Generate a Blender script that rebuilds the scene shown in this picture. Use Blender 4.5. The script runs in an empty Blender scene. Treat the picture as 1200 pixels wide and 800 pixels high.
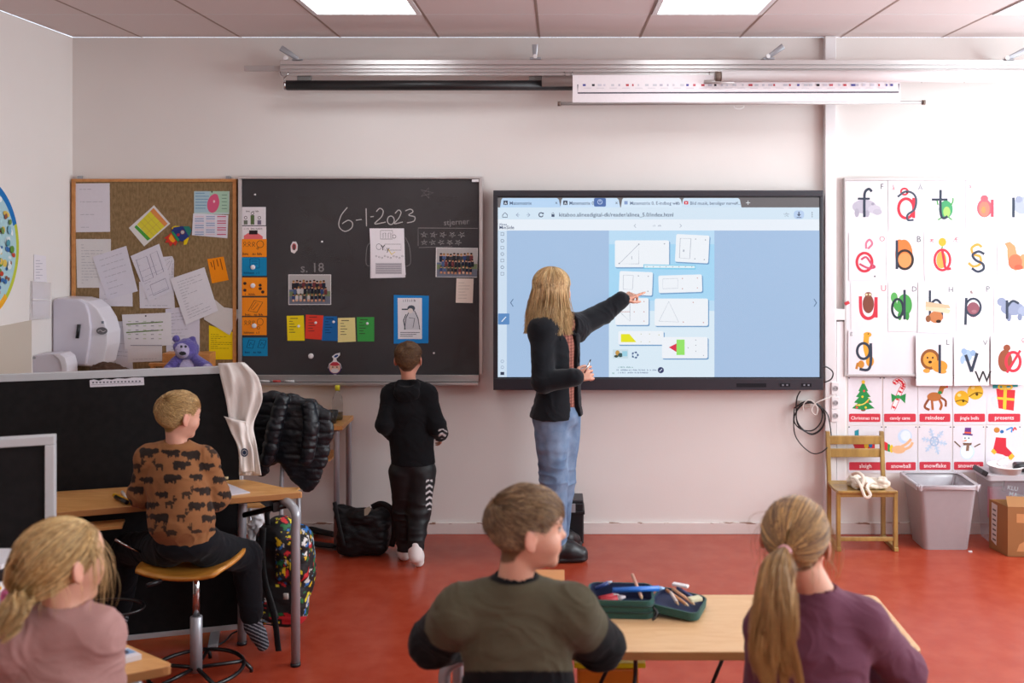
import bpy, bmesh, math, random
import numpy as np
from mathutils import Vector, Matrix, Euler
SC = bpy.context.scene
COL = SC.collection
random.seed(7); RNG = np.random.default_rng(7)
PI = math.pi
# ------------------------------------------------------------------ camera, world, light, exposure
F = 1167.0; VX = 655.0; VY = 256.0; CZ = 1.88; WY = 5.95       # focal length in px of a 1200 px wide frame, vanishing point, eye height, front wall
cam_data = bpy.data.cameras.new('camera'); cam = bpy.data.objects.new('camera', cam_data); COL.objects.link(cam)
cam.location = (0, 0, CZ); cam.rotation_euler = (PI/2, 0, 0)
cam_data.sensor_width = 36; cam_data.lens = F*36/1200
cam_data.shift_x = (600-VX)/1200; cam_data.shift_y = -(400-VY)/1200
cam_data.clip_start = .05
cam_data.dof.use_dof = True; cam_data.dof.focus_distance = 5.0; cam_data.dof.aperture_fstop = 2.9
SC.camera = cam
SC.view_settings.view_transform = 'Standard'; SC.view_settings.look = 'None'
SC.view_settings.gamma = 1; SC.view_settings.use_curve_mapping = False
SC.view_settings.exposure = 0.0
SC.cycles.use_denoising = True
SC.cycles.max_bounces = 8; SC.cycles.diffuse_bounces = 5; SC.cycles.glossy_bounces = 3; SC.cycles.transmission_bounces = 6
SC.cycles.sample_clamp_indirect = 6; SC.cycles.caustics_reflective = False; SC.cycles.caustics_refractive = False
LAMP = 8.8; DAY = 125.0; FILL = 60.0
W = bpy.data.worlds.new('daylight'); SC.world = W; W.use_nodes = True
W.node_tree.nodes['Background'].inputs[0].default_value = (.75, .86, 1, 1)
W.node_tree.nodes['Background'].inputs[1].default_value = 2.0
def window_light(name, loc, size_y, size_z, power, rot=(0, -PI/2, 0), col=(.9, .97, 1)):
    l = bpy.data.lights.new(name, 'AREA'); l.shape = 'RECTANGLE'; l.size = size_z; l.size_y = size_y; l.energy = power; l.color = col
    o = bpy.data.objects.new(name, l); COL.objects.link(o); o.location = loc; o.rotation_euler = rot
# daylight falling in through the windows of the right wall and of the back wall
window_light('daylight', (3.98, 4.35, 1.95), 2.2, 1.5, DAY, rot=(0, PI/2, 0))
window_light('daylight', (3.98, 1.0, 1.95), 2.6, 1.5, DAY*.8, rot=(0, PI/2, 0))
# ------------------------------------------------------------------ helpers
def P(px, py, Y): return Vector(((px-VX)*Y/F, Y, CZ-(py-VY)*Y/F))
def lin(h):
    if not isinstance(h, str): return tuple(h)[:3]
    h = h.lstrip('#'); h = h if len(h) == 6 else ''.join(c*2 for c in h); r = [int(h[i:i+2], 16)/255 for i in (0, 2, 4)]
    return tuple(c/12.92 if c <= .04045 else ((c+.055)/1.055)**2.4 for c in r)
_M = {}
def mat(key, col='#808080', rough=.6, metal=0.0, var=.06, scale=25.0, bump=0.0, bscale=None, spec=.5, stretch=None, col2=None, alpha=1, trans=0, sheen=0, emit=0, attr=False, coat=0, sss=0, kind='noise', detail=3):
    if key in _M: return _M[key]
    m = bpy.data.materials.new(key); m.use_nodes = True; nt = m.node_tree; b = nt.nodes['Principled BSDF']
    L = nt.links.new
    c = lin(col)
    b.inputs['Roughness'].default_value = rough; b.inputs['Metallic'].default_value = metal
    b.inputs['Specular IOR Level'].default_value = spec
    tc = nt.nodes.new('ShaderNodeTexCoord'); mp = nt.nodes.new('ShaderNodeMapping'); L(tc.outputs['Object'], mp.inputs[0])
    if stretch: mp.inputs['Scale'].default_value = stretch
    if kind == 'noise':
        n = nt.nodes.new('ShaderNodeTexNoise'); n.inputs['Scale'].default_value = scale; n.inputs['Detail'].default_value = detail
        fac = n.outputs['Fac']
    elif kind == 'wood':
        n = nt.nodes.new('ShaderNodeTexNoise'); n.inputs['Scale'].default_value = scale; n.inputs['Detail'].default_value = 5; n.inputs['Distortion'].default_value = .6
        fac = n.outputs['Fac']
    elif kind == 'voronoi':
        n = nt.nodes.new('ShaderNodeTexVoronoi'); n.inputs['Scale'].default_value = scale; fac = n.outputs['Distance']
    L(mp.outputs[0], n.inputs[0])
    mx = nt.nodes.new('ShaderNodeMix'); mx.data_type = 'RGBA'; L(fac, mx.inputs['Factor'])
    if attr:
        at = nt.nodes.new('ShaderNodeAttribute'); at.attribute_name = 'Col'
        mm = nt.nodes.new('ShaderNodeMix'); mm.data_type = 'RGBA'; mm.blend_type = 'MULTIPLY'; mm.inputs['Factor'].default_value = 1
        mx.inputs['A'].default_value = (1-var, 1-var, 1-var, 1); mx.inputs['B'].default_value = (1+var*.5, 1+var*.5, 1+var*.5, 1)
        L(at.outputs['Color'], mm.inputs['A']); L(mx.outputs['Result'], mm.inputs['B']); out = mm.outputs['Result']
    else:
        c2 = lin(col2) if col2 else tuple(min(1, x*(1+var)) for x in c); c1 = c if col2 else tuple(x*(1-var) for x in c)
        mx.inputs['A'].default_value = (*c1, 1); mx.inputs['B'].default_value = (*c2, 1); out = mx.outputs['Result']
        if kind in ('wood',) or col2:
            mr = nt.nodes.new('ShaderNodeMapRange'); mr.inputs['From Min'].default_value = .35; mr.inputs['From Max'].default_value = .65
            L(fac, mr.inputs['Value']); L(mr.outputs['Result'], mx.inputs['Factor'])
    L(out, b.inputs['Base Color'])
    if bump:
        n2 = n
        if bscale:
            n2 = nt.nodes.new('ShaderNodeTexNoise'); n2.inputs['Scale'].default_value = bscale; n2.inputs['Detail'].default_value = 2; L(mp.outputs[0], n2.inputs[0]); fac = n2.outputs['Fac']
        bp = nt.nodes.new('ShaderNodeBump'); bp.inputs['Strength'].default_value = bump; bp.inputs['Distance'].default_value = .01; L(fac, bp.inputs['Height']); L(bp.outputs[0], b.inputs['Normal'])
    if trans: b.inputs['Transmission Weight'].default_value = trans; b.inputs['IOR'].default_value = 1.3
    if alpha < 1: b.inputs['Alpha'].default_value = alpha
    if sheen: b.inputs['Sheen Weight'].default_value = sheen
    if coat: b.inputs['Coat Weight'].default_value = coat; b.inputs['Coat Roughness'].default_value = .15
    if sss: b.inputs['Subsurface Weight'].default_value = sss; b.inputs['Subsurface Radius'].default_value = (.012, .005, .003); b.inputs['Subsurface Scale'].default_value = 1
    if emit:
        L(out, b.inputs['Emission Color']); b.inputs['Emission Strength'].default_value = emit
    _M[key] = m; return m
def Fm(h, emit=0):      # printed ink or paper of one colour (or a lit patch of a screen)
    if emit:
        return mat('screen '+h, '#050505', emit=0) if h == 'off' else emitmat(h, emit)
    return mat('ink '+h, h, rough=.75, var=.04, scale=60, spec=.2)
def emitmat(h, e):
    k = 'lit %s %.2f' % (h, e)
    if k in _M: return _M[k]
    m = bpy.data.materials.new(k); m.use_nodes = True; nt = m.node_tree; b = nt.nodes['Principled BSDF']
    c = lin(h); b.inputs['Base Color'].default_value = (.01, .01, .012, 1); b.inputs['Roughness'].default_value = .25
    n = nt.nodes.new('ShaderNodeTexNoise'); n.inputs['Scale'].default_value = .8
    tc = nt.nodes.new('ShaderNodeTexCoord'); nt.links.new(tc.outputs['Object'], n.inputs[0])
    mx = nt.nodes.new('ShaderNodeMix'); mx.data_type = 'RGBA'; mx.inputs['A'].default_value = (*[x*.97 for x in c], 1); mx.inputs['B'].default_value = (*[x*1.03 for x in c], 1)
    nt.links.new(n.outputs['Fac'], mx.inputs['Factor']); nt.links.new(mx.outputs['Result'], b.inputs['Emission Color'])
    b.inputs['Emission Strength'].default_value = e; _M[k] = m; return m
def tag(o, label=None, cat=None, group=None, kind=None):
    if label: o['label'] = label
    if cat: o['category'] = cat
    if group: o['group'] = group
    if kind: o['kind'] = kind
    return o
def empty(name, loc, label, cat, group=None, rz=0):
    o = bpy.data.objects.new(name, None); COL.objects.link(o); o.location = loc; o.rotation_euler = (0, 0, rz); o.empty_display_size = .05
    return tag(o, label, cat, group)
def link(name, me, parent=None):
    o = bpy.data.objects.new(name, me); COL.objects.link(o)
    if parent:
        o.parent = parent
        M = Matrix.Identity(4); q = parent
        while q: M = q.matrix_basis @ M; q = q.parent
        me.transform(M.inverted())
    else:
        n = len(me.vertices)
        if n:
            a = np.empty(n*3, np.float32); me.vertices.foreach_get('co', a); a = a.reshape(-1, 3)
            lo, hi = a.min(0), a.max(0); c = ((lo[0]+hi[0])/2, (lo[1]+hi[1])/2, lo[2])
            me.transform(Matrix.Translation((-c[0], -c[1], -c[2]))); o.location = c
    return o
class MB:
    def __init__(s): s.v = []; s.f = []; s.m = []; s.s = []
    def add(s, vs, fs, mi=0, smooth=False):
        b = len(s.v); s.v += [tuple(v) for v in vs]
        for f in fs: s.f.append(tuple(b+i for i in f)); s.m.append(mi); s.s.append(smooth)
        return s
    def box(s, c, d, mi=0, R=None):
        c = Vector(c); h = [x/2 for x in d]
        vs = []
        for k in ((-1,-1,-1),(1,-1,-1),(1,1,-1),(-1,1,-1),(-1,-1,1),(1,-1,1),(1,1,1),(-1,1,1)):
            p = Vector((k[0]*h[0], k[1]*h[1], k[2]*h[2]))
            if R is not None: p = R @ p
            vs.append(c+p)
        return s.add(vs, [(0,3,2,1),(4,5,6,7),(0,1,5,4),(1,2,6,5),(2,3,7,6),(3,0,4,7)], mi)
    def bb(s, x0, x1, y0, y1, z0, z1, mi=0): return s.box(((x0+x1)/2, (y0+y1)/2, (z0+z1)/2), (abs(x1-x0), abs(y1-y0), abs(z1-z0)), mi)
    def tube(s, pts, r, n=10, mi=0, closed=False, flat=None):
        pts = [Vector(p) for p in pts]; N = len(pts); rs = r if isinstance(r, (list, tuple)) else [r]*N
        vs = []; up = None
        for i, p in enumerate(pts):
            if closed: t = (pts[(i+1) % N]-pts[i-1]).normalized()
            else: t = (pts[min(i+1, N-1)]-pts[max(i-1, 0)]).normalized()
            if up is None:
                up = Vector((0, 0, 1)) if abs(t.z) < .9 else Vector((1, 0, 0))
                if flat: up = Vector(flat[1])
            a = t.cross(up).normalized(); b2 = a.cross(t).normalized()
            if not flat: up = b2
            for k in range(n):
                w = 2*PI*k/n; ca, sa = math.cos(w)*rs[i], math.sin(w)*rs[i]
                if flat: sa *= flat[0]
                vs.append(p + a*ca + b2*sa)
        fs = []
        for i in range(N if closed else N-1):
            j = (i+1) % N
            for k in range(n): fs.append((i*n+k, i*n+(k+1) % n, j*n+(k+1) % n, j*n+k))
        s.add(vs, fs, mi, True)
        if not closed:
            b = len(s.v)-len(vs)
            s.f.append(tuple(b+k for k in range(n))[::-1]); s.m.append(mi); s.s.append(False)
            s.f.append(tuple(b+(N-1)*n+k for k in range(n))); s.m.append(mi); s.s.append(False)
        return s
    def lathe(s, prof, c=(0, 0, 0), n=24, mi=0, R=None, sq=0):
        c = Vector(c); vs = []
        for r, z in prof:
            for k in range(n):
                w = 2*PI*k/n; p = Vector((r*math.cos(w), r*math.sin(w), z))
                if R is not None: p = R @ p
                vs.append(c+p)
        fs = [(i*n+k, i*n+(k+1) % n, (i+1)*n+(k+1) % n, (i+1)*n+k) for i in range(len(prof)-1) for k in range(n)]
        s.add(vs, fs, mi, True)
        b = len(s.v)-len(vs)
        if prof[0][0] > 1e-4: s.f.append(tuple(b+k for k in range(n))[::-1]); s.m.append(mi); s.s.append(False)
        if prof[-1][0] > 1e-4: s.f.append(tuple(b+(len(prof)-1)*n+k for k in range(n))); s.m.append(mi); s.s.append(False)
        return s
    def prism(s, pts, vec, mi=0):
        pts = [Vector(p) for p in pts]; n = len(pts); vec = Vector(vec)
        return s.add(pts+[p+vec for p in pts], [tuple(range(n))[::-1], tuple(range(n, 2*n))]+[(k, (k+1) % n, n+(k+1) % n, n+k) for k in range(n)], mi)
    def build(s, name, mats, parent=None, label=None, cat=None, group=None, kind=None, bevel=0, seg=2):
        me = bpy.data.meshes.new(name); me.from_pydata(s.v, [], s.f)
        for m in (mats if isinstance(mats, (list, tuple)) else [mats]): me.materials.append(m)
        me.polygons.foreach_set('material_index', s.m); me.polygons.foreach_set('use_smooth', s.s)
        bm = bmesh.new(); bm.from_mesh(me); bmesh.ops.recalc_face_normals(bm, faces=bm.faces)
        if bevel:
            es = [e for e in bm.edges if len(e.link_faces) == 2 and e.calc_face_angle(0) > .6]
            bmesh.ops.bevel(bm, geom=es, offset=bevel, segments=seg, affect='EDGES', profile=.6, clamp_overlap=True)
        bm.to_mesh(me); bm.free(); me.update()
        o = link(name, me, parent); return tag(o, label, cat, group, kind)
def crom(pts, n=6, closed=False):
    pts = [np.array(p, float) for p in pts]; N = len(pts); out = []
    rng = range(N if closed else N-1)
    for i in rng:
        g = (lambda k: pts[k % N]) if closed else (lambda k: pts[max(0, min(N-1, k))])
        a, b, c, d = g(i-1), g(i), g(i+1), g(i+2)
        for k in range(n):
            t = k/n; out.append(.5*((2*b)+(-a+c)*t+(2*a-5*b+4*c-d)*t*t+(-a+3*b-3*c+d)*t**3))
    if not closed: out.append(pts[-1])
    return [tuple(p) for p in out]
_T = {}
def text2d(txt):
    if txt in _T: return _T[txt]
    cu = bpy.data.curves.new('t', 'FONT'); cu.body = txt; cu.size = 1; cu.resolution_u = 2; cu.offset = .008
    o = bpy.data.objects.new('t', cu); COL.objects.link(o); bpy.context.view_layer.update()
    me = bpy.data.meshes.new_from_object(o.evaluated_get(bpy.context.evaluated_depsgraph_get()))
    r = ([tuple(v.co)[:2] for v in me.vertices], [tuple(p.vertices) for p in me.polygons])
    bpy.data.objects.remove(o); bpy.data.meshes.remove(me); bpy.data.curves.remove(cu)
    _T[txt] = r; return r
class Canvas:
    """flat printed / written things: shapes given in (u, v) of a plane, drawn as thin layers over a sheet with real thickness"""
    def __init__(s, mapf, base=.0, emit=0): s.f = mapf; s.b = MB(); s.w = base; s.mk = {}; s.ml = []; s.emit = emit; s.step = .00007
    def mi(s, h, emit=None):
        e = s.emit if emit is None else emit
        k = (h, e)
        if k not in s.mk:
            s.mk[k] = len(s.ml); s.ml.append(h if not isinstance(h, str) else Fm(h, e))
        return s.mk[k]
    def poly(s, pts, h, emit=None):
        s.w += s.step; s.b.add([s.f(u, v, s.w) for u, v in pts], [tuple(range(len(pts)))], s.mi(h, emit)); return s
    def slab(s, pts, h, th, emit=None):
        a = [s.f(u, v, s.w) for u, v in pts]; c = [s.f(u, v, s.w+th) for u, v in pts]; n = len(pts)
        s.b.add(a+c, [tuple(range(n)), tuple(range(n, 2*n))]+[(k, (k+1) % n, n+(k+1) % n, n+k) for k in range(n)], s.mi(h, emit)); s.w += th; return s
    def rect(s, x0, y0, x1, y1, h, r=0, emit=None):
        return s.poly(rrect(x0, y0, x1, y1, r), h, emit)
    def ell(s, cx, cy, rx, ry, h, rot=0, n=20, emit=None):
        c, q = math.cos(rot), math.sin(rot)
        return s.poly([(cx+rx*math.cos(2*PI*k/n)*c-ry*math.sin(2*PI*k/n)*q, cy+rx*math.cos(2*PI*k/n)*q+ry*math.sin(2*PI*k/n)*c) for k in range(n)], h, emit)
    def stroke(s, pts, w, h, closed=False, smooth=False, emit=None):
        if smooth: pts = crom([(p[0], p[1]) for p in pts], 5, closed)
        s.w += s.step; N = len(pts); L = []; R = []
        for i in range(N):
            if closed: a, b = pts[i-1], pts[(i+1) % N]
            else: a, b = pts[max(i-1, 0)], pts[min(i+1, N-1)]
            dx, dy = b[0]-a[0], b[1]-a[1]; d = math.hypot(dx, dy) or 1; nx, ny = -dy/d*w/2, dx/d*w/2
            x, y = pts[i][0], pts[i][1]
            if not closed and not smooth and 0 < i < N-1: nx *= 1.3; ny *= 1.3
            L.append(s.f(x+nx, y+ny, s.w)); R.append(s.f(x-nx, y-ny, s.w))
        fs = [(i, (i+1) % N, N+(i+1) % N, N+i) for i in range(N if closed else N-1)]
        s.b.add(L+R, fs, s.mi(h, emit)); return s
    def ring(s, cx, cy, rx, ry, w, h, a0=0, a1=2*PI, n=24):
        full = abs(a1-a0) > 6.28
        pts = [(cx+rx*math.cos(a0+(a1-a0)*k/n), cy+ry*math.sin(a0+(a1-a0)*k/n)) for k in range(n if full else n+1)]
        return s.stroke(pts, w, h, closed=full)
    def text(s, t, x, y, size, h, rot=0, emit=None, align='l', sx=1.0):
        vs, fs = text2d(t)
        if not vs: return s
        wd = max(v[0] for v in vs); ox = 0 if align == 'l' else (wd/2 if align == 'c' else wd)
        c, q = math.cos(rot), math.sin(rot); s.w += s.step
        s.b.add([s.f(x+((v[0]-ox)*sx*c+v[1]*q)*size, y+((v[0]-ox)*sx*q-v[1]*c)*size, s.w) for v in vs], fs, s.mi(h, emit)); return s
    def scrawl(s, n, x, y, size, h, align='l', seed=1):
        """a line of n letter-like marks, for print too small or blurred to read"""
        rr = random.Random(seed*31+n); w = size*.62; x0 = x-(n*w/2 if align == 'c' else 0)
        for k in range(n):
            a = x0+k*w; t = size*.13
            if rr.random() < .12: continue
            s.stroke([(a+w*.12, y), (a+w*.12, y-size*rr.choice((.5, .7, .7)))], t, h)
            if rr.random() < .7: s.stroke([(a+w*.12, y-size*.45), (a+w*.62, y-size*rr.uniform(.35, .5)), (a+w*.66, y-size*.02)], t, h)
        return s
    def build(s, name, parent=None, **k): return s.b.build(name, s.ml, parent, **k)
def rrect(x0, y0, x1, y1, r=0, n=4):
    if r <= 0: return [(x0, y0), (x1, y0), (x1, y1), (x0, y1)]
    out = []
    for cx, cy, a in ((x1-r, y0+r, -PI/2), (x1-r, y1-r, 0), (x0+r, y1-r, PI/2), (x0+r, y0+r, PI)):
        for k in range(n+1): out.append((cx+r*math.cos(a+PI/2*k/n), cy+r*math.sin(a+PI/2*k/n)))
    return out
def front(Y):    # a plane facing the camera at depth Y, in photo pixels; w comes off it towards the room
    return lambda u, v, w: Vector(((u-VX)*Y/F, Y-w, CZ-(v-VY)*Y/F))
# ------------------------------------------------------------------ soft-shape modelling: blended volumes turned into one continuous surface
def rotz(a): return Matrix.Rotation(a, 3, 'Z')
def basis(x, z):        # matrix with local z along z and local x near x
    z = Vector(z).normalized(); y = z.cross(Vector(x)).normalized(); x = y.cross(z); return Matrix((x, y, z)).transposed()
def vnoise(P_, seed=0):
    p = np.asarray(P_, np.float64)+seed*17.31; i = np.floor(p).astype(np.int64); f = p-i; f = f*f*(3-2*f)
    def h(a, b, c):
        n = (a*73856093) ^ (b*19349663) ^ (c*83492791); n = (n ^ (n >> 13))*1274126177; return ((n & 0xffff)/65535.0)
    r = 0
    for dx in (0, 1):
        for dy in (0, 1):
            for dz in (0, 1):
                w = (f[:, 0] if dx else 1-f[:, 0])*(f[:, 1] if dy else 1-f[:, 1])*(f[:, 2] if dz else 1-f[:, 2])
                r = r+w*h(i[:, 0]+dx, i[:, 1]+dy, i[:, 2]+dz)
    return r*2-1
class Soft:
    def __init__(s, vox=.004, k=.02): s.vox = vox; s.k = k; s.p = []
    def cap(s, a, b, ra, rb=None, k=None, flat=None, sub=False):   # round cone; flat=(axis, factor) squeezes it
        s.p.append(('c', np.array(a, float), np.array(b, float), ra, ra if rb is None else rb, s.k if k is None else k, flat, sub)); return s
    def chain(s, pts, rs, k=None, flat=None):
        for i in range(len(pts)-1): s.cap(pts[i], pts[i+1], rs[i], rs[i+1], k, flat)
        return s
    def ell(s, c, r, R=None, k=None, sub=False):
        s.p.append(('e', np.array(c, float), np.array(r, float), np.array(R if R is not None else Matrix.Identity(3), float).reshape(3, 3), 0, s.k if k is None else k, None, sub)); return s
    def boxy(s, c, h, R=None, rad=.01, k=None, sub=False):
        s.p.append(('b', np.array(c, float), np.array(h, float), np.array(R if R is not None else Matrix.Identity(3), float).reshape(3, 3), rad, s.k if k is None else k, None, sub)); return s
    def _bb(s, q):
        if q[0] == 'c': r = max(q[3], q[4]); return np.minimum(q[1], q[2])-r, np.maximum(q[1], q[2])+r
        h = np.abs(q[3]) @ q[2]; return q[1]-h, q[1]+h
    def mesh(s, name, m, parent=None, color=None, disp=None, clip=None, smooth=1, **kw):
        vx = s.vox; pad = .03
        bbs = [s._bb(q) for q in s.p]
        lo = np.min([b[0] for b, q in zip(bbs, s.p) if not q[7]], 0)-3*vx; hi = np.max([b[1] for b, q in zip(bbs, s.p) if not q[7]], 0)+3*vx
        n = np.ceil((hi-lo)/vx).astype(int)+1
        D = np.full(n, pad, np.float32)
        ax = [lo[i]+vx*np.arange(n[i]) for i in range(3)]
        for q, (b0, b1) in zip(s.p, bbs):
            i0 = np.clip(np.floor((b0-pad-lo)/vx).astype(int), 0, n); i1 = np.clip(np.ceil((b1+pad-lo)/vx).astype(int)+1, 0, n)
            if (i1 <= i0).any(): continue
            X, Y, Z = np.meshgrid(ax[0][i0[0]:i1[0]], ax[1][i0[1]:i1[1]], ax[2][i0[2]:i1[2]], indexing='ij')
            Q = np.stack([X, Y, Z], -1)
            if q[0] == 'c':
                a, b, ra, rb = q[1:5]; ba = b-a; l2 = max(ba@ba, 1e-9); pa = Q-a
                t = np.clip((pa@ba)/l2, 0, 1); d = pa-t[..., None]*ba
                if q[6] is not None:
                    fa = np.array(q[6][0], float); fa /= np.linalg.norm(fa); pr = d@fa; d = d+np.outer(pr.ravel(), fa).reshape(d.shape)*(1/q[6][1]-1)
                    r_ = ra+(rb-ra)*t; v = (np.sqrt((d**2).sum(-1))-r_)*(q[6][1]+1)/2
                else: v = np.sqrt((d**2).sum(-1))-(ra+(rb-ra)*t)
            elif q[0] == 'e':
                pl = (Q-q[1])@q[3]; k0 = np.sqrt(((pl/q[2])**2).sum(-1)); k1 = np.sqrt(((pl/q[2]**2)**2).sum(-1)); v = k0*(k0-1)/np.maximum(k1, 1e-6)
                v = np.where(k0 < .05, -q[2].min(), v)
            else:
                pl = np.abs((Q-q[1])@q[3])-(q[2]-q[4]); v = np.sqrt((np.maximum(pl, 0)**2).sum(-1))+np.minimum(pl.max(-1), 0)-q[4]
            S = D[i0[0]:i1[0], i0[1]:i1[1], i0[2]:i1[2]]; k = q[5]
            if q[7]:
                h = np.clip(.5-.5*(S+v)/max(k, 1e-5), 0, 1); S[...] = S*(1-h)+(-v)*h+k*h*(1-h)
            else:
                h = np.clip(.5+.5*(v-S)/max(k, 1e-5), 0, 1); S[...] = v*(1-h)+S*h-k*h*(1-h)
        if clip is not None:
            X, Y, Z = np.meshgrid(*ax, indexing='ij'); D = np.maximum(D, clip(X, Y, Z).astype(np.float32))
            D[0] = D[-1] = pad; D[:, 0] = D[:, -1] = pad; D[:, :, 0] = D[:, :, -1] = pad
        V, Fc = nets(D, lo, vx)
        for _ in range(smooth): V = relax(V, Fc, .5)
        if disp is not None:
            N = normals(V, Fc); V = V+N*disp(V, N)[:, None]
        me = bpy.data.meshes.new(name); me.vertices.add(len(V)); me.vertices.foreach_set('co', V.astype(np.float32).ravel())
        me.loops.add(len(Fc)*4); me.loops.foreach_set('vertex_index', Fc.astype(np.int32).ravel())
        me.polygons.add(len(Fc)); me.polygons.foreach_set('loop_start', np.arange(0, len(Fc)*4, 4, dtype=np.int32))
        me.polygons.foreach_set('use_smooth', np.ones(len(Fc), bool)); me.update(calc_edges=True); me.validate()
        me.materials.append(m)
        if color is not None: setcol(me, color(V) if callable(color) else np.tile(np.array([*lin(color)]), (len(V), 1)))
        o = link(name, me, parent); return tag(o, **kw) if kw else o
def setcol(me, C):
    at = me.color_attributes.new('Col', 'FLOAT_COLOR', 'POINT'); a = np.ones((len(C), 4), np.float32); a[:, :3] = C; at.data.foreach_set('color', a.ravel())
def nets(D, lo, vx):
    S = D < 0; n = np.array(D.shape); cs = n-1
    idx = np.full(cs, -1, np.int64)
    acc = np.zeros((*cs, 3), np.float32); cnt = np.zeros(cs, np.float32)
    for axis in range(3):
        o1, o2 = [a for a in range(3) if a != axis]
        sl0 = [slice(None)]*3; sl1 = [slice(None)]*3; sl0[axis] = slice(0, -1); sl1[axis] = slice(1, None)
        a = D[tuple(sl0)]; b = D[tuple(sl1)]; ch = (a < 0) != (b < 0)
        with np.errstate(all='ignore'): t = np.where(ch, a/(a-b), 0)
        for u in (0, 1):
            for w in (0, 1):
                sl = [slice(None)]*3; sl[o1] = slice(u, n[o1]-1+u); sl[o2] = slice(w, n[o2]-1+w)
                c = ch[tuple(sl)]; tt = t[tuple(sl)]
                cnt += c; acc[..., axis] += np.where(c, tt, 0); acc[..., o1] += c*u; acc[..., o2] += c*w
    m = cnt > 0; idx[m] = np.arange(m.sum())
    base = np.argwhere(m); V = (base+acc[m]/cnt[m][:, None])*vx+lo
    Fs = []
    for axis in range(3):
        o1, o2 = (axis+1) % 3, (axis+2) % 3
        sl0 = [slice(None)]*3; sl1 = [slice(None)]*3; sl0[axis] = slice(0, -1); sl1[axis] = slice(1, None)
        s0 = S[tuple(sl0)]; s1 = S[tuple(sl1)]; e = np.argwhere(s0 != s1)
        e = e[(e[:, o1] > 0) & (e[:, o2] > 0) & (e[:, o1] < n[o1]-1) & (e[:, o2] < n[o2]-1)]
        d1 = np.zeros(3, int); d1[o1] = 1; d2 = np.zeros(3, int); d2[o2] = 1
        g = lambda q: idx[q[:, 0], q[:, 1], q[:, 2]]
        quad = np.stack([g(e-d1-d2), g(e-d2), g(e), g(e-d1)], 1)
        inside = s0[e[:, 0], e[:, 1], e[:, 2]]
        quad[~inside] = quad[~inside][:, ::-1]; Fs.append(quad)
    return V, np.concatenate(Fs)
def relax(V, Fc, lam):
    acc = np.zeros_like(V); c = np.zeros(len(V))
    for i in range(4):
        j = (i+1) % 4
        for k in range(3): acc[:, k] += np.bincount(Fc[:, i], V[Fc[:, j], k], len(V))+np.bincount(Fc[:, j], V[Fc[:, i], k], len(V))
        c += np.bincount(Fc[:, i], minlength=len(V))+np.bincount(Fc[:, j], minlength=len(V))
    return V*(1-lam)+acc/np.maximum(c, 1)[:, None]*lam
def normals(V, Fc):
    n = np.cross(V[Fc[:, 2]]-V[Fc[:, 0]], V[Fc[:, 3]]-V[Fc[:, 1]]); N = np.zeros_like(V)
    for i in range(4):
        for k in range(3): N[:, k] += np.bincount(Fc[:, i], n[:, k], len(V))
    return N/np.maximum(np.linalg.norm(N, axis=1), 1e-9)[:, None]
def strands(name, Pth, r, m, parent, cols, tip=.25):
    """Pth (N, M, 3) hair paths -> one mesh of tapering three-sided locks"""
    N, Mn, _ = Pth.shape; T = np.gradient(Pth, axis=1); T /= np.maximum(np.linalg.norm(T, axis=2, keepdims=True), 1e-9)
    ref = np.array([.31, .21, .93]); A = np.cross(T, ref); A /= np.maximum(np.linalg.norm(A, axis=2, keepdims=True), 1e-9); B = np.cross(T, A)
    prof = np.interp(np.linspace(0, 1, Mn), [0, .15, .6, 1], [.8, 1, .9, tip])
    rr = (np.asarray(r).reshape(-1, 1)*prof[None, :])[:, :, None]
    vs = np.stack([Pth+rr*(A*math.cos(a)+B*math.sin(a)) for a in (0, 2*PI/3, 4*PI/3)], 2)
    V = vs.reshape(-1, 3); bi = (np.arange(N)[:, None]*Mn+np.arange(Mn-1)[None, :])*3
    Fc = np.concatenate([np.stack([bi+k, bi+(k+1) % 3, bi+3+(k+1) % 3, bi+3+k], -1).reshape(-1, 4) for k in range(3)])
    me = bpy.data.meshes.new(name); me.vertices.add(len(V)); me.vertices.foreach_set('co', V.astype(np.float32).ravel())
    me.loops.add(len(Fc)*4); me.loops.foreach_set('vertex_index', Fc.astype(np.int32).ravel())
    me.polygons.add(len(Fc)); me.polygons.foreach_set('loop_start', np.arange(0, len(Fc)*4, 4, dtype=np.int32))
    me.polygons.foreach_set('use_smooth', np.ones(len(Fc), bool)); me.update(calc_edges=True)
    me.materials.append(m)
    if cols.ndim == 2: cols = np.repeat(cols[:, None], Mn, 1)
    setcol(me, np.repeat(cols.reshape(-1, 3), 3, axis=0))
    return link(name, me, parent)
# ------------------------------------------------------------------ room
XL = (85-VX)*WY/F; XR = 3.9; YB = -3.2; CH = CZ+(VY-44)*WY/F
m_wall = mat('painted plaster wall', '#e1dbd7', rough=.75, var=.03, scale=3, bump=.04, bscale=120, spec=.25)
m_beige = mat('beige wall paint', '#c4b8aa', rough=.6, var=.03, scale=4, spec=.3)
m_floor = mat('red linoleum', '#9e3a24', col2='#a8462f', rough=.25, scale=9, detail=8, bump=.02, bscale=60, spec=.45, stretch=(1, 1, 1))
m_ceil = mat('ceiling tile', '#d9cdcb', rough=.9, var=.03, scale=160, spec=.1)
m_grid = mat('ceiling grid', '#8f7468', rough=.5, var=.03)
m_white = mat('white lacquer', '#e4e1e2', rough=.35, var=.02)
m_alu = mat('brushed aluminium', '#c9c4c3', rough=.34, metal=.75, var=.05, stretch=(1, 60, 60), scale=8)
m_alu_dull = mat('anodised aluminium', '#b9b3b2', rough=.45, metal=.5, var=.04)
m_grey_steel = mat('grey lacquered steel', '#a3a5ab', rough=.32, metal=.35, var=.03, coat=.2)
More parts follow.
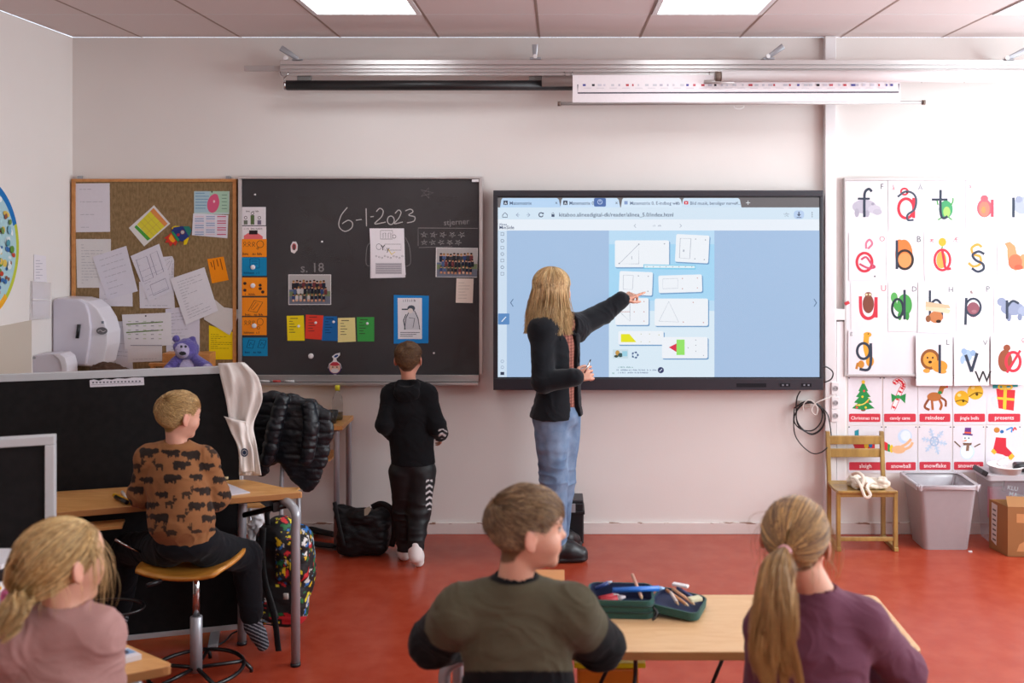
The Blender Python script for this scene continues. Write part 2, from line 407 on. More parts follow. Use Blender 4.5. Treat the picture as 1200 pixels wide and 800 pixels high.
m_chrome = mat('chrome steel', '#c8c6c6', rough=.15, metal=1, var=.02)
m_black = mat('black plastic', '#16161a', rough=.4, var=.1)
m_blackmetal = mat('black lacquered steel', '#0e0e10', rough=.3, var=.1)
m_beech = mat('beech laminate', '#c98f52', col2='#d8a468', rough=.38, kind='wood', scale=3.0, stretch=(3, 14, 14), spec=.4)
m_beech_pale = mat('pale beech laminate', '#d6ab7c', col2='#dfb88a', rough=.4, kind='wood', scale=3.0, stretch=(3, 16, 16), spec=.4)
m_edge = mat('table edge band', '#a87445', rough=.45, var=.12, scale=30, stretch=(1, 1, 12))
m_pine = mat('varnished wood', '#93743e', col2='#ae8c4c', rough=.35, kind='wood', scale=6, stretch=(4, 4, 1), coat=.3)
m_frame_wood = mat('oak frame', '#b9793f', col2='#c98b50', rough=.45, kind='wood', scale=10, stretch=(3, 3, 3))
MB().bb(XL-.1, XR+.1, YB-.1, WY+.1, -.1, 0).build('floor', m_floor, kind='structure')
MB().bb(XL-.1, XR+.1, WY, WY+.12, 0, CH).build('wall_front', m_wall, kind='structure')
MB().bb(XL-.12, XL, YB, WY, 0, CH).build('wall_left', m_wall, kind='structure')
MB().bb(XL-.1, XR+.1, YB-.12, YB, 0, CH).build('wall_back', m_wall, kind='structure')
# right wall with two large window openings (outside the frame, the daylight comes through them)
wr = MB(); Z0, Z1 = 1.0, 2.75
wr.bb(XR, XR+.12, YB, WY, 0, Z0).bb(XR, XR+.12, YB, WY, Z1, CH).bb(XR, XR+.12, 5.6, WY, Z0, Z1).bb(XR, XR+.12, 2.5, 3.1, Z0, Z1).bb(XR, XR+.12, YB, -.5, Z0, Z1)
wr.build('wall_right', m_wall, kind='structure')
for k, (y0, y1) in enumerate(((3.1, 5.6), (-.5, 2.5))):
    w = MB(); t = .05
    w.bb(XR+.02, XR+.08, y0, y1, Z0, Z0+t).bb(XR+.02, XR+.08, y0, y1, Z1-t, Z1).bb(XR+.02, XR+.08, y0, y0+t, Z0, Z1).bb(XR+.02, XR+.08, y1-t, y1, Z0, Z1).bb(XR+.02, XR+.08, (y0+y1)/2-.03, (y0+y1)/2+.03, Z0, Z1)
    w.build('window_%d' % (k+1), m_white, kind='structure')
# beige dado on the left wall
YD = 255.0
MB().bb(XL, XL+.004, -3.2, 1167*2.907/(VX-36), 0, 1.88-(375-VY)*(1167*2.907/(VX-36))/F).build('trim_1', m_beige, kind='structure')
# suspended ceiling: 60 cm tiles in a grid
tx = [XL]+[(x-VX)*WY/F for x in (166, 282, 398.5, 514, 632, 750, 867, 985, 1104)]
while tx[-1]+.6 < XR: tx.append(tx[-1]+.597)
tx.append(XR); ty = [WY, 5.285]
while ty[-1]-.6 > YB: ty.append(ty[-1]-.6)
ty.append(YB)
lamp_cols = [i for i in range(len(tx)-1) if i % 3 == 0]
ce = MB(); lamps = []
for i in range(len(tx)-1):
    for j in range(len(ty)-1):
        if i % 3 == 0 and i >= 3 and j % 4 == 1: lamps.append((tx[i], tx[i+1], ty[j+1], ty[j])); continue
        if i == 0 and j % 4 == 1 and j > 1: pass
        g = .006; ce.bb(tx[i]+g, tx[i+1]-g, ty[j+1]+(g if j else .004), ty[j]-(g if j else 0), CH+.002, CH+.03)
ce.bb(XL-.1, XR+.1, YB-.1, WY+.1, CH+.04, CH+.1, 1)
for x in tx[1:-1]: ce.bb(x-.007, x+.007, YB, WY, CH+.001, CH+.012, 1)
for y in ty[1:-1]: ce.bb(XL, XR, y-.003, y+.003, CH+.001, CH+.01, 2)
ce.build('ceiling', [m_ceil, m_grid, m_white], kind='structure')
m_lamp = emitmat('#f4fbff', LAMP)
lampnames = {3: 'square ceiling light panel above the blackboard side', 6: 'square ceiling light panel above the large screen', 9: 'square ceiling light panel at the right edge above the alphabet cards'}
for (x0, x1, y0, y1) in lamps:
    i = tx.index(x0); near = y1 > 5
    lab = lampnames.get(i, 'square ceiling light panel near the window wall') if near else 'square ceiling light panel behind the photographer'
    e = empty('ceiling_light', ((x0+x1)/2, (y0+y1)/2, CH), lab, 'ceiling light', 'ceiling light panels')
    MB().bb(x0+.035, x1-.035, y0+.03, y1-.03, CH+.006, CH+.02).build('diffuser', m_lamp, e)
    fr = MB()
    for a in ((x0+.008, x0+.035, y0+.008, y1-.008), (x1-.035, x1-.008, y0+.008, y1-.008), (x0+.035, x1-.035, y0+.008, y0+.03), (x0+.035, x1-.035, y1-.03, y1-.008)): fr.bb(*a, CH-.004, CH+.02)
    fr.build('light_frame', m_white, e)
# skirting with chipped paint
def chipped():
    m = mat('chipped skirting paint', '#dcd3cf', rough=.5, var=.03); nt = m.node_tree; b = nt.nodes['Principled BSDF']
    n = nt.nodes.new('ShaderNodeTexNoise'); n.inputs['Scale'].default_value = 9; n.inputs['Detail'].default_value = 6
    mp = nt.nodes.new('ShaderNodeMapping'); mp.inputs['Scale'].default_value = (1, 1, 6); tc = nt.nodes.new('ShaderNodeTexCoord')
    nt.links.new(tc.outputs['Object'], mp.inputs[0]); nt.links.new(mp.outputs[0], n.inputs[0])
    sx = nt.nodes.new('ShaderNodeSeparateXYZ'); nt.links.new(tc.outputs['Object'], sx.inputs[0])
    a = nt.nodes.new('ShaderNodeMath'); a.operation = 'GREATER_THAN'; a.inputs[1].default_value = .6; nt.links.new(n.outputs['Fac'], a.inputs[0])
    z = nt.nodes.new('ShaderNodeMath'); z.operation = 'GREATER_THAN'; z.inputs[1].default_value = .058; nt.links.new(sx.outputs['Z'], z.inputs[0])
    mu = nt.nodes.new('ShaderNodeMath'); mu.operation = 'MULTIPLY'; nt.links.new(a.outputs[0], mu.inputs[0]); nt.links.new(z.outputs[0], mu.inputs[1])
    old = b.inputs['Base Color'].links[0].from_socket; mx = nt.nodes.new('ShaderNodeMix'); mx.data_type = 'RGBA'
    nt.links.new(mu.outputs[0], mx.inputs['Factor']); nt.links.new(old, mx.inputs['A']); mx.inputs['B'].default_value = (*lin('#8d6a58'), 1)
    nt.links.new(mx.outputs['Result'], b.inputs['Base Color']); return m
m_skirt = chipped()
MB().bb(XL, XR, WY-.018, WY, 0, .068).build('baseboard_front', m_skirt, kind='structure', bevel=.003)
MB().bb(XL, XL+.018, YB, WY-.02, 0, .068).build('baseboard_left', m_skirt, kind='structure', bevel=.003)
# vertical trunking between the screen and the alphabet cards
x0, x1 = P(967, 0, WY-.05)[0], P(980, 0, WY-.05)[0]
MB().bb(x0, x1, WY-.05, WY, .07, CH).build('trim_2', m_white, kind='structure', bevel=.004)
x0, x1 = P(980.5, 0, WY-.03)[0], P(991, 0, WY-.03)[0]
MB().bb(x0, x1, WY-.03, WY, .3, P(0, 376, WY)[2]).build('trim_3', m_white, kind='structure', bevel=.003)
# ------------------------------------------------------------------ rails and rolled maps under the ceiling
RY = WY-.22
def fbox(mb, x0, y0, x1, y1, Yf, th, mi=0):      # box whose camera-side face covers these photo pixels at depth Yf
    a, b = P(x0, y0, Yf), P(x1, y1, Yf); return mb.bb(a.x, b.x, Yf, Yf+th, b.z, a.z, mi)
r = MB()
for y0, y1, d in ((70, 75.5, 0), (75.5, 77, .012), (77, 80.5, .003), (80.5, 82, .012), (82, 84.5, .003), (84.5, 86, .012), (86, 88.5, .0)):
    fbox(r, 328, y0, 1290, y1, RY+d, .03-d)
rail = empty('map_rail', P(800, 88, RY), 'long grooved aluminium map rail mounted along the top of the front wall', 'rail')
r.build('rail_profile', m_alu, rail, bevel=.0015)
fbox(MB(), 286, 77, 560, 83, RY+.04, .02).build('rear_track', m_alu_dull, rail, bevel=.002)
for (xa, ya, xb, yb) in ((329, 56, 349, 70), (627, 52, 627, 68), (918, 54, 900, 68), (1207, 56, 1180, 70)):
    b = MB(); a = P(xa, ya, RY+.01); c = P(xb, yb, WY-.16); d = P(xb, yb-1, RY+.02)
    b.tube([a, (a+d)/2, d], [.018, .016, .012], 8, flat=(.4, (0, 1, 0)))
    b.bb(d.x-.03, d.x+.035, RY-.0, WY, d.z-.016, d.z-.003)
    b.build('wall_bracket', m_grey_steel, rail, bevel=.002)
    MB().lathe([(.012, -.01), (.012, .01)], P(xb-14 if xb < 600 else xb, yb-2, RY-.012), 12, R=Matrix.Rotation(PI/2, 3, 'X')).build('bracket_knob', m_white, rail)
for x in (333, 666, 836, 1080, 1130):
    b = MB(); c = P(x, 88, RY-.006); b.tube([P(x-5, 84, RY-.006), P(x-4, 88, RY-.006), P(x, 91, RY-.006), P(x+4, 88, RY-.006), P(x+5, 84, RY-.006)], .004, 6)
    b.tube([P(x, 91, RY-.006), P(x, 97, RY-.006)], .003, 6); b.build('rail_hook', m_chrome, rail)
for x in (356, 628):
    fbox(MB(), x-8, 88, x+8, 96, RY+.015, .03).build('roller_clamp', mat('grey zinc', '#757371', rough=.5, metal=.4), rail, bevel=.002)
t = empty('rolled_map', P(334, 106, RY), 'long black rolled-up map roller hanging under the rail above the blackboard', 'roller map')
c0 = P(336, 100, RY+.02); c1 = P(690, 100, RY+.02)
MB().tube([c0, c1], .029, 20).build('roll', mat('black roller cloth', '#1b191b', rough=.45, var=.1), t)
MB().tube([P(333.5, 100, RY+.02), c0], .028, 20).build('end_cap', m_chrome, t)
t = empty('wall_map', P(860, 123, RY), 'white wall map pulled a little way down from its roller above the screen', 'roller map')
MB().tube([P(635, 95, RY-.01), P(1050, 95, RY-.01)], .032, 20).build('roller', mat('bronze roller tube', '#a39490', rough=.35, metal=.3), t)
cv = Canvas(front(RY-.045)); cv.slab([(671, 88), (1055, 88), (1055, 120), (671, 120)], '#e9e3e6', .003)
cv.stroke([(677, 99), (677, 109), (1053, 108), (1053, 98)], 1.3, '#4b4a55')
rr = random.Random(3)
for k in range(46):
    x = 684+k*8+rr.uniform(-2, 2); cv.rect(x, 98.5, x+rr.uniform(1.6, 5), 101, rr.choice(['#b8434e', '#2b2b33', '#b8b6c4', '#c4606a', '#c9c6d0', '#50549a', '#c8c8cf', '#cfccd6']))
for k in range(24):
    x = 684+k*15; cv.rect(x, 103, x+9, 103.7, '#cdc9cf')
cv.build('map_sheet', t)
MB().tube([P(655, 121.5, RY-.04), P(1083, 120, RY-.04)], .010, 12).build('bottom_rod', m_alu_dull, t)
for x in (655, 1082): MB().tube([P(x-1.5, 121.5-(x > 900)*1.5, RY-.04), P(x+2, 121.5-(x > 900)*1.5, RY-.04)], .014, 12).build('rod_cap', mat('brown rod cap', '#6b5a50', rough=.5), t)
MB().tube([P(866+6*math.cos(a), 124+4*math.sin(a), RY-.04) for a in [PI*k/8 for k in range(9)]], .0022, 6).build('pull_ring', m_white, t)
t = empty('projection_screen', P(1020, 97, RY-.1), 'white roller tube of a rolled-up screen in front of the rail at the right', 'roller screen')
MB().tube([P(845, 89.5, RY-.1), P(1290, 89.5, RY-.1)], .033, 24).build('screen_roll', mat('white roller tube', '#e8e2e3', rough=.35, var=.02), t)
MB().tube([P(838, 89.5, RY-.1), P(845, 89.5, RY-.1)], .028, 20).build('end_cap', mat('brown rod cap', '#6b5a50', rough=.5), t)
MB().tube([P(825, 96, RY-.09), P(860, 96, RY-.09)], .012, 14).build('lower_bar', m_alu_dull, t)
# ------------------------------------------------------------------ blackboard
BY = WY-.045
bb = empty('blackboard', P(422, 450, BY), 'large dark grey blackboard with an aluminium frame and chalk writing', 'blackboard')
m_board = mat('blackboard surface', '#363234', col2='#3e3b3c', rough=.62, scale=2.2, detail=6, spec=.3)
fbox(MB(), 283, 210, 561, 440, BY, .03).build('board_surface', m_board, bb)
fr = MB()
for a in ((279, 206.5, 565, 209.5), (279, 209.5, 283, 438), (561.5, 209.5, 565.5, 438)): fbox(fr, *a, BY-.012, .05)
fr.build('board_frame', m_alu, bb, bevel=.002)
tr = MB(); a, b = P(296, 439, BY), P(561, 449, BY)
tr.bb(a.x, b.x, BY-.02, WY, b.z+.012, a.z).bb(a.x, b.x, BY-.075, WY, b.z, b.z+.008).bb(a.x, b.x, BY-.078, BY-.07, b.z, b.z+.016)
tr.build('chalk_tray', m_alu, bb, bevel=.002)
fbox(MB(), 553, 210, 561, 213, BY-.014, .012).build('maker_plate', m_white, bb)
CH1, CH2 = '#b9b5b3', '#807c7c'
def chalk(name, draw):
    cv = Canvas(front(BY-.0003)); draw(cv); cv.build(name, bb)
def date(cv):
    cv.stroke([(407, 243), (400, 252), (397, 262), (399, 268), (405, 271), (412, 267), (413, 261), (408, 258), (401, 262)], 1.1, CH1, smooth=True)
    cv.stroke([(417, 258), (424, 257)], 1, CH1); cv.stroke([(429, 244), (429.5, 265)], 1.1, CH1); cv.stroke([(434, 254), (438, 253.5)], 1, CH1)
    cv.stroke([(441, 248), (445, 244), (449, 247), (447, 254), (439, 262), (448, 261), (452, 260)], 1.1, CH1, smooth=True)
    cv.ring(458, 258, 4, 5, 1.1, CH1)
    cv.stroke([(463, 250), (467, 246), (470, 249), (467, 256), (462, 262), (472, 260)], 1.1, CH1, smooth=True)
    cv.stroke([(475, 247), (481, 245), (484, 248), (479, 252), (486, 254), (485, 259), (477, 261)], 1.1, CH1, smooth=True)
chalk('chalk_date', date)
def star(cv, x, y, r, w=.7, c=CH1, rot=0):
    pts = [(x+r*math.cos(rot-PI/2+4*PI*k/5), y+r*.8*math.sin(rot-PI/2+4*PI*k/5)) for k in range(5)]; cv.stroke(pts, w, c, closed=True)
def stars(cv):
    cv.stroke([(490, 288), (490, 267), (560, 267.5)], .7, CH2); cv.stroke([(491, 290), (530, 289)], .6, CH2)
    for k in range(5): star(cv, 497+k*11, 275, 4.2, .6, CH1, .2*k)
    for k in range(5): star(cv, 497+k*10, 284, 4.0, .6, CH1, -.2*k)
    star(cv, 500, 226, 8, .7, CH2, .3)
    cv.text('stjerner', 520, 264, 9.5, CH2, rot=-.06)
chalk('chalk_stars', stars)
def s18(cv):
    cv.text('s. 18', 352, 319, 15, CH2, rot=-.03, sx=1.0)
    cv.stroke([(434, 284), (430, 290), (429, 308), (433, 312)], .6, CH2, smooth=True); cv.stroke([(475, 278), (480, 290), (481, 308), (476, 312)], .6, CH2, smooth=True)
chalk('chalk_page_number', s18)
def smudge():
    m = mat('chalk smear', '#56514f', rough=.9, alpha=.99); nt = m.node_tree; b = nt.nodes['Principled BSDF']
    n = nt.nodes.new('ShaderNodeTexNoise'); n.inputs['Scale'].default_value = 6; n.inputs['Detail'].default_value = 6; n.inputs['Distortion'].default_value = 1.5
    tc = nt.nodes.new('ShaderNodeTexCoord'); nt.links.new(tc.outputs['Object'], n.inputs[0]); mr = nt.nodes.new('ShaderNodeMapRange')
    mr.inputs['From Min'].default_value = .5; mr.inputs['From Max'].default_value = .8; mr.inputs['To Max'].default_value = .5
    nt.links.new(n.outputs['Fac'], mr.inputs['Value']); nt.links.new(mr.outputs['Result'], b.inputs['Alpha']); return m
m_smear = smudge()
cv = Canvas(front(BY-.0001)); cv.rect(320, 230, 558, 436, m_smear); cv.build('chalk_smear', bb)
# ---- sheets, cards and magnets on the boards
def sheet(name, pts, col, Y, off, label, cat='paper', group=None, art=None, th=.0012, curl=0):
    cv = Canvas(front(Y-off)); cv.slab(pts, col, th)
    if art: art(cv)
    return cv.build(name, label=label, cat=cat, group=group)
def magnet(x, y, label, Y=BY, off=.004, r=2.7, col='#e6e2e4'):
    c = P(x, y, Y-off); s_ = F/Y
    MB().lathe([(r/s_, 0), (r/s_, .006), (r/s_*.8, .008), (0, .008)], c, 20, R=Matrix.Rotation(PI/2, 3, 'X')).build('magnet', mat('magnet '+col, col, rough=.35), label=label, cat='magnet', group='round magnets on the blackboard')
def q(x0, y0, x1, y1, sk=0): return [(x0, y0), (x1, y0+sk), (x1+abs(sk), y1+sk), (x0+abs(sk), y1)]
IK = '#3a2a26'
def kids(cv, x, y, s=1, col=IK, n=3):
    for k in range(n):
        cv.ring(x+k*5*s, y, 1.4*s, 1.4*s, .5, col); cv.stroke([(x+k*5*s-1.8*s, y+4*s), (x+k*5*s, y+1.5*s), (x+k*5*s+1.8*s, y+4*s)], .5, col)
def lbl(cv, n, x, y, s=4.6, col=IK): cv.scrawl(n, x, y, s, col, 'c')
OR, BL = '#ee8a1d', '#1583b3'
def c1(cv):
    lbl(cv, 8, 296, 248.5, 3.0)
    for x, c in ((288, '#6b6f62'), (296, '#56673e'), (304, '#70657a')): cv.rect(x-2.2, 258-(x == 296)*6, x+2.2, 263, c); cv.ring(x, 255-(x == 296)*5, 1.6, 1.6, .6, IK)
def c2(cv):
    lbl(cv, 11, 297, 269, 3.2, '#6b6468'); cv.poly([(286, 276), (291, 273), (302, 273), (308, 277), (308, 280), (286, 280)], '#e06a6e'); cv.rect(292, 269.8, 302, 274.6, '#2b2022')
def c3(cv): kids(cv, 287, 285, 1); cv.ring(305, 286, 4, 4, .6, IK); cv.ring(302, 291, 1, 1, .5, IK); lbl(cv, 8, 296, 299)
def c4(cv): cv.stroke(rrect(293, 303, 304, 314, 1), .6, '#0c3d5c', closed=True); cv.stroke([(295, 306), (302, 306)], .5, '#0c3d5c'); cv.stroke([(295, 309), (302, 309)], .5, '#0c3d5c'); lbl(cv, 9, 297, 321, 4.0, '#0c3d5c')
def c5(cv):
    for x, y in ((287, 332), (287, 340), (305, 338), (308, 342)): cv.ell(x, y, 2, 1.8, IK)
    cv.ell(305, 334, 1.8, 1.8, IK); lbl(cv, 7, 295, 346, 3.6)
def c6(cv): cv.stroke([(291, 364), (298, 352), (308, 354), (301, 366)], .7, IK, closed=True); cv.stroke([(294, 362), (300, 354), (303, 356), (297, 363)], .5, IK, closed=True); lbl(cv, 8, 298, 370, 4.3)
def c7(cv): kids(cv, 288, 377, .9); cv.ring(305, 377, 3.5, 4, .5, IK); cv.ring(303, 384, 1.5, 1.5, .5, IK); lbl(cv, 9, 297, 391, 4)
def c8(cv):
    for x in (289, 302): cv.stroke([(x, 407), (x+3, 398), (x+10, 399), (x+7, 408)], .7, '#0b2b40', closed=True); cv.stroke([(x+3, 405), (x+5, 401), (x+7, 404)], .6, '#0b2b40')
    lbl(cv, 8, 297, 414, 4, '#0b2b40')
for k, (pt, col, art, lab) in enumerate([
    (q(283, 242.5, 311.5, 264), '#ddd7da', c1, 'white timetable card with three small figures, topmost at the left of the blackboard'),
    (q(283, 265, 312, 281), '#e6dcde', c2, 'white timetable card with a red food drawing, second from the top'),
    (q(283.5, 280, 312.5, 301), OR, c3, 'orange timetable card with kids and a globe, right under the white food card'),
    (q(282.5, 301.5, 312.5, 323), BL, c4, 'blue timetable card with a notebook drawing, between two orange cards'),
    (q(283, 325, 313, 346.5), OR, c5, 'orange timetable card with small dots, below the upper blue card'),
    (q(283.5, 348.5, 313, 370), OR, c6, 'orange timetable card with a tilted book drawing'),
    (q(283, 371.5, 312.5, 392.5), OR, c7, 'lowest orange timetable card, just above the bottom blue card'),
    (q(284.5, 395.5, 313.5, 417), BL, c8, 'blue timetable card with two books, lowest of the column')]):
    sheet('timetable_card', pt, col, BY, .001+(.0016 if k == 2 else 0), lab, 'card', 'timetable cards down the left of the blackboard', art)
for x, y, l in ((296.5, 313, 'white round magnet on the upper blue timetable card'), (296.5, 334.5, 'white round magnet on the orange card with small dots'), (298, 381.5, 'white round magnet on the lowest orange timetable card')): magnet(x, y, l, off=.0035)
magnet(364.5, 417, 'white round magnet alone on the blackboard below the coloured notes', r=3.1, off=.001)
for x, y, l in ((299, 228, 'tiny white magnet high at the left of the blackboard'), (508.5, 413.5, 'tiny white magnet near the boy\'s head on the blackboard'), (377.5, 283, 'tiny white magnet in the middle left of the blackboard')): magnet(x, y, l, r=1.1, off=.001)
for k, (pt, col, lab, mg) in enumerate([
    ([(336, 370), (356, 369.5), (357, 399), (337, 399)], '#e8cf1a', 'yellow note, leftmost of the five coloured notes', (350, 382)),
    ([(358.5, 368.5), (379, 369.5), (377, 398), (357.5, 396.5)], '#d8402f', 'red note among the five coloured notes', (370, 378)),
    ([(378, 370.5), (395, 370.5), (396, 399.5), (377, 399)], '#1f62a0', 'blue note in the middle of the five coloured notes', (391, 377)),
    ([(396, 372.5), (416, 372), (417, 400), (396, 401)], '#e3d490', 'pale cream note among the five coloured notes', None),
    ([(418, 371.5), (438.5, 371.5), (438.5, 400), (419, 400)], '#3e9a48', 'green note, rightmost of the five coloured notes', (430.5, 379))]):
    x, y = pt[0]
    def art(cv, x=x, y=y, k=k):
        c = '#3a3030' if k != 2 else '#0e2d50'; cv.rect(x+4, y+2.5, x+13, y+3.4, c)
        for i in range(5): cv.rect(x+3, y+6+i*3.2, x+7+(i*7 % 5), y+6.7+i*3.2, c)
    sheet('coloured_note', pt, col, BY, .001+.0015*(k % 2), lab, 'note', 'five coloured notes in a row', art)
    if mg: magnet(*mg, 'small white magnet on the '+lab.split(',')[0].split(' ')[0]+' note', r=1.5, off=.0042)
def worksheet(cv):
    cv.stroke(rrect(446, 270, 460, 280, 0), .6, '#4b484d', closed=True)
    for x in (449, 455): cv.stroke([(x, 279), (x, 273), (x+3, 273), (x+3, 279)], .5, '#4b484d')
    cv.ring(462, 277, 2, 2, .5, '#4b484d'); cv.text('Y', 446, 293, 9, '#222'); cv.text('y', 453, 294, 8, '#222')
    cv.stroke(rrect(451, 286, 470, 293, 0), .5, '#77747a', closed=True); cv.ring(444, 289, 3, 3.4, .5, '#55535a'); cv.stroke([(455, 292), (459, 298), (463, 295)], .8, '#d8c24a')
    for k in range(10): cv.ring(441+k*3.4, 300+(k % 3), .9, .9, .35, '#66646a')
    cv.rect(440, 308, 471, 321, '#b8b3b8')
    for k in range(5): cv.rect(441, 309.2+k*2.5, 470, 309.9+k*2.5, '#86828a')
sheet('worksheet', [(434, 268.5), (473.5, 267.5), (475, 325), (434, 326)], '#dcd7dc', BY, .001, 'white worksheet with letter Y under the chalk date', 'worksheet', None, None, th=.002)
bpy.data.objects['worksheet']['label'] = 'rear white sheet sticking out beneath the letter Y worksheet'
sheet('worksheet', [(433, 267.5), (472, 267.5), (475.5, 322), (436, 325.5)], '#e4dfe3', BY, .004, 'white worksheet with letter Y under the chalk date', 'worksheet', None, worksheet)
def team(x0, y0, x1, y1, seed):
    def art(cv):
        w, h = x1-x0, y1-y0; cv.rect(x0+.8, y0+.8, x1-.8, y0+h*.55, '#a9a4a2'); cv.rect(x0+.8, y0+h*.55, x1-.8, y0+h*.72, '#6f7d5c'); cv.rect(x0+.8, y0+h*.72, x1-.8, y1-.8, '#6b6f7c')
        cv.rect(x0+.8, y0+h*.50, x0+w*.12, y0+h*.56, '#5b6c86')
        rr = random.Random(seed); sk = ['#c99478', '#b98566', '#d3a58a']; cl = ['#22232c', '#2a2a30', '#1e2638', '#6a3438', '#c4bfbe', '#30406a', '#3a3a3f', '#b8b2ae', '#26262c', '#4a5a80']
        for row, (yy, n, sc_) in enumerate(((.24, 10, 1.0), (.44, 10, .85), (.66, 9, .8))):
            for k in range(n):
                cx = x0+w*(.12+.76*(k+.5*(row % 2))/(n-.5))+rr.uniform(-.4, .4); cy = y0+h*yy+rr.uniform(-.6, .6); s = w/46*sc_
                cv.rect(cx-1.9*s, cy+1.2*s, cx+1.9*s, cy+8*s, rr.choice(cl), .8*s); cv.ell(cx, cy, 1.3*s, 1.6*s, rr.choice(sk), n=8); cv.ell(cx, cy-.8*s, 1.35*s, 1.0*s, rr.choice(['#3a2a1e', '#8a6a3c', '#241a14']), n=8)
                if row == 2: cv.rect(cx-1.4*s, cy+6*s, cx+1.4*s, cy+9*s, rr.choice(sk))
    return art
sheet('class_photo', [(338, 321.5), (388, 321.5), (388, 357), (338, 357)], '#d9d5d3', BY, .001, 'group photograph of a class under the chalk page number', 'photo', None, team(338, 321.5, 388, 357, 5))
sheet('class_photo', [(511, 290), (560, 290.5), (559, 325), (510.5, 324.5)], '#d9d5d3', BY, .001, 'group photograph of a class at the right below the chalk stars', 'photo', None, team(511, 290, 560, 325, 9))
def lines(x0, y0, x1, n, st, col='#8f8c94', h=.5, seed=1):
    def art(cv):
        rr = random.Random(seed)
        for k in range(n): cv.rect(x0, y0+k*st, x0+(x1-x0)*rr.uniform(.4, 1), y0+k*st+h, col)
    return art
sheet('note', [(535, 326), (555, 326.5), (554, 355), (534, 354.5)], '#d6c6ba', BY, .003, 'small beige note tucked under the right class photograph', 'note', None, lines(537, 331, 552, 6, 3.6, '#a89a90'))
def pirate(cv):
    cv.slab([(466, 349), (494.5, 349), (494.5, 397), (466.5, 397)], '#dcdade', .001)
    cv.scrawl(6, 480, 353.5, 4, '#33333a', 'c'); I = '#3d4650'
    cv.poly([(474, 395-9), (476, 372), (480, 364), (486, 364), (490, 373), (492, 386)], '#c4c4ca'); cv.stroke([(474, 386), (476, 372), (480, 364), (486, 364), (490, 373), (492, 386)], .8, I)
    cv.ell(482, 361, 4.5, 3.5, '#4d5560'); cv.ell(481, 364, 3.2, 3, '#d8cfca'); cv.rect(471, 361.5, 478, 363, I); cv.stroke([(476, 368), (473, 375), (475, 386)], 1, I); cv.stroke([(479, 372), (486, 373), (484, 384)], .6, I)
    for k in range(3): cv.rect(469, 389+k*2.2, 492-k*4, 389.7+k*2.2, '#55565c')
sheet('drawing', [(461.5, 345.5), (502.5, 346.5), (502, 402), (461.5, 402.5)], '#1f7ec4', BY, .001, 'blue mounted picture of a person looking through a spyglass above the standing boy', 'drawing', None, pirate)
def badge(cv):
    cv.ell(344.7, 289, 2.6, 4, '#b9565a'); cv.rect(343.4, 286.5, 346, 293, '#5a3d3d')
sheet('sticker', [(343, 283), (347, 283), (349, 287), (348.5, 293), (345, 297), (341, 295), (340.5, 288)], '#d8d0cf', BY, .001, 'small white sticker with a red figure at the left of the blackboard', 'sticker', None, badge)
def orn(cv):
    cv.ell(392.5, 431.5, 7.5, 7, '#4b2f6b'); cv.ell(392.5, 431, 6.6, 6.2, '#e0b7a0'); cv.ell(392.5, 434, 4.5, 2.5, '#d8cfd2'); cv.ell(390, 430, .8, .8, '#22222a'); cv.ell(395, 430, .8, .8, '#22222a')
    cv.poly([(386, 427), (390, 424), (395, 424), (399, 427), (395, 428.5), (390, 428.5)], '#c23a48')
sheet('ornament', [(384.5, 431), (386, 426), (390, 423), (391, 419.5), (394, 419.5), (395, 423), (399, 426), (400.5, 431), (398, 436), (393, 439.5), (388, 436.5)], '#e6e0e2', BY, .006, 'small cut-out face ornament hanging low on the blackboard', 'ornament', None, orn, th=.002)
sheet('magnet_clip', [(389, 417.5), (393, 414.5), (398.5, 413), (398.5, 416), (395, 419.5), (391, 420.5)], '#dfe3e8', BY, .004, 'white and blue clip magnet holding the face ornament', 'clip', None, lambda cv: cv.ell(394, 417, 2.6, 1.3, '#2a4b86', rot=-.5), th=.003)
tg = P(341, 445, BY-.05)
MB().tube([P(334, 446.5, BY-.05), P(345, 446.5, BY-.05)], .006, 10).build('chalk', mat('white chalk', '#dcd8d6'), label='white and red marker lying in the chalk tray', cat='marker')
MB().tube([P(320, 446.5, BY-.05), P(329, 446.5, BY-.05)], .006, 10).build('marker', mat('red marker', '#c04038', rough=.4), label='red marker lying in the left of the chalk tray', cat='marker')
MB().tube([P(303, 446.5, BY-.05), P(316, 446.5, BY-.05)], .005, 10).build('chalk', mat('white chalk', '#dcd8d6'), label='white stick of chalk at the left end of the tray', cat='chalk')
# ------------------------------------------------------------------ cork board (hessian) with papers
KY = WY-.03
kb = empty('pin_board', P(180, 440, KY), 'brown hessian pin board in an oak frame covered with papers', 'pin board')
m_hess = mat('hessian weave', '#7d6648', col2='#957b59', rough=.95, scale=90, stretch=(1, 1, .4), bump=.3, bscale=300, spec=.1)
fbox(MB(), 86, 212, 274, 470, KY, .025).build('hessian_panel', m_hess, kb)
fr = MB()
for a in ((83.5, 209.5, 277, 213), (83.5, 213, 88, 470), (272.5, 213, 277, 470)): fbox(fr, *a, KY-.008, .036)
fr.build('board_frame', m_frame_wood, kb, bevel=.002)
for x in (93, 267): fbox(MB(), x-2.5, 206, x+2.5, 210, KY, .02).build('hanging_lug', m_grey_steel, kb, bevel=.001)
def dense(pts_lines, col='#a6a2ac', w=.45):
    def art(cv):
        for a, b in pts_lines: cv.stroke([a, b], w, col)
    return art
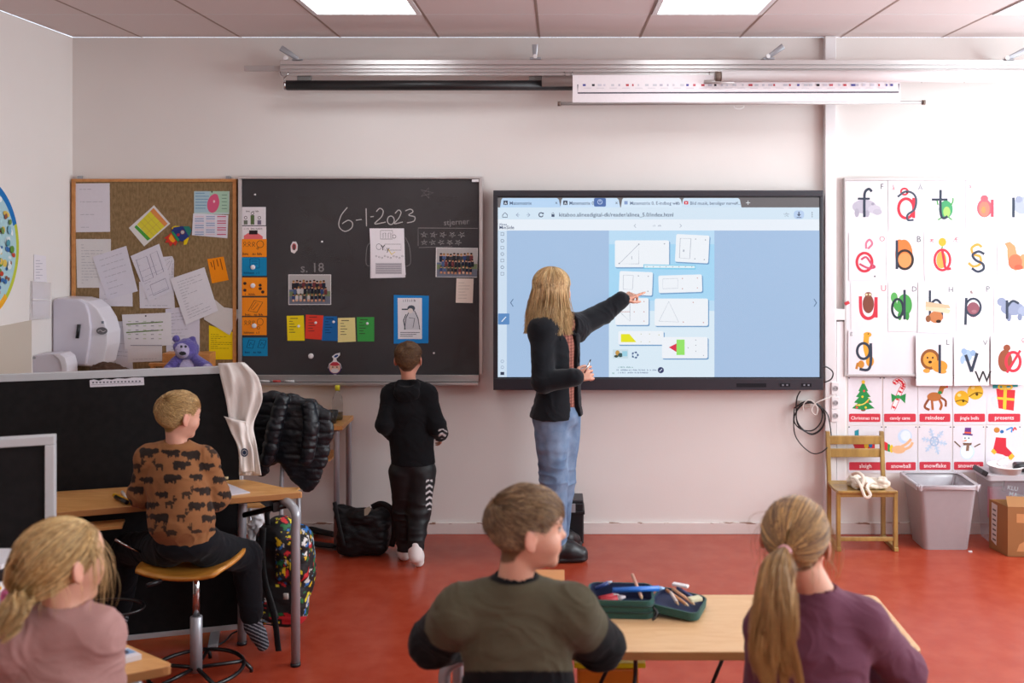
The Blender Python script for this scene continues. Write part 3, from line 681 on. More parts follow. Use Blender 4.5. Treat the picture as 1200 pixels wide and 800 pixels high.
def textlines(p, n, f0=.15, f1=.85, col='#a3a0aa', seed=1, w=.5, top=.12, bot=.9):
    """rows of faint writing across a tilted sheet with corners p (tl, tr, br, bl)"""
    def art(cv):
        rr = random.Random(seed)
        def B(u, v): return (p[0][0]*(1-u)*(1-v)+p[1][0]*u*(1-v)+p[2][0]*u*v+p[3][0]*(1-u)*v, p[0][1]*(1-u)*(1-v)+p[1][1]*u*(1-v)+p[2][1]*u*v+p[3][1]*(1-u)*v)
        for k in range(n):
            v = top+(bot-top)*k/max(1, n-1); u = f0
            while u < f1:
                l = rr.uniform(.04, .16); e = min(u+l, f1); cv.stroke([B(u, v), B(e, v)], w, col); u = e+.03
                if rr.random() < .18: break
    return art
pp = [
 ('paper', [(87, 215), (128.5, 214.5), (129, 271.5), (89, 272)], '#d9d4dc', 0, 4, 'white sheet with few lines in the top left corner of the pin board'),
 ('paper', [(89, 280), (130, 280), (129, 337), (90.5, 337)], '#d6d2d2', 0, 14, 'white printed sheet at the left edge of the pin board below the corner sheet'),
 ('paper', [(116.5, 330), (155, 330), (155.5, 359), (116.5, 358.5)], '#d9d5dd', .002, 5, 'white sheet whose lower half shows under the tilted sheet at the left'),
 ('paper', [(108.5, 301), (148, 288), (161.5, 341), (126, 351.5)], '#d5d1dc', .004, 7, 'tilted white sheet, leftmost of the three leaning sheets'),
 ('paper', [(163, 330), (203, 330), (205, 361), (164, 361)], '#d7d3db', .002, 4, 'white sheet with a drawn frame sticking out below the middle tilted sheet'),
 ('paper', [(190, 301), (202, 300), (204, 305), (203.5, 342), (185, 345)], '#d7d3db', .003, 6, 'narrow strip of white paper to the right of the middle tilted sheet'),
 ('paper', [(153, 300), (186.5, 285.5), (203, 340), (174, 353)], '#d8d4de', .0055, 9, 'tilted white worksheet with boxes in the middle of the pin board'),
 ('paper', [(194, 362), (234, 357), (234, 415), (195, 415)], '#d3cfdc', .001, 12, 'white sheet behind the teddy bear'),
 ('paper', [(124, 377), (152, 376), (156, 433), (123, 430)], '#d2cfd9', .001, 10, 'white printed sheet beside the towel dispenser'),
 ('paper', [(149, 392), (190, 390), (190, 423), (150, 424.5)], '#dad6da', .0025, 2, 'white sheet hanging under the green lined calendar'),
 ('paper', [(240, 341), (262.5, 360), (283.5, 363), (269, 392.5), (239, 374)], '#cfc8c4', .006, 0, 'crumpled beige sheet pointing to the right over the frame'),
 ('paper', [(199.5, 326.5), (239.5, 313), (255.5, 364), (218, 380.5)], '#dcd8de', .0095, 14, 'large tilted white handwritten sheet at the right of the pin board')]
for k, (n, pts, col, off, nl, lab) in enumerate(pp):
    tl = pts if len(pts) == 4 else (pts[:4] if k != 10 else None)
    art = textlines(tl, nl, seed=k+3) if tl and nl else None
    if k == 6:
        def art(cv, p=pts):
            textlines(p, 7, .1, .9, '#b0acc0', 4)(cv)
            for a in ((160, 305, 172, 300, 180, 325, 168, 330), (176, 298, 184, 294, 192, 318, 184, 322), (176, 334, 194, 326, 198, 338, 180, 346)): cv.stroke([(a[0], a[1]), (a[2], a[3]), (a[4], a[5]), (a[6], a[7])], .6, '#8f8ba0', closed=True)
    sheet(n, pts, col, KY, off, lab, 'paper', 'papers on the pin board', art)
def chart(cv):
    p = [(178, 243.5), (197, 263), (174, 283.5), (156, 267)]
    cv.poly([(180, 243.5), (196.5, 262), (193, 265.5), (176, 247.5)], '#d98a4c'); cv.poly([(176, 247.5), (193, 265.5), (176.5, 280), (160.5, 263)], '#d9cc3a'); cv.poly([(160, 263.5), (176.5, 279.5), (173, 282), (157.5, 266)], '#4b9a3a')
    for t_ in (.25, .5, .75): cv.stroke([(176+(160.5-176)*t_, 247.5+15.5*t_), (193-16.5*t_, 265.5+14.5*t_)], .5, '#c2a84a')
    for t_ in (.33, .66): cv.stroke([(176+17*t_, 247.5+18*t_), (160.5+16*t_, 263+17*t_)], .5, '#c9b04a')
sheet('colour_chart', [(180.5, 240.5), (199.5, 262), (169, 288.5), (151, 267)], '#dcd7d4', KY, .001, 'tilted chart in orange, yellow and green on the pin board', 'chart', None, chart)
def cal(cv):
    for y in (379, 388.5): cv.stroke([(148, y+1), (191, y-2)], 1.4, '#68804c')
    for r_ in range(5):
        for c_ in range(5): cv.rect(150+c_*9, 376+r_*5, 153.5+c_*9, 377.2+r_*5, '#a09ca4' if c_ % 2 else '#b8c0a8')
    cv.rect(153, 404, 190, 405, '#9a96a0'); cv.ell(171, 370, 1, 1, '#2a2a30')
sheet('calendar', [(143, 368.5), (191, 366.5), (200.5, 366), (201, 404), (146, 409)], '#dedade', KY, .0045, 'white calendar sheet with two green lines in the lower part of the pin board', 'calendar', None, cal)
def pink(cv):
    cv.rect(228, 224, 246, 249, '#a8c4cf'); cv.rect(246, 224, 268, 249, '#a9c8b0'); cv.ell(250, 238.5, 7, 11, '#d25a7c', rot=.2); cv.ell(252, 231, 4, 4, '#d25a7c'); cv.ell(251, 236, 1.2, 1.6, '#eac8cc')
    for k in range(6): cv.rect(229, 226+k*3.5, 240+(k*5) % 6, 226.8+k*3.5, '#6f93b0')
    for k in range(5): cv.rect(260, 228+k*4, 266, 228.8+k*4, '#6b8a7a')
    cv.ell(248.5, 224.8, .9, .9, '#2a2a30')
sheet('health_poster', [(227.5, 224), (269, 224), (268.5, 251), (227.5, 250.5)], '#bcd0cc', KY, .001, 'pale blue leaflet with a pink figure, top right of the pin board', 'leaflet', None, pink)
def table_(cv):
    for r_ in range(9):
        for c_, cc in enumerate(('#9ba6c4', '#9ba6c4', '#c45a78')): cv.rect(228.5+c_*13, 253+r_*2.6, 239+c_*13, 254.4+r_*2.6, cc if (r_+c_) % 3 else '#d9c2cc')
sheet('leaflet', [(226.5, 250), (267.5, 252), (266.5, 279), (225, 275.5)], '#dcd9e2', KY, .0028, 'white leaflet with three coloured columns under the pink figure leaflet', 'leaflet', None, table_)
sheet('sticky_note', [(243, 303.5), (262, 300.5), (268, 328), (248.5, 332)], '#f08c12', KY, .001, 'orange sticky note on the right side of the pin board', 'note', None, dense([((250, 305), (252, 316)), ((254, 304), (256, 312)), ((258, 303), (261, 316)), ((247, 307), (249, 313))], '#7a3c10', 1))
sheet('yellow_note', [(245, 381), (273, 389), (273, 421), (245, 421)], '#f0d010', KY, .001, 'bright yellow handwritten note near the bottom right of the pin board', 'note', None, textlines([(245, 389), (273, 390), (273, 410), (245, 410)], 8, .08, .95, '#8a6a10', 3))
def rocket(cv):
    cv.slab([(204, 266.5), (213, 265), (222, 265), (225, 270), (222, 277), (214, 283), (208, 281), (201, 272)], '#2b3a78', .003)
    cv.poly([(201, 272), (203.5, 271), (211, 281), (209, 283.5)], '#2f8a5a'); cv.poly([(215, 265), (222, 265), (225, 270), (222, 277)], '#2f7a6a')
    cv.ell(214.5, 272, 2.4, 2.4, '#b9b0b0'); cv.ring(214.5, 272, 2.4, 2.4, .7, '#7a4030'); cv.ell(209.5, 275, 1.8, 1.8, '#b03040')
cv = Canvas(front(KY-.001)); cv.slab([(201, 267), (205, 264.5), (211, 265), (208, 269), (203, 270)], '#e8c81a', .002); cv.slab([(216, 281), (220, 277), (221.5, 279), (219, 286), (215.5, 287)], '#e8c81a', .002)
cv.poly([(201, 272), (208, 283.5), (206, 288), (203, 285), (200, 289), (198, 284), (193.5, 284.5), (196, 280), (192.5, 279), (197, 276)], '#c8382c'); cv.poly([(201, 274), (206, 282), (203, 284), (200, 282), (198, 279)], '#f0a02a')
rocket(cv); cv.build('rocket_cutout', label='felt toy rocket in blue, red and yellow pinned on the hessian board', cat='rocket')
# ------------------------------------------------------------------ left wall: round illustrated poster, paper holder
def leftw(u, v, w):        # u, v: photo pixels seen on the left wall; w comes off it
    Y = -XL*F/(VX-u); return Vector((XL+w, Y, CZ-(v-VY)*Y/F))
yc = -XL*F/(VX+26); zc = CZ-(292-VY)*yc/F; R_ = .37
def circ(w, r=1.0, a0=0, a1=2*PI, n=48, ri=None):
    o = [(yc+R_*r*math.cos(a0+(a1-a0)*k/n), zc+R_*r*math.sin(a0+(a1-a0)*k/n)) for k in range(n+(ri is not None))]
    if ri is not None: o += [(yc+R_*ri*math.cos(a0+(a1-a0)*k/n), zc+R_*ri*math.sin(a0+(a1-a0)*k/n)) for k in range(n, -1, -1)]
    return o
cv = Canvas(lambda u, v, w: Vector((XL+w, u, v))); cv.step = .00005; cv.w = .002; cv.slab(circ(0), '#a9cbd2', .003)
cv.poly(circ(0, 1, .35, PI-.35, ri=.9), '#1d6fb4'); cv.poly(circ(0, 1, -.8, .35, ri=.93), '#b9c23a'); cv.poly(circ(0, 1, -PI+.8, -.8, ri=.9), '#e8a82a'); cv.poly(circ(0, 1, PI-.35, PI+.8, ri=.93), '#6aa84a')
rr = random.Random(11)
for k in range(220):
    a = rr.uniform(0, 2*PI); q_ = R_*.86*math.sqrt(rr.random()); s_ = rr.uniform(.008, .028)
    cv.ell(yc+q_*math.cos(a), zc+q_*math.sin(a), s_*rr.uniform(.5, 1.2), s_*rr.uniform(.5, 1.2), rr.choice(['#3a6aa4', '#e4e8ea', '#6d8f52', '#4d8f9f', '#d8b95a', '#2a3f66', '#d6dfe0', '#7fb0c6', '#8f5a48', '#5d8a3a', '#c8d8dc', '#b9452f']), rot=rr.uniform(0, 3), n=9)
cv.build('round_poster', label='round illustrated poster with a blue and yellow rim on the left wall', cat='poster')
cv = Canvas(leftw, base=.002); cv.slab([(39, 298), (53, 300), (54, 331), (39, 331)], '#dfdae0', .002)
for k in range(7): cv.rect(41, 305+k*3.4, 46+(k*3) % 6, 305.7+k*3.4, '#a8a4b4')
cv.build('wall_note', label='small printed note on the left wall above the clear holder', cat='note')
t = empty('paper_holder', leftw(46, 374, 0), 'clear plastic paper holder with white slips on the left wall', 'paper holder')
m_clear = mat('clear plastic', '#e8e4e6', rough=.15, alpha=.35, spec=.5)
cv = Canvas(leftw, base=.001); cv.slab([(35, 329), (57, 331), (57, 373), (34, 375)], m_clear, .012); cv.slab([(35, 350), (57, 351), (57, 352), (35, 351.5)], m_white, .004); cv.build('holder', t)
cv = Canvas(leftw, base=.003); cv.slab([(37, 334), (53, 335), (53, 370), (37, 371)], '#dcd6dc', .006); cv.build('paper_slips', t)
# ------------------------------------------------------------------ interactive screen
TY = WY-.13
tv = empty('interactive_screen', P(770, 457, TY), 'large wall-mounted interactive screen showing a web page with shape puzzles', 'screen')
fr = MB(); fbox(fr, 578, 223, 965, 457, TY+.012, .09); fbox(fr, 578, 223, 965, 230, TY, .03); fbox(fr, 578, 443.5, 965, 457, TY-.006, .03); fbox(fr, 578, 230, 583, 443.5, TY, .03); fbox(fr, 961, 230, 965, 443.5, TY, .03)
fr.build('screen_bezel', mat('screen bezel', '#2b2b33', rough=.4, var=.04), tv, bevel=.003)
for x in (920, 945):
    cv = Canvas(front(TY-.0065)); cv.slab([(x-6, 449), (x+6, 449), (x+6, 453), (x-6, 453)], '#1b1b20', .001); cv.rect(x-3.5, 450, x-1.5, 452, '#7d7d86'); cv.rect(x+1.5, 450, x+3.5, 452, '#7d7d86'); cv.build('port', tv)
cv = Canvas(front(TY-.0065)); cv.slab([(863, 449), (898, 449), (898, 453.5), (863, 453.5)], '#1b1b20', .001); cv.build('speaker_slot', tv)
cv = Canvas(front(TY-.0065)); cv.scrawl(9, 583, 452.6, 3.2, '#44454c'); cv.build('maker_name', tv)
E = .92
cv = Canvas(front(TY+.012), emit=E); cv.slab([(582, 229), (961, 229), (961, 444), (582, 444)], m_black, .002)
DK = '#2d3a52'
cv.rect(583.5, 232, 960, 441.5, '#eaf4ff'); cv.rect(583.5, 231.5, 960, 243, '#6e6a6c')
for x0, x1, c_ in ((586, 657, '#bddcfb'), (656.5, 727, '#cfe7ff'), (727.5, 800, '#dcefff'), (798.5, 869, '#d4e9fb')): cv.poly([(x0, 243.5), (x0+1.5, 234), (x0+3, 232), (x1-4, 232), (x1-2, 234), (x1, 243.5)], c_)
cv.rect(583.5, 243, 960, 257, '#d9ecfb'); cv.rect(583.5, 257, 960, 270, '#eef6ff')
cv.rect(590, 235, 595, 240, DK); cv.text('A', 591, 239.5, 4.5, '#e8f2ff'); cv.text('Matematrix', 597, 239.8, 5.6, '#4c5f80')
cv.rect(660, 235, 665, 240, DK); cv.text('A', 661, 239.5, 4.5, '#e8f2ff'); cv.text('Matematrix 0 - Elev', 667, 239.8, 5.6, '#4c5f80', sx=.95); cv.rect(731.5, 235.5, 735.5, 239.5, '#88a4d4'); cv.text('Matematrix 0, E-indbog web', 738, 239.8, 5.4, '#5c6f90', sx=.95)
cv.rect(801.5, 235.5, 806.5, 239.5, '#d8304a', 1); cv.poly([(803.3, 236.4), (805.4, 237.5), (803.3, 238.6)], '#fff'); cv.text('Blid musik, beroliger nerver...', 808.5, 239.8, 5.2, '#4c5f80', sx=.95)
for x in (652, 722.5, 793, 863.5): cv.stroke([(x-1.2, 236.5), (x+1.2, 239)], .5, '#56627a'); cv.stroke([(x+1.2, 236.5), (x-1.2, 239)], .5, '#56627a')
cv.stroke([(874, 237.5), (879, 237.5)], .8, '#dfe4ea'); cv.stroke([(876.5, 235), (876.5, 240)], .8, '#dfe4ea')
cv.rect(696, 232, 710, 242, '#4a6fae', 1.5); cv.ring(703, 236.5, 2.6, 2.6, .7, '#c9dcf8'); cv.stroke([(703, 234), (703, 237)], .7, '#c9dcf8')
I2 = '#41506c'
cv.stroke([(589, 252), (589, 254.5), (594.5, 254.5), (594.5, 251.5), (591.8, 249)], .8, I2, closed=True)
cv.stroke([(607.5, 249.5), (605, 251.8), (607.5, 254)], .7, '#93a4bf'); cv.stroke([(605, 251.8), (609, 251.8)], .6, '#93a4bf'); cv.stroke([(618.5, 249.5), (621, 251.8), (618.5, 254)], .7, '#93a4bf'); cv.stroke([(617, 251.8), (621, 251.8)], .6, '#93a4bf')
cv.ring(634, 251.6, 2.4, 2.4, .9, I2, .3, 5.9); cv.poly([(635, 249.3), (637.3, 249), (637, 251.3)], I2); cv.rect(646.3, 251, 649.8, 254, I2); cv.ring(648, 250.8, 1.2, 1.6, .5, I2)
cv.text('kitaboo.alineadigital-dk/reader/alinea_5.0/index.html', 655, 253.6, 6.4, '#3f5474')
star(cv, 921.5, 251.5, 3.4, .5, I2); cv.rect(930, 246.5, 942, 256.5, '#bcd4f4', 4); cv.stroke([(936, 248), (936, 252.5)], 1.4, I2); cv.poly([(933.6, 251), (938.4, 251), (936, 253.7)], I2); cv.rect(933.4, 254.4, 938.6, 255.2, I2)
for k in range(3): cv.ell(951.5, 249+k*2.4, .6, .6, I2, n=8)
cv.text('Alinea', 585, 264, 3.6, '#31507c'); cv.text('MinSide', 585, 268.3, 5.6, '#1f3a66')
cv.stroke([(745, 262.5), (743, 264.5), (745, 266.5)], .5, '#8c98ac'); cv.stroke([(796.5, 262.5), (798.5, 264.5), (796.5, 266.5)], .5, '#8c98ac'); cv.scrawl(5, 765, 265.4, 3.2, '#9aa6ba')
cv.rect(583.5, 270, 594, 441.5, '#d3e6f8'); cv.rect(594, 270, 960, 441.5, '#a9c6e8')
for k, y in enumerate((274, 282, 290, 297.5, 305, 313, 320.5)):
    if k % 2: cv.ring(588.7, y, 1.7, 1.7, .6, '#5d7392')
    else: cv.stroke([(587, y-1.5), (590.5, y-1.5), (590.5, y+1.7), (587, y+1.7)], .6, '#5d7392', closed=True)
for y in (423, 430): cv.ring(588.7, y, 1.6, 1.6, .5, '#8aa0c0')
cv.rect(586.5, 435.5, 591, 439, '#2d3a52'); cv.rect(583.8, 367, 597, 380, '#5d8fc8', 1); cv.stroke([(588, 376.5), (593, 371)], 1.1, '#e4f0ff')
cv.stroke([(601.5, 350), (598.5, 354.5), (601.5, 359)], .8, '#44648f'); cv.stroke([(953.5, 350), (956.5, 354.5), (953.5, 359)], .8, '#44648f')
cv.rect(713.5, 270, 837, 441.5, '#bfe2fb'); cv.rect(713.5, 286, 837, 352, '#a9dcfa'); cv.rect(713.5, 364, 837, 441.5, '#dff1fd')
def pcard(x0, y0, x1, y1, rot=0):
    cx, cy = (x0+x1)/2, (y0+y1)/2; c, s_ = math.cos(rot), math.sin(rot)
    R = lambda pts: [(cx+(a-cx)*c-(b-cy)*s_, cy+(a-cx)*s_+(b-cy)*c) for a, b in pts]
    cv.poly(R(rrect(x0+.8, y0+1, x1+1.2, y1+1.4, 2)), '#6fa0cc'); cv.poly(R(rrect(x0, y0, x1, y1, 2)), '#f4f9ff')
pcard(720.5, 281.5, 784, 313); cv.stroke([(725.5, 309), (748.5, 286), (748.5, 309)], .55, '#8a94a8', closed=True); cv.ell(748.5, 286, .7, .7, '#6a7488'); cv.ell(725.5, 308.5, .7, .7, '#6a7488'); cv.ell(778.5, 285.5, .6, .6, '#6a7488'); cv.text('1', 739, 303.5, 5, '#8a94a8')
pcard(791.5, 275, 830.5, 307.5, .05); cv.stroke([(797, 279), (809.5, 279.5), (808, 303), (796, 302)], .5, '#8a94a8', closed=True); cv.text('8', 800, 295, 4, '#8a94a8')
for x, y in ((815, 280), (814, 303), (826.5, 281), (825, 304)): cv.ell(x, y, .6, .6, '#6a7488', n=8)
cv.poly([(754, 309.5), (815, 310.5), (815, 315.5), (754, 315)], '#7fd0ef'); cv.poly([(755, 310.5), (814, 311.5), (814, 314), (755, 313.5)], '#e6f6fd')
for k in range(8): cv.ell(758+k*7.5, 312.3, .5, .5, '#7f8ca4', n=8)
pcard(725.5, 318, 764.5, 345.5, .04); cv.stroke([(730.5, 322), (742, 322.5), (741, 339), (730, 338.5)], .45, '#a0a8b8', closed=True); cv.ell(748, 323, .6, .6, '#6a7488'); cv.ell(759.5, 323.5, .6, .6, '#6a7488'); cv.ell(759, 341, .6, .6, '#6a7488')
pcard(771.5, 322, 822.5, 342.5, -.03); cv.stroke([(776.5, 326.5), (794, 326), (794, 337.5), (776.5, 338)], .4, '#b0b8c8', closed=True)
for x, y in ((799.5, 326), (799.5, 338), (817, 325.5), (817, 337)): cv.ell(x, y, .6, .6, '#c06a5a', n=8)
pcard(721, 349, 760, 380.5); cv.stroke([(726, 355), (738, 355), (738, 376), (726, 365), (738, 365)], .5, '#9aa2b2'); cv.stroke([(726, 365), (738, 365)], .5, '#c87a6a')
for x, y in ((754.5, 353), (743, 365), (754.5, 365), (754.5, 376)): cv.ell(x, y, .6, .6, '#c06a5a', n=8)
pcard(767, 349.5, 829.5, 381.5); cv.stroke([(783.5, 353), (772, 376), (795, 377)], .5, '#9aa8b8', closed=True); cv.ell(812, 354, .6, .6, '#c06a5a'); cv.ell(800.5, 377, .6, .6, '#c06a5a'); cv.ell(824, 377.5, .6, .6, '#c06a5a')
pcard(724.5, 387.5, 777.5, 403.5); cv.poly([(727.5, 391), (737.5, 391), (745.5, 400.5), (727.5, 400.5)], '#ecea1e')
for x, y in ((751, 391), (761, 391), (772, 392), (751, 400), (761, 400)): cv.ell(x, y, .5, .5, '#b0b060', n=8)
pcard(775.5, 394.5, 829, 419.5); cv.poly([(783.5, 406.5), (792.5, 402), (792.5, 412)], '#e0304e'); cv.rect(792.5, 397.5, 802, 415.5, '#98ea6a')
for x, y in ((806, 407), (815, 398), (815, 404), (815, 411), (824, 416)): cv.ell(x, y, .5, .5, '#5a6a7a', n=8)
cv.rect(718, 409, 736, 419.5, '#cfe4ee'); cv.ell(723.5, 413, 2.5, 3, '#c89a4a'); cv.ell(727, 415.5, 3, 2.5, '#3a5a5a'); cv.rect(729, 411, 735, 417, '#9fd6ea'); cv.ell(722, 417, 2.5, 1.5, '#3a4a3a')
for k in range(5): a = 2*PI*k/5; cv.ell(744+3.2*math.cos(a), 415.5+3.2*math.sin(a), 1.2, 1.2, '#3d5f8e', n=8)
cv.ring(744, 415.5, 3.2, 3.2, .5, '#3d5f8e')
cv.scrawl(12, 722.5, 430.6, 2.6, '#3f8a8a'); cv.scrawl(29, 722.5, 433.8, 2.6, '#2d4f86'); cv.scrawl(24, 722.5, 436.8, 2.6, '#2d4f86'); cv.ell(774, 433, 3.6, 3.6, '#2a3a66'); cv.stroke([(772.5, 434.5), (775.5, 431.5)], .8, '#e4f0ff')
cv.scrawl(2, 717.5, 437.5, 2.8, '#5a9a8a')
cv.build('display', tv)
# ------------------------------------------------------------------ magnetic white board with alphabet cards
AY = WY-.03
wb = empty('white_board', P(1100, 440, AY), 'white magnetic board behind the alphabet cards', 'board')
fbox(MB(), 991, 211, 1290, 439, AY, .02).build('board_surface', mat('white enamel', '#dedcdf', rough=.3, var=.02), wb)
fr = MB()
for a in ((989.5, 208, 1290, 211.5), (989.5, 211.5, 992, 439), (989.5, 438.5, 1290, 441)): fbox(fr, *a, AY-.008, .03)
fr.build('board_frame', m_alu_dull, wb, bevel=.002)
SL, RD, GR = '#39414f', '#c93a48', '#4b9a4e'
class Card:
    def __init__(s, cv, x, y, w, h): s.cv = cv; s.x = x; s.y = y; s.k = w/42.0; s.l = h/58.0
    def T(s, pts): return [(s.x+a*s.k, s.y+b*s.l) for a, b in pts]
    def s(s, pts, w, c, smooth=True, closed=False): s.cv.stroke(s.T(pts), w*1.4, c, smooth=smooth, closed=closed); return s
    def e(s, cx, cy, rx, ry, c, rot=0): (x, y), = s.T([(cx, cy)]); s.cv.ell(x, y, rx*s.k, ry*s.l, c, rot); return s
    def r(s, cx, cy, rx, ry, w, c, a0=0, a1=2*PI): (x, y), = s.T([(cx, cy)]); s.cv.ring(x, y, rx*s.k, ry*s.l, w*1.35, c, a0, a1); return s
    def p(s, pts, c): s.cv.poly(s.T(pts), c); return s
    def t(s, txt, x, y, sz, c, al='l'): (a, b), = s.T([(x, y)]); s.cv.text(txt, a, b, sz*(1.25 if len(txt) < 3 else 1), c, align=al); return s
def a_f(c): c.e(19, 31, 13, 8, '#b3b0bd').e(30, 34, 7, 5, '#bdbac6').e(33, 37, 5, 3.5, '#b3b0bd').e(11, 38, 2.5, 5, '#a5a2b0').e(22, 39, 2.5, 4, '#a5a2b0').e(28, 28, 1.6, 1.6, '#9794a2').s([(27, 14), (24, 11), (20, 14), (19, 22), (19, 43)], 2.2, SL).s([(12, 22), (25, 22)], 1.8, SL).t('F', 36, 11, 7, '#55585f')
def a_aa(c): c.r(21, 32, 9, 11, 2.6, RD).s([(30, 20), (30, 43)], 2.6, RD, False).r(19, 13, 4, 3.5, 1.8, RD).s([(11, 19), (20, 13), (29, 15), (33, 22), (31, 33), (23, 39), (23, 45), (30, 45)], 1.8, '#4a5260').e(22, 14, 1, 1, '#222').t('å', 4, 11, 7, '#c98088').t('Å', 35, 11, 7, '#8a8c94')
def a_t(c): c.e(24, 33, 8, 10, '#4a9a68').s([(15, 28), (14, 23)], 1.2, GR).s([(30, 28), (32, 24), (32, 20)], 1.2, GR).s([(20, 42), (15, 45)], 1.2, GR).s([(27, 42), (31, 45)], 1.2, GR).e(25, 36, 4, 6, '#9abf6a').s([(18, 11), (18, 36), (21, 43), (26, 41)], 2.2, SL).s([(8, 22), (26, 22)], 1.9, SL).t('T', 35, 11, 6, '#b0b2b8')
def a_a(c): c.r(21, 32, 7, 9, 2.4, '#d8606a').e(21, 33, 6, 9, '#df7a68').e(21, 21, 4.5, 4, '#d8606a').s([(30, 22), (30, 42)], 2.6, '#d8505e', False).e(20, 34, 2.4, 4, '#b08a58').t('a', 3, 9, 6, '#c96a74')
def a_n(c): c.e(20, 29, 9, 10, '#9aa0b0').e(27, 24, 5, 6, '#a8aebc').e(17, 22, 4, 4, '#8a90a2').s([(11, 20), (11, 43)], 2.4, SL, False).s([(24, 36), (26, 43)], 2, '#8a90a2')
def a_o(c): c.r(18, 36, 9, 11, 2.4, RD).s([(22, 20), (27, 14), (24, 9), (20, 13), (20, 20)], 1.8, '#c9748a').s([(14, 33), (20, 30), (26, 38), (30, 42), (22, 43), (12, 38)], 1.8, '#c4506a').t('O', 35, 11, 7, '#c98088').e(30, 53, 1, 1, '#333')
def a_b(c): c.e(20, 27, 10, 18, '#df7a42').e(15, 13, 4, 4, '#df7a42').e(21, 34, 8, 9, '#e8935a').r(21, 33, 9, 11, 2.2, '#3a3230').s([(12, 10), (12, 44)], 2.2, SL, False).t('B', 34, 12, 8, '#55585f')
def a_ae(c): c.e(21, 12, 4.5, 5, '#e2a83a').s([(21, 17), (20, 22)], 1.2, GR).e(20, 33, 6, 10, '#e8a050').r(21, 33, 9, 12, 2.2, RD).s([(21, 22), (23, 34), (25, 43), (31, 43)], 2.2, RD).t('æ', 6, 12, 6.5, '#c4606a').t('Æ', 33, 12, 6.5, '#cf8890')
def a_s(c): c.s([(24, 18), (19, 15), (12, 19), (14, 26), (22, 29), (22, 37), (14, 40), (8, 36)], 2.2, '#dd9a48').s([(27, 26), (20, 23), (13, 27), (17, 33), (25, 37), (26, 43), (19, 46), (12, 42)], 2.2, SL)
def a_sq(c): c.p([(8, 14), (14, 12), (20, 17), (22, 26), (28, 30), (34, 36), (30, 44), (20, 46), (13, 40), (11, 28), (11, 20)], '#e28a62').e(20, 36, 8, 9, '#dd6a4e').e(30, 30, 4, 3.5, '#e28a62').e(24, 42, 5, 3, '#cf5a44')
def a_u(c): c.s([(11, 17), (12, 36), (19, 43), (27, 38), (29, 18)], 2.8, RD).s([(29, 18), (29, 42)], 2.6, RD, False).e(20, 26, 6.5, 11, '#7c4a3c').e(20, 15, 4, 3, '#8a5a48').e(18, 15, 1.2, 1.2, '#e8d8b0').e(22, 15, 1.2, 1.2, '#e8d8b0').t('U', 34, 11, 8, '#c98088')
def a_d(c): c.e(24, 27, 11, 13, GR).e(9, 18, 5, 6, '#5aa85a').s([(9, 22), (12, 30), (18, 34)], 3.5, GR).e(28, 40, 3, 5, '#3f8a44').e(17, 40, 3, 5, '#3f8a44').r(14, 31, 8, 11, 2.1, '#2e3a40').s([(24, 9), (24, 44)], 2.1, SL, False).t('D', 34, 11, 7, '#66696f')
def a_h(c): c.s([(14, 9), (14, 42)], 2, SL, False).s([(14, 26), (21, 20), (27, 26), (28, 42)], 2, SL).e(21, 40, 8, 7, '#b9774c').e(12, 42, 3, 4, '#8a5a3c').e(24, 45, 3, 2, '#3a2a22').p([(9, 26), (31, 29), (38, 32), (36, 36), (9, 32)], '#d8c2a4').p([(9, 22), (36, 26), (38, 30), (9, 28)], '#c8b090').t('H', 35, 11, 7, '#66696f')
def a_p(c): c.e(19, 32, 7.5, 9, '#8a5560').r(19, 29, 8.5, 10, 2, SL).s([(11, 18), (10, 50)], 2.2, SL, False).e(20, 34, 3, 2, '#9a6a72').t('P', 33, 11, 8, '#66696f')
def a_r(c): c.e(20, 30, 13, 8, '#8790a8').e(32, 33, 6, 6, '#939cb2').e(8, 22, 5, 5, '#8790a8').e(16, 40, 2.6, 5, '#79829a').e(28, 40, 2.6, 4, '#79829a').s([(14, 20), (14, 42)], 2.2, SL, False).s([(14, 28), (20, 21), (27, 24)], 2, SL)
def a_g(c): c.s([(23, 4), (22, 22), (25, 34)], 4.6, '#dfa23a').e(24, 6, 5, 3.4, '#dfa23a').e(16, 44, 4, 5, '#c98a3a').e(27, 40, 5, 7, '#d89a3a').s([(12, 42), (10, 50)], 2, '#b97a34').r(19, 27, 8, 10, 2.3, SL).s([(28, 17), (28, 42), (24, 51), (14, 50)], 2.3, SL).t('g', 2, 6, 5.5, '#8a8a90').e(25, 5, .8, .8, '#222')
def a_l(c): c.e(16, 28, 11, 12, '#8a5630').e(16, 28, 8, 8.5, '#dd9a44').e(27, 36, 9, 7, '#d8933a').e(13, 26, 1, 1.3, '#222').e(19, 26, 1, 1.3, '#222').e(16, 31, 2.2, 1.6, '#3a2418').e(12, 41, 4, 2.6, '#dd9a44').e(30, 42, 5, 2.4, '#dd9a44').s([(27, 11), (27, 44)], 2.2, SL, False).t('L', 34, 11, 7, '#66696f')
def a_v(c): c.e(16, 23, 6, 7, '#9fb8d4').e(12, 18, 3.5, 3.5, '#8fa9c8').e(23, 20, 3.6, 3.6, '#8fa9c8').e(10, 28, 2.6, 5, '#9fb8d4').s([(14, 22), (21, 42)], 2.5, SL, False).s([(21, 42), (28, 20)], 2.5, SL, False).t('V', 35, 11, 7, '#77797f').t('W', 25, 54, 15, '#3a3a3a')
def a_oo(c): c.e(16, 30, 8, 13, '#8f4f38').e(18, 15, 4, 4, '#8f4f38').r(25, 31, 8, 11, 2.6, RD).s([(18, 44), (33, 18)], 2.2, RD, False).t('Ø', 34, 9, 7, '#c98088')
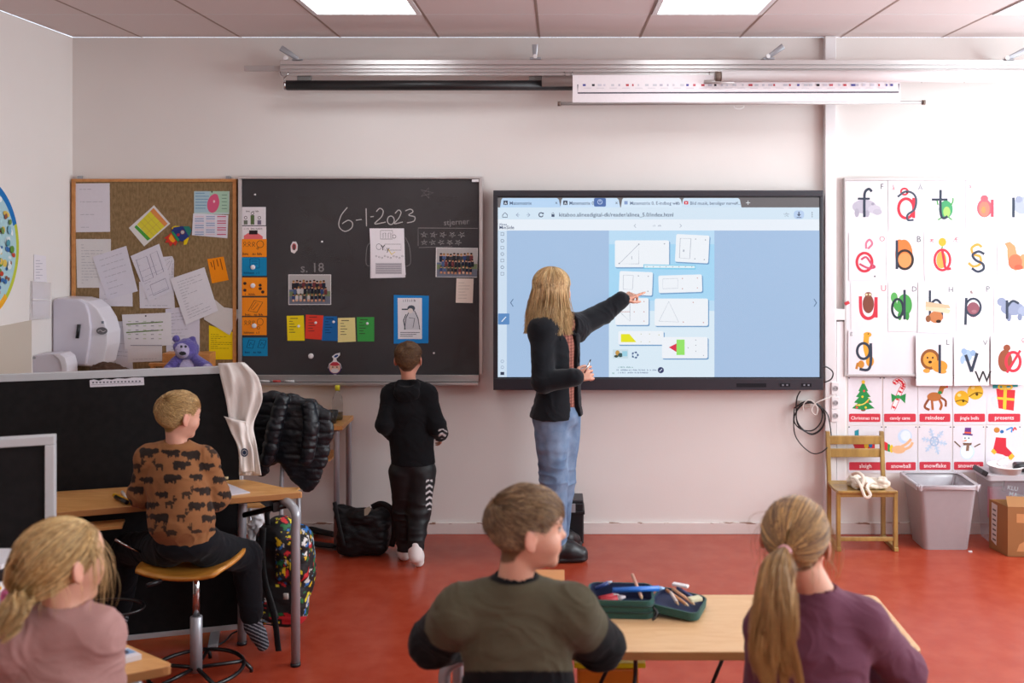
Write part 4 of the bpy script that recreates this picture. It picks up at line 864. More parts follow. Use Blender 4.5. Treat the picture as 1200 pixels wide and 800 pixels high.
def xl(c, t): c.cv.rect(c.x+1.5*c.k, c.y+44.5*c.l, c.x+40*c.k, c.y+54.5*c.l, RD, 1.4); c.t(t, 20.7, 51.6, 6.6 if len(t) < 10 else 5.4, '#f2e6e6', 'c')
def x_tree(c):
    c.e(19, 40, 3, 1.6, '#7a4a30')
    for y, w in ((38, 14), (31, 11.5), (24, 9), (17, 6)): c.p([(19-w, y), (19, y-12), (19+w, y), (19, y+2)], '#2e8a48')
    for x, y, q_ in ((14, 34, '#e8c83a'), (24, 30, '#d84a4a'), (18, 24, '#e8c83a'), (22, 37, '#e8c83a'), (11, 37, '#d84a4a'), (20, 17, '#d84a4a')): c.e(x, y, 1.4, 1.4, q_)
    c.s([(9, 34), (19, 33), (27, 26)], 1, '#d8c85a').e(19, 6, 2.2, 2.2, '#e8b83a'); xl(c, 'Christmas tree')
def x_cane(c):
    pts = crom([(12, 40), (21, 18), (25, 10), (20, 4), (13, 8)], 5); c.s(pts, 3.3, '#c23a42', False); c.s(pts, 2.5, '#ece2e2', False)
    for k in range(1, len(pts)-1, 2): x, y = pts[k]; c.e(x, y, 2.3, 1.3, '#cf2f3a', rot=.5)
    c.p([(10, 20), (18, 24), (11, 31)], '#2f8a4a').p([(28, 20), (19, 24), (27, 32)], '#2f8a4a').e(18.5, 24, 2.6, 2.4, '#3a9a54'); xl(c, 'candy cane')
def x_deer(c): c.e(20, 24, 9, 5.5, '#b9703c').s([(27, 20), (30, 12)], 4, '#b9703c').e(32, 11, 5, 3, '#c07a44').e(36, 12, 1.2, 1.2, '#d83030').s([(30, 8), (28, 3), (34, 5)], 1, '#8a5a34').p([(22, 6), (30, 2), (34, 7), (24, 8)], '#2f8a7a').s([(13, 27), (8, 36), (14, 40)], 2, '#8a4a2c').s([(17, 28), (18, 40)], 2, '#a86034').s([(26, 27), (29, 34), (27, 40)], 2, '#a86034').s([(28, 25), (34, 29), (34, 36)], 1.8, '#8a4a2c').e(27, 19, 2.6, 2, '#2f8a4a'); xl(c, 'reindeer')
def x_bell(c): c.s([(20, 2), (12, 7), (22, 9), (30, 4), (21, 8)], 2, '#c93a48').e(11, 26, 9, 9.5, '#e0aa2a').e(28, 18, 10, 9.5, '#e8b63a').s([(3, 30), (12, 28), (19, 31)], 1, '#8a6a1a').s([(20, 24), (29, 19), (37, 20)], 1, '#8a6a1a').e(13, 29, 1.6, 1.8, '#5a4414').e(30, 21, 1.8, 1.9, '#5a4414').e(8, 22, 2.4, 2, '#f2d68a').e(25, 13, 2.4, 2, '#f2d68a'); xl(c, 'jingle bells')
def x_pres(c): c.p([(6, 2), (38, -1), (37, 12), (7, 14)], '#3a9a9a').p([(18, 1), (22, 0), (22, 13), (18, 13)], '#e0c23a').p([(11, 14), (34, 16), (32, 41), (14, 38)], '#d23a3e').p([(20, 15), (24, 15.4), (23, 40), (19, 39)], '#e8c040').p([(11, 24), (33, 26), (33, 29), (11, 27)], '#e8c040').r(18, 12, 4, 2.6, 1.6, '#e8c040').r(26, 12, 4, 2.6, 1.6, '#e8c040').p([(4, 26), (11, 20), (14, 38), (8, 36)], '#cfd8e2'); xl(c, 'presents')
def x_sleigh(c): c.p([(6, 22), (32, 22), (34, 30), (9, 30)], '#c8343c').p([(8, 6), (13, 4), (13, 12), (8, 12)], '#2f8a9a').e(22, 24, 2.6, 4, '#e8b63a').e(27, 23, 2.2, 4, '#2f6aa8').p([(32, 20), (37, 22), (36, 30), (32, 30)], '#d8cfc8'); xl(c, 'sleigh')
def x_ball(c): c.p([(0, 20), (7, 23), (7, 32), (0, 30)], '#2f9a4a').p([(-2, 18), (4, 21), (4, 31), (-2, 28)], '#d8343c').e(9, 28, 2.4, 5, '#e8c83a').e(26, 13, 9, 9, '#c2d6ee').e(27, 12, 6.5, 6.5, '#dde8f4').e(18, 29, 9, 5, '#e8b68a').s([(20, 26), (28, 22), (34, 16)], 2.2, '#e8b68a').s([(22, 30), (32, 26), (36, 20)], 2.2, '#e8b68a'); xl(c, 'snowball')
def x_flake(c):
    for k in range(6):
        a = PI*k/3+.2; ca, sa = math.cos(a), math.sin(a); X, Y_ = 20, 19
        c.s([(X, Y_), (X+16*ca, Y_+17*sa)], 1.3, '#b4c8de', False)
        for t_ in (7, 11): c.s([(X+t_*ca+4*math.cos(a+.8), Y_+t_*sa+4*math.sin(a+.8)), (X+t_*ca, Y_+t_*sa), (X+t_*ca+4*math.cos(a-.8), Y_+t_*sa+4*math.sin(a-.8))], 1, '#c0d0e4', False)
    c.r(20, 19, 5, 5.4, 1, '#a8bcd8'); xl(c, 'snowflake')
def x_man(c): c.e(19, 32, 9.5, 10, '#cfe0ee').e(18.5, 32, 8, 8.6, '#e6eef6').e(19, 16, 6, 6, '#dfe9f2').p([(13, 9), (26, 10), (26, 12), (13, 11)], '#5a3a7a').p([(16, 2), (24, 2), (24, 10), (15, 10)], '#6a3a7e').p([(15.6, 7), (24, 7.5), (24, 9.5), (15.4, 9)], '#d85a3a').e(16, 15, .9, .9, '#222').e(21, 15, .9, .9, '#222').p([(18, 17), (12, 19), (18, 19)], '#e8873a').p([(13, 21), (25, 21), (24, 24), (14, 24)], '#7a5a4a').p([(18, 23), (22, 23), (21, 31), (17, 31)], '#8a6a58').s([(10, 26), (2, 19)], 1, '#6a4a34').s([(28, 26), (36, 22)], 1, '#6a4a34'); xl(c, 'snowman')
def x_sock(c): c.p([(12, 14), (24, 15), (24, 26), (31, 34), (27, 40), (20, 36), (12, 34), (9, 28)], '#cf3240').p([(9, 28), (13, 33), (10, 36), (6, 32)], '#e2b03a').p([(25, 40), (31, 34), (34, 38), (30, 43)], '#e2b03a').p([(11, 9), (25, 10), (24, 15), (12, 14)], '#e8e4e4').e(13, 5, 3.5, 3.5, '#c08038').s([(24, 5), (31, 2), (30, 8)], 1.3, '#3a8ad0').s([(32, 6), (34, 2), (36, 5)], 1.2, '#d84a4a').e(19, 7, 2.2, 2.2, '#2f6aa8')
cards = [
 (992, 210, 1038, 270, a_f, 0, 'letter f card with a grey hippo, top left of the alphabet wall'), (1041, 211, 1082.5, 271, a_aa, .0015, 'letter å card in red and dark blue with a looping eel'), (1083.5, 211, 1127, 271, a_t, 0, 'letter t card with a green frog in the top row'), (1132, 211, 1175, 270.5, a_a, .0015, 'letter a card with a pale red animal in the top row'), (1176, 211, 1220, 270, a_n, 0, 'card with a faded grey animal at the right edge of the top row'),
 (995, 272, 1037, 328.5, a_o, .0015, 'letter o card with a pink bird-like curl, second row far left'), (1038.5, 271.5, 1082, 329, a_b, 0, 'letter b card with an orange bear'), (1083, 271.5, 1125.5, 329.5, a_ae, .0015, 'letter æ card with an apple shape and yellow head'), (1127, 271, 1168, 330.5, a_s, 0, 'letter s card with an orange snake'), (1169, 271, 1212, 329, a_sq, .0015, 'card with an orange squirrel at the right edge'),
 (997, 330, 1040, 388, a_u, 0, 'letter u card with a brown owl'), (1040.5, 330.5, 1074.5, 388, a_d, .0015, 'letter d card with a green dinosaur'), (1075.5, 331, 1118, 389.5, a_h, .003, 'letter h card with a brown dog and a clothes peg'), (1121, 331, 1164, 388.5, a_p, 0, 'letter p card with a purple round animal'), (1165, 331.5, 1210, 389.5, a_r, .0015, 'letter r card with a blue grey rhino at the right edge'),
 (994, 386.5, 1033.5, 439.5, a_g, .0046, 'letter g card with a giraffe in the fourth row'), (1073.5, 392.5, 1116.5, 451.5, a_l, .0125, 'letter l card with a lion'), (1118, 393.5, 1158.5, 451.5, a_v, .0125, 'letter v and w card with a pale blue whale'), (1161, 392.5, 1205, 450.5, a_oo, .0125, 'letter ø card in red with a brown animal'),
 (993.5, 441.5, 1033.5, 497.5, x_tree, 0, 'Christmas tree word card on the wall'), (1034.5, 441.5, 1075, 497.5, x_cane, .0, 'candy cane word card on the wall'), (1076, 441.5, 1115.5, 497.5, x_deer, 0, 'reindeer word card on the wall'), (1116.5, 441.5, 1156, 497.5, x_bell, 0, 'jingle bells word card with two golden bells'), (1156.5, 441.5, 1197.5, 497.5, x_pres, 0, 'presents word card with wrapped gifts'),
 (993.5, 499, 1035, 554, x_sleigh, 0, 'sleigh word card behind the wooden chair'), (1036.5, 499, 1075, 554, x_ball, 0, 'snowball word card with a throwing hand'), (1076, 499, 1115.5, 553.5, x_flake, 0, 'snowflake word card on the wall'), (1116.5, 499, 1154, 553.5, x_man, 0, 'snowman word card with a purple hat'), (1155, 499, 1197, 553, x_sock, 0, 'card with a red Christmas stocking above the tray')]
for k, (x0, y0, x1, y1, art, off, lab) in enumerate(cards):
    Yp = AY if y0 < 441 else WY-.001
    rr = random.Random(k+50); j = lambda: rr.uniform(-.5, .5)
    cv = Canvas(front(Yp-.0005-off)); cv.slab([(x0+j(), y0+j()), (x1+j(), y0+j()), (x1+j(), y1+j()), (x0+j(), y1+j())], '#e3dfe3' if y0 < 441 else '#dfdae0', .001)
    cd = Card(cv, x0, y0, x1-x0, y1-y0); art(cd)
    if y0 > 440:
        for xx in (1.5, 40): cd.e(xx, 1.2, .8, .8, '#3a3a44')
    cv.build('alphabet_card' if y0 < 440 else 'word_card', label=lab, cat='card', group='alphabet cards on the board' if y0 < 440 else 'Christmas word cards')
magnet(1140, 341.5, 'white clip magnet on the letter p card', Y=AY, off=.004, r=2.0); bpy.data.objects['magnet.%03d' % (len([o for o in bpy.data.objects if o.name.startswith('magnet') and not o.name.startswith('magnet_')])-1)]['group'] = 'magnets on the alphabet board'
# small switch box, red tag, sockets
b = MB(); fbox(b, 977, 362, 990, 375, WY-.045, .04); b.build('switch_box', m_white, label='small white switch box beside the alphabet board', cat='switch', bevel=.003)
b = MB(); c = P(992.5, 355, WY-.06); b.box(c, (.028, .012, .018), R=Matrix.Rotation(-.5, 3, 'Y')); b.build('red_tag', mat('red plastic', '#c8303a', rough=.4), label='small red plastic tag above the white switch box', cat='tag', bevel=.002)
for k, y in enumerate((455, 472, 487)):
    e = empty('wall_socket', P(978.5, y+6, WY-.06), ['white wall socket with a plugged-in white cable, uppermost of three', 'white empty wall socket in the middle of three', 'white empty wall socket, lowest of three'][k], 'socket', 'wall sockets on the trunking')
    b = MB(); fbox(b, 974.5, y-7, 983.5, y+7, WY-.06, .012); b.build('socket_plate', m_white, e, bevel=.002)
    b = MB(); b.lathe([(.016, 0), (.016, .002), (.013, .002), (.012, -.004), (0, -.004)], P(979, y, WY-.061), 20, R=Matrix.Rotation(PI/2, 3, 'X')); b.build('socket_ring', mat('grey socket ring', '#a9a5a8'), e)
    b = MB(); b.lathe([(.0025, 0), (.0025, .003)], P(977.3, y, WY-.0625), 8, R=Matrix.Rotation(PI/2, 3, 'X')).lathe([(.0025, 0), (.0025, .003)], P(980.7, y, WY-.0625), 8, R=Matrix.Rotation(PI/2, 3, 'X')); b.build('socket_hole', m_black, e)
# cables by the screen
def cable(name, pts, r, m, label, Y=WY-.09):
    MB().tube([P(*p) for p in crom([(q[0], q[1], q[2] if len(q) > 2 else Y) for q in pts], 6)], r, 7).build(name, m, label=label, cat='cable')
m_cable = mat('black rubber cable', '#17171a', rough=.5)
cable('power_cable', [(961, 430, WY-.1), (969, 430, WY-.09), (976, 436, WY-.08), (974, 444, WY-.08), (966, 448, WY-.08)], .004, m_cable, 'black cable looping over the right edge of the screen')
pts = [(938, 458), (933, 466), (932, 480), (934, 495), (942, 504), (954, 508), (964, 500), (966, 486), (958, 474), (944, 472), (934, 482), (932, 494), (940, 503), (952, 504), (961, 494), (962, 480), (952, 472), (938, 476), (934, 488), (938, 500), (950, 509), (962, 502), (967, 488), (960, 475), (946, 470), (931, 478)]
cable('cable_coil', [(a+math.sin(i)*1.2, b, WY-.04-.004*(i % 5)) for i, (a, b) in enumerate(pts)], .004, m_cable, 'coil of black cable hanging on the wall below the screen')
cable('power_cable', [(931, 478), (930, 495), (932, 510), (940, 522), (952, 531), (962, 530), (970, 524)], .0035, m_cable, 'black cable curving down from the cable coil to the trunking')
cable('power_cable', [(964, 478, WY-.05), (970, 486, WY-.06), (973, 500, WY-.07), (974.5, 515, WY-.08)], .0035, m_cable, 'short black cable running down behind the wooden chair')
cable('white_cable', [(979, 463, WY-.075), (965, 468), (955, 473), (951, 481), (956, 486), (958, 478), (952, 470), (946, 469), (941, 475), (942, 482)], .0032, mat('white rubber cable', '#d8d2cc', rough=.5), 'white cable from the upper wall socket looped through the black coil')
fbox(MB(), 937, 470, 950, 478, WY-.03, .028).build('cable_clip', mat('beige plastic box', '#c8bdb4', rough=.5), label='small beige junction box behind the cable coil', cat='box', bevel=.003)
# ------------------------------------------------------------------ furniture and things
def F0(px, py, z=0): Y = (CZ-z)*F/(py-VY); return Vector(((px-VX)*Y/F, Y, z))     # the point at height z seen at this photo pixel
m_cloth_white = mat('white cotton', '#ddd5cf', rough=.9, var=.04, bump=.15, bscale=220, sheen=.2)
m_attr = mat('coloured soft surface', rough=.85, var=.12, scale=40, attr=True, bump=.15, bscale=260, sheen=.15, spec=.2)
m_attr_sat = mat('coloured smooth surface', rough=.42, var=.06, scale=20, attr=True, spec=.4)
m_pinscreen = mat('black felt panel', '#1c1b1c', col2='#211f20', rough=.9, scale=30, bump=.1, bscale=300, spec=.15)
# ---- large partition screen behind the seated boy
a, b = Vector((-1.43, 4.51, 0)), Vector((-2.385, 4.25, 0)); d = (b-a).normalized(); n = Vector((-d.y, d.x, 0)); n = n if n.y < 0 else -n
Rp = Matrix((d, -n, Vector((0, 0, 1)))).transposed(); Lp = 1.48
pa = empty('partition_screen', a, 'wide black partition screen with a white aluminium edge behind the seated boy', 'partition screen')
def pb(mb, u0, u1, w0, w1, z0, z1, A=a, R=Rp, mi=0): return mb.box(A+R@Vector(((u0+u1)/2, (w0+w1)/2, 0))+Vector((0, 0, (z0+z1)/2)), (u1-u0, abs(w1-w0), z1-z0), mi, R)
pb(MB(), .015, Lp-.015, -.012, .012, .05, 1.185).build('panel', m_pinscreen, pa)
m_pf = mat('white aluminium profile', '#c6cace', rough=.35, metal=.2, var=.03)
fr = MB(); pb(fr, 0, Lp, -.018, .018, 1.185, 1.215); pb(fr, 0, Lp, -.018, .018, .03, .052); pb(fr, 0, .016, -.018, .018, .052, 1.185); pb(fr, Lp-.016, Lp, -.018, .018, .052, 1.185)
fr.build('frame', m_pf, pa, bevel=.002)
for u in (.12, Lp-.2): pb(MB(), u-.02, u+.02, -.16, .16, 0, .03).build('foot', m_grey_steel, pa, bevel=.004)
def onp(u, v, w):       # photo pixels on the camera side of the partition
    dr = Vector(((u-VX)/F, 1, -(v-VY)/F)); o = Vector((0, 0, CZ)); t = (a+n*(.0125+w)-o).dot(n)/dr.dot(n); return o+dr*t
cv = Canvas(onp); cv.slab([(105, 445.5), (110, 444.5), (116, 445.8), (123, 443.8), (131, 444.8), (138, 443), (147, 443.6), (156, 442), (168.5, 442), (169, 451), (105.5, 453.5)], '#d5d2da', .001)
cv.stroke([(107, 450.8), (167, 448.2)], .5, '#8a8792')
for k in range(14): cv.rect(108+k*4.2, 447.2-k*.12, 110.3+k*4.2, 449-k*.12, '#6a6874')
cv.build('name_strip', label='torn white paper strip stuck near the top of the wide black partition', cat='paper strip')
# ---- small partition at the far left
a2, b2 = Vector((-1.557, 3.08, 0)), Vector((-1.70, 3.036, 0)); d2 = (b2-a2).normalized(); n2 = Vector((-d2.y, d2.x, 0)); n2 = n2 if n2.y < 0 else -n2
R2 = Matrix((d2, -n2, Vector((0, 0, 1)))).transposed()
p2 = empty('partition_screen', a2, 'black partition screen with a pale frame, cut off by the left edge of the photo', 'partition screen')
pb(MB(), .025, .975, -.012, .012, .05, 1.19, a2, R2).build('panel', m_pinscreen, p2)
fr = MB(); pb(fr, 0, 1, -.02, .02, 1.185, 1.212, a2, R2); pb(fr, 0, 1, -.02, .02, .03, .055, a2, R2); pb(fr, 0, .027, -.02, .02, .055, 1.185, a2, R2); pb(fr, .973, 1, -.02, .02, .055, 1.185, a2, R2)
fr.build('frame', m_pf, p2, bevel=.003)
for u in (.12, .8): pb(MB(), u-.02, u+.02, -.16, .16, 0, .03, a2, R2).build('foot', m_grey_steel, p2, bevel=.004)
# ---- desk of the seated boy (trapezoid school table)
desk = empty('school_desk', (-1.6, 4.2, 0), 'beech school desk with grey tube legs in front of the wide black partition', 'desk')
c1_, c2_ = Vector((-1.41, 4.475, 0)), Vector((-1.086, 4.262, 0)); e2 = Vector((-.951, -.309, 0)).normalized()
c3_ = c2_+e2*1.36; c4_ = c1_+d*1.02
pl = [c1_, c2_, c3_, c4_]
def rounded(pl, r=.03, k=4):
    out = []
    for i in range(len(pl)):
        p, q_, w = pl[i], pl[i-1], pl[(i+1) % len(pl)]; u = (q_-p).normalized()*r; v = (w-p).normalized()*r
        for j in range(k+1): t = j/k; out.append((p+u)*(1-t)**2+p*2*t*(1-t)+(p+v)*t*t)
    return out
def tabletop(pl, z, th, parent, m=m_beech):
    b = MB(); pts = [Vector((p.x, p.y, z-th)) for p in rounded(pl)]; b.prism(pts, (0, 0, th))
    o = b.build('tabletop', [m, m_edge], parent, bevel=.003)
    for p in o.data.polygons:
        if abs(p.normal.z) < .5: p.material_index = 1
tabletop(pl, .71, .025, desk)
def tubeleg(top, foot, parent, out=None, r=.019, m=m_grey_steel, name='leg'):
    top = Vector(top); foot = Vector(foot); pts = [top, top*.45+Vector((foot.x, foot.y, top.z))*.55, Vector((foot.x, foot.y, top.z-.03)), Vector((foot.x, foot.y, top.z-.10)), foot]
    b = MB(); b.tube([Vector(p) for p in crom(pts[:4], 5)]+[foot+Vector((0, 0, .012))], r, 14); lg = b.build(name, m, parent)
    MB().tube([foot, foot+Vector((0, 0, .014))], r*1.12, 14).build('foot_cap', m_black, lg)
tubeleg((-1.19, 4.27, .672), (-1.108, 4.19, 0), desk); tubeleg((-1.47, 4.36, .672), (-1.40, 4.40, 0), desk)
tubeleg((-2.15, 4.02, .672), (-2.28, 3.97, 0), desk); tubeleg((-2.15, 4.12, .672), (-2.25, 4.15, 0), desk)
b = MB(); b.box((-1.66, 4.21, .668), (1.0, .03, .03), R=rotz(.3)).box((-1.26, 4.32, .655), (.03, .22, .04), R=rotz(.6)); b.tube([(-1.36, 4.3, .60), (-1.22, 4.25, .645), (-1.15, 4.24, .66)], .012, 8); b.build('underframe', m_blackmetal, desk)
b = MB(); b.box((-1.92, 4.02, .635), (.30, .10, .012), R=rotz(.3)); b.build('book_shelf', m_beech, desk, bevel=.002)
b = MB(); b.tube([P(135, 632, 3.95), P(150, 640, 3.98), P(168, 648, 4.02)], .005, 8).build('shelf_hook', m_chrome, desk)
# things on the desk
c = F0(268.5, 578, .712)
def flatpaper(name, px, z, th, col, label, cat, art=None, **k):
    b = Canvas(lambda u, v, w: F0(u, v, z)+Vector((0, 0, w))); b.slab(px, col, th)
    if art: art(b)
    return b.build(name, label=label, cat=cat, **k)
flatpaper('paper', [(243, 570), (266, 567), (293, 577.5), (243, 584.5)], .711, .004, '#d6d3dc', 'white sheets of paper on the desk to the right of the seated boy', 'paper')
t = F0(142, 583, .722); t2 = F0(158, 589, .722)
hl = empty('highlighter', t, 'yellow and black marker pen on the desk by the seated boy\'s left hand', 'marker')
m_yel = mat('yellow plastic', '#dca818', rough=.4)
b = MB(); b.tube([F0(134, 580, .722), F0(152, 588, .722)], .009, 12).build('marker_body', m_yel, hl)
b = MB(); b.tube([F0(135.5, 582, .7222), F0(149, 588.5, .7225)], .0085, 12).build('marker_label', m_black, hl)
MB().tube([F0(143, 576, .718), F0(150, 585, .718)], .006, 10).build('eraser_stick', m_white, label='small white stick beside the yellow marker on the desk', cat='pen')
gp = empty('glue_pen', F0(258, 560, .72), 'short yellow pencil with a pale end on the desk behind the seated boy', 'pencil')
MB().tube([F0(249, 561, .717), F0(263, 560, .717)], .006, 10).build('pen_body', m_yel, gp)
MB().tube([F0(263, 560, .717), F0(267.5, 559.7, .717)], .0062, 10).build('pen_end', mat('pale wood', '#d8c094'), gp)
# ---- stool
st = empty('stool', (-1.475, 4.05, 0), 'height-adjustable stool with a curved beech seat under the seated boy', 'stool')
cs = [Vector((-1.70, 3.955, .478)), Vector((-1.345, 3.90, .478)), Vector((-1.272, 4.10, .51)), Vector((-1.66, 4.2, .49))]
b = MB(); N1, N2 = 17, 13; vs = []
for side in (0, 1):
    for i in range(N1):
        for j in range(N2):
            u, v = i/(N1-1), j/(N2-1)
            # rounded corners
            uu, vv = u*2-1, v*2-1; rr_ = (abs(uu)**4+abs(vv)**4)**.25; mxx = max(abs(uu), abs(vv)); f_ = (mxx/rr_) if rr_ > 1e-6 else 1; uu *= .55+.45*f_; vv *= .55+.45*f_; u2, v2 = (uu+1)/2, (vv+1)/2
            p = cs[0]*(1-u2)*(1-v2)+cs[1]*u2*(1-v2)+cs[2]*u2*v2+cs[3]*(1-u2)*v2
            z = .022*(uu*uu)-.012+.012*vv*vv-(.03*max(0, -vv-.55))
            vs.append(p+Vector((0, 0, z-(.014 if side else 0))))
o_ = N1*N2; fs = []
for i in range(N1-1):
    for j in range(N2-1):
        k = i*N2+j; fs.append((k, k+N2, k+N2+1, k+1)); fs.append((o_+k, o_+k+1, o_+k+N2+1, o_+k+N2))
rim = [i*N2 for i in range(N1)]+[(N1-1)*N2+j for j in range(1, N2)]+[i*N2+N2-1 for i in range(N1-2, -1, -1)]+[j for j in range(N2-2, 0, -1)]
for k in range(len(rim)): q_, w_ = rim[k], rim[(k+1) % len(rim)]; fs.append((q_, w_, o_+w_, o_+q_))
m_seat = mat('varnished beech ply', '#b5762a', col2='#cf8f3c', rough=.3, kind='wood', scale=3, stretch=(3, 12, 3), coat=.4)
b.add(vs, fs, 0, True); b.build('seat', m_seat, st)
sx_, sy_ = -1.475, 4.05
MB().lathe([(.06, .452), (.06, .462), (.03, .452)], (sx_, sy_, 0), 20).build('seat_plate', m_blackmetal, st)
MB().lathe([(.0145, .25), (.0145, .455)], (sx_, sy_, 0), 18).build('gas_piston', m_chrome, st)
MB().lathe([(.0, .04), (.024, .04), (.024, .262), (.018, .266)], (sx_, sy_, 0), 20).build('column', m_grey_steel, st)
MB().tube([(sx_, sy_, .445), P(195, 678, 3.98), P(186, 681, 3.93)], .004, 8).tube([P(189, 680, 3.94), P(172, 686, 3.9)], .009, 10).build('height_lever', m_black, st)
b = MB(); rg = .185
b.tube([(sx_+rg*math.cos(2*PI*k/40), sy_+rg*math.sin(2*PI*k/40), .05) for k in range(40)], .008, 8, closed=True)
for k in range(5): w = 2*PI*k/5+.4; b.tube([(sx_, sy_, .055), (sx_+rg*math.cos(w), sy_+rg*math.sin(w), .05)], .008, 8)
for k in range(5): w = 2*PI*k/5+.4; b.tube([(sx_+rg*math.cos(w), sy_+rg*math.sin(w), .05), (sx_+(rg+.03)*math.cos(w), sy_+(rg+.03)*math.sin(w), .012), (sx_+(rg+.03)*math.cos(w), sy_+(rg+.03)*math.sin(w), 0)], .008, 8)
b.build('base_ring', m_blackmetal, st)
# ---- white garment hung over the end of the partition
def clothsheet(name, left, right, Yf, m, parent=None, nu=14, sub=8, rip=.01, fr=9, th=.006, **k):
    Lc, Rc = crom(left, sub), crom(right, sub); n = min(len(Lc), len(Rc)); vs = []; fs = []
    for s_ in (0, 1):
        for i in range(n):
            for j in range(nu+1):
                u = j/nu; px = Lc[i][0]*(1-u)+Rc[i][0]*u; py = Lc[i][1]*(1-u)+Rc[i][1]*u
                dy = Lc[i][2]*(1-u)+Rc[i][2]*u; Y = Yf+dy+rip*math.sin(u*fr+i*.13+math.sin(i*.31))*min(1, i/6+.2)+rip*.5*math.sin(u*fr*2.3+i*.22)
                vs.append(P(px, py, Y)+Vector((0, th*s_, 0)))
    q_ = n*(nu+1)
    for i in range(n-1):
        for j in range(nu):
            k_ = i*(nu+1)+j; fs.append((k_, k_+1, k_+nu+2, k_+nu+1)); fs.append((q_+k_, q_+k_+nu+1, q_+k_+nu+2, q_+k_+1))
    for i in range(n-1): k_ = i*(nu+1); fs.append((k_, k_+nu+1, q_+k_+nu+1, q_+k_)); k_ += nu; fs.append((k_, q_+k_, q_+k_+nu+1, k_+nu+1))
    for j in range(nu): fs.append((j, q_+j, q_+j+1, j+1)); k_ = (n-1)*(nu+1)+j; fs.append((k_, k_+1, q_+k_+1, q_+k_))
    return MB().add(vs, fs, 0, True).build(name, m, parent, **k)
gm = empty('white_sweatshirt', P(280, 556, 4.45), 'white sweatshirt hanging over the right end of the wide black partition', 'sweatshirt')
clothsheet('body', [(258, 430, .03), (255.5, 426, -.02), (258, 440, -.05), (265, 470, -.05), (270, 500, -.05), (279, 527, -.045), (280, 557, -.04)],
           [(291, 429, .03), (286, 425, -.02), (302, 442, -.05), (307, 468, -.05), (297, 497, -.05), (300, 520, -.045), (306, 557, -.04)], 4.46, m_cloth_white, gm, rip=.012, fr=11)
clothsheet('sleeve', [(262, 488, -.07), (264.5, 491, -.075), (271, 507, -.07), (280, 527, -.07), (282, 553, -.06)], [(288, 494, -.06), (290, 500, -.065), (291, 512, -.06), (296, 528, -.06), (298, 553, -.05)], 4.45, m_cloth_white, gm, rip=.008, fr=6)
clothsheet('back_flap', [(258, 430, .06), (262, 450, .06), (270, 490, .06)], [(290, 430, .06), (297, 450, .06), (296, 490, .06)], 4.5, m_cloth_white, gm)
cv = Canvas(front(4.368)); cv.slab([(286.5+4.2*math.cos(2*PI*k/24), 530+5*math.sin(2*PI*k/24)) for k in range(24)], '#27364e', .001); cv.ring(286.5, 530, 2.6, 3, .6, '#c9c4c4'); cv.build('round_badge', gm)
# ---- chair with the black puffer jacket over it
ch = empty('school_chair', P(320, 700, 4.9), 'school chair almost hidden under the black padded jacket', 'chair')
cx0, cx1 = P(270, 0, 4.9).x, P(331, 0, 4.9).x
for x in (cx0, cx1):
    MB().tube(crom([(x, 4.94, .955), (x, 4.92, .8), (x, 4.88, .5), (x, 4.88, 0)], 5), .011, 10).build('rear_leg', m_grey_steel, ch)
    MB().tube([(x, 5.2, .46), (x, 5.24, 0)], .011, 10).build('front_leg', m_grey_steel, ch)
MB().bb(cx0, cx1, 4.9, 5.24, .455, .468).build('seat', m_beech, ch, bevel=.004); MB().bb(cx0, cx1, 4.925, 4.94, .78, .94).build('backrest', m_beech, ch, bevel=.004)
jk = Soft(.0065, .02); J = lambda x, y, dy=0: P(x, y, 4.86+dy)
def puff(V, N):
    g = V[:, 2]+.10*V[:, 0]+.012*vnoise(V*8, 2); ph = (g/.060) % 1
    return -.005*np.exp(-((np.minimum(ph, 1-ph))/.07)**2)+.0035*vnoise(V*np.array([22, 22, 50]), 5)+.003*vnoise(V*np.array([50, 50, 70]), 6)
for (pts, rs) in (([(300, 472), (302, 500), (304, 530), (306, 548)], [.05, .06, .06, .045]), ([(322, 470), (322, 500), (320, 530)], [.045, .065, .05]),
                  ([(340, 474), (342, 505), (344, 535), (350, 556)], [.05, .07, .07, .05]), ([(362, 480), (364, 510), (363, 540), (360, 566)], [.055, .07, .065, .045]), ([(378, 488), (377, 505), (373, 530), (366, 558)], [.045, .055, .05, .04])):
    jk.chain([J(x, y, .02) for x, y in pts], rs, flat=((0, 1, 0), .45))
jk.boxy(J(340, 505, .03), (.14, .035, .14), rad=.03).boxy(J(312, 508, .03), (.06, .03, .15), rad=.03)
jk.chain([J(331, 468, -.03), J(322, 500, -.05), J(317, 525, -.045), J(313, 538, -.04)], [.036, .038, .037, .034], k=.008)
jk.chain([J(362, 478, -.02), J(365, 500, -.045), J(362, 520, -.045), J(359, 538, -.04)], [.034, .038, .036, .033], k=.008)
jk.chain([J(300, 468, .03), J(320, 466, .03), J(345, 470, .03), J(375, 484, .03)], [.03, .03, .03, .03], flat=((0, 1, 0), .9))
m_puff = mat('black quilted nylon', '#101319', rough=.42, var=.2, scale=20, bump=.25, bscale=60, spec=.4)
jk.mesh('puffer_jacket', m_puff, disp=puff, label='black quilted padded jacket hanging over a chair behind the desk', cat='jacket')
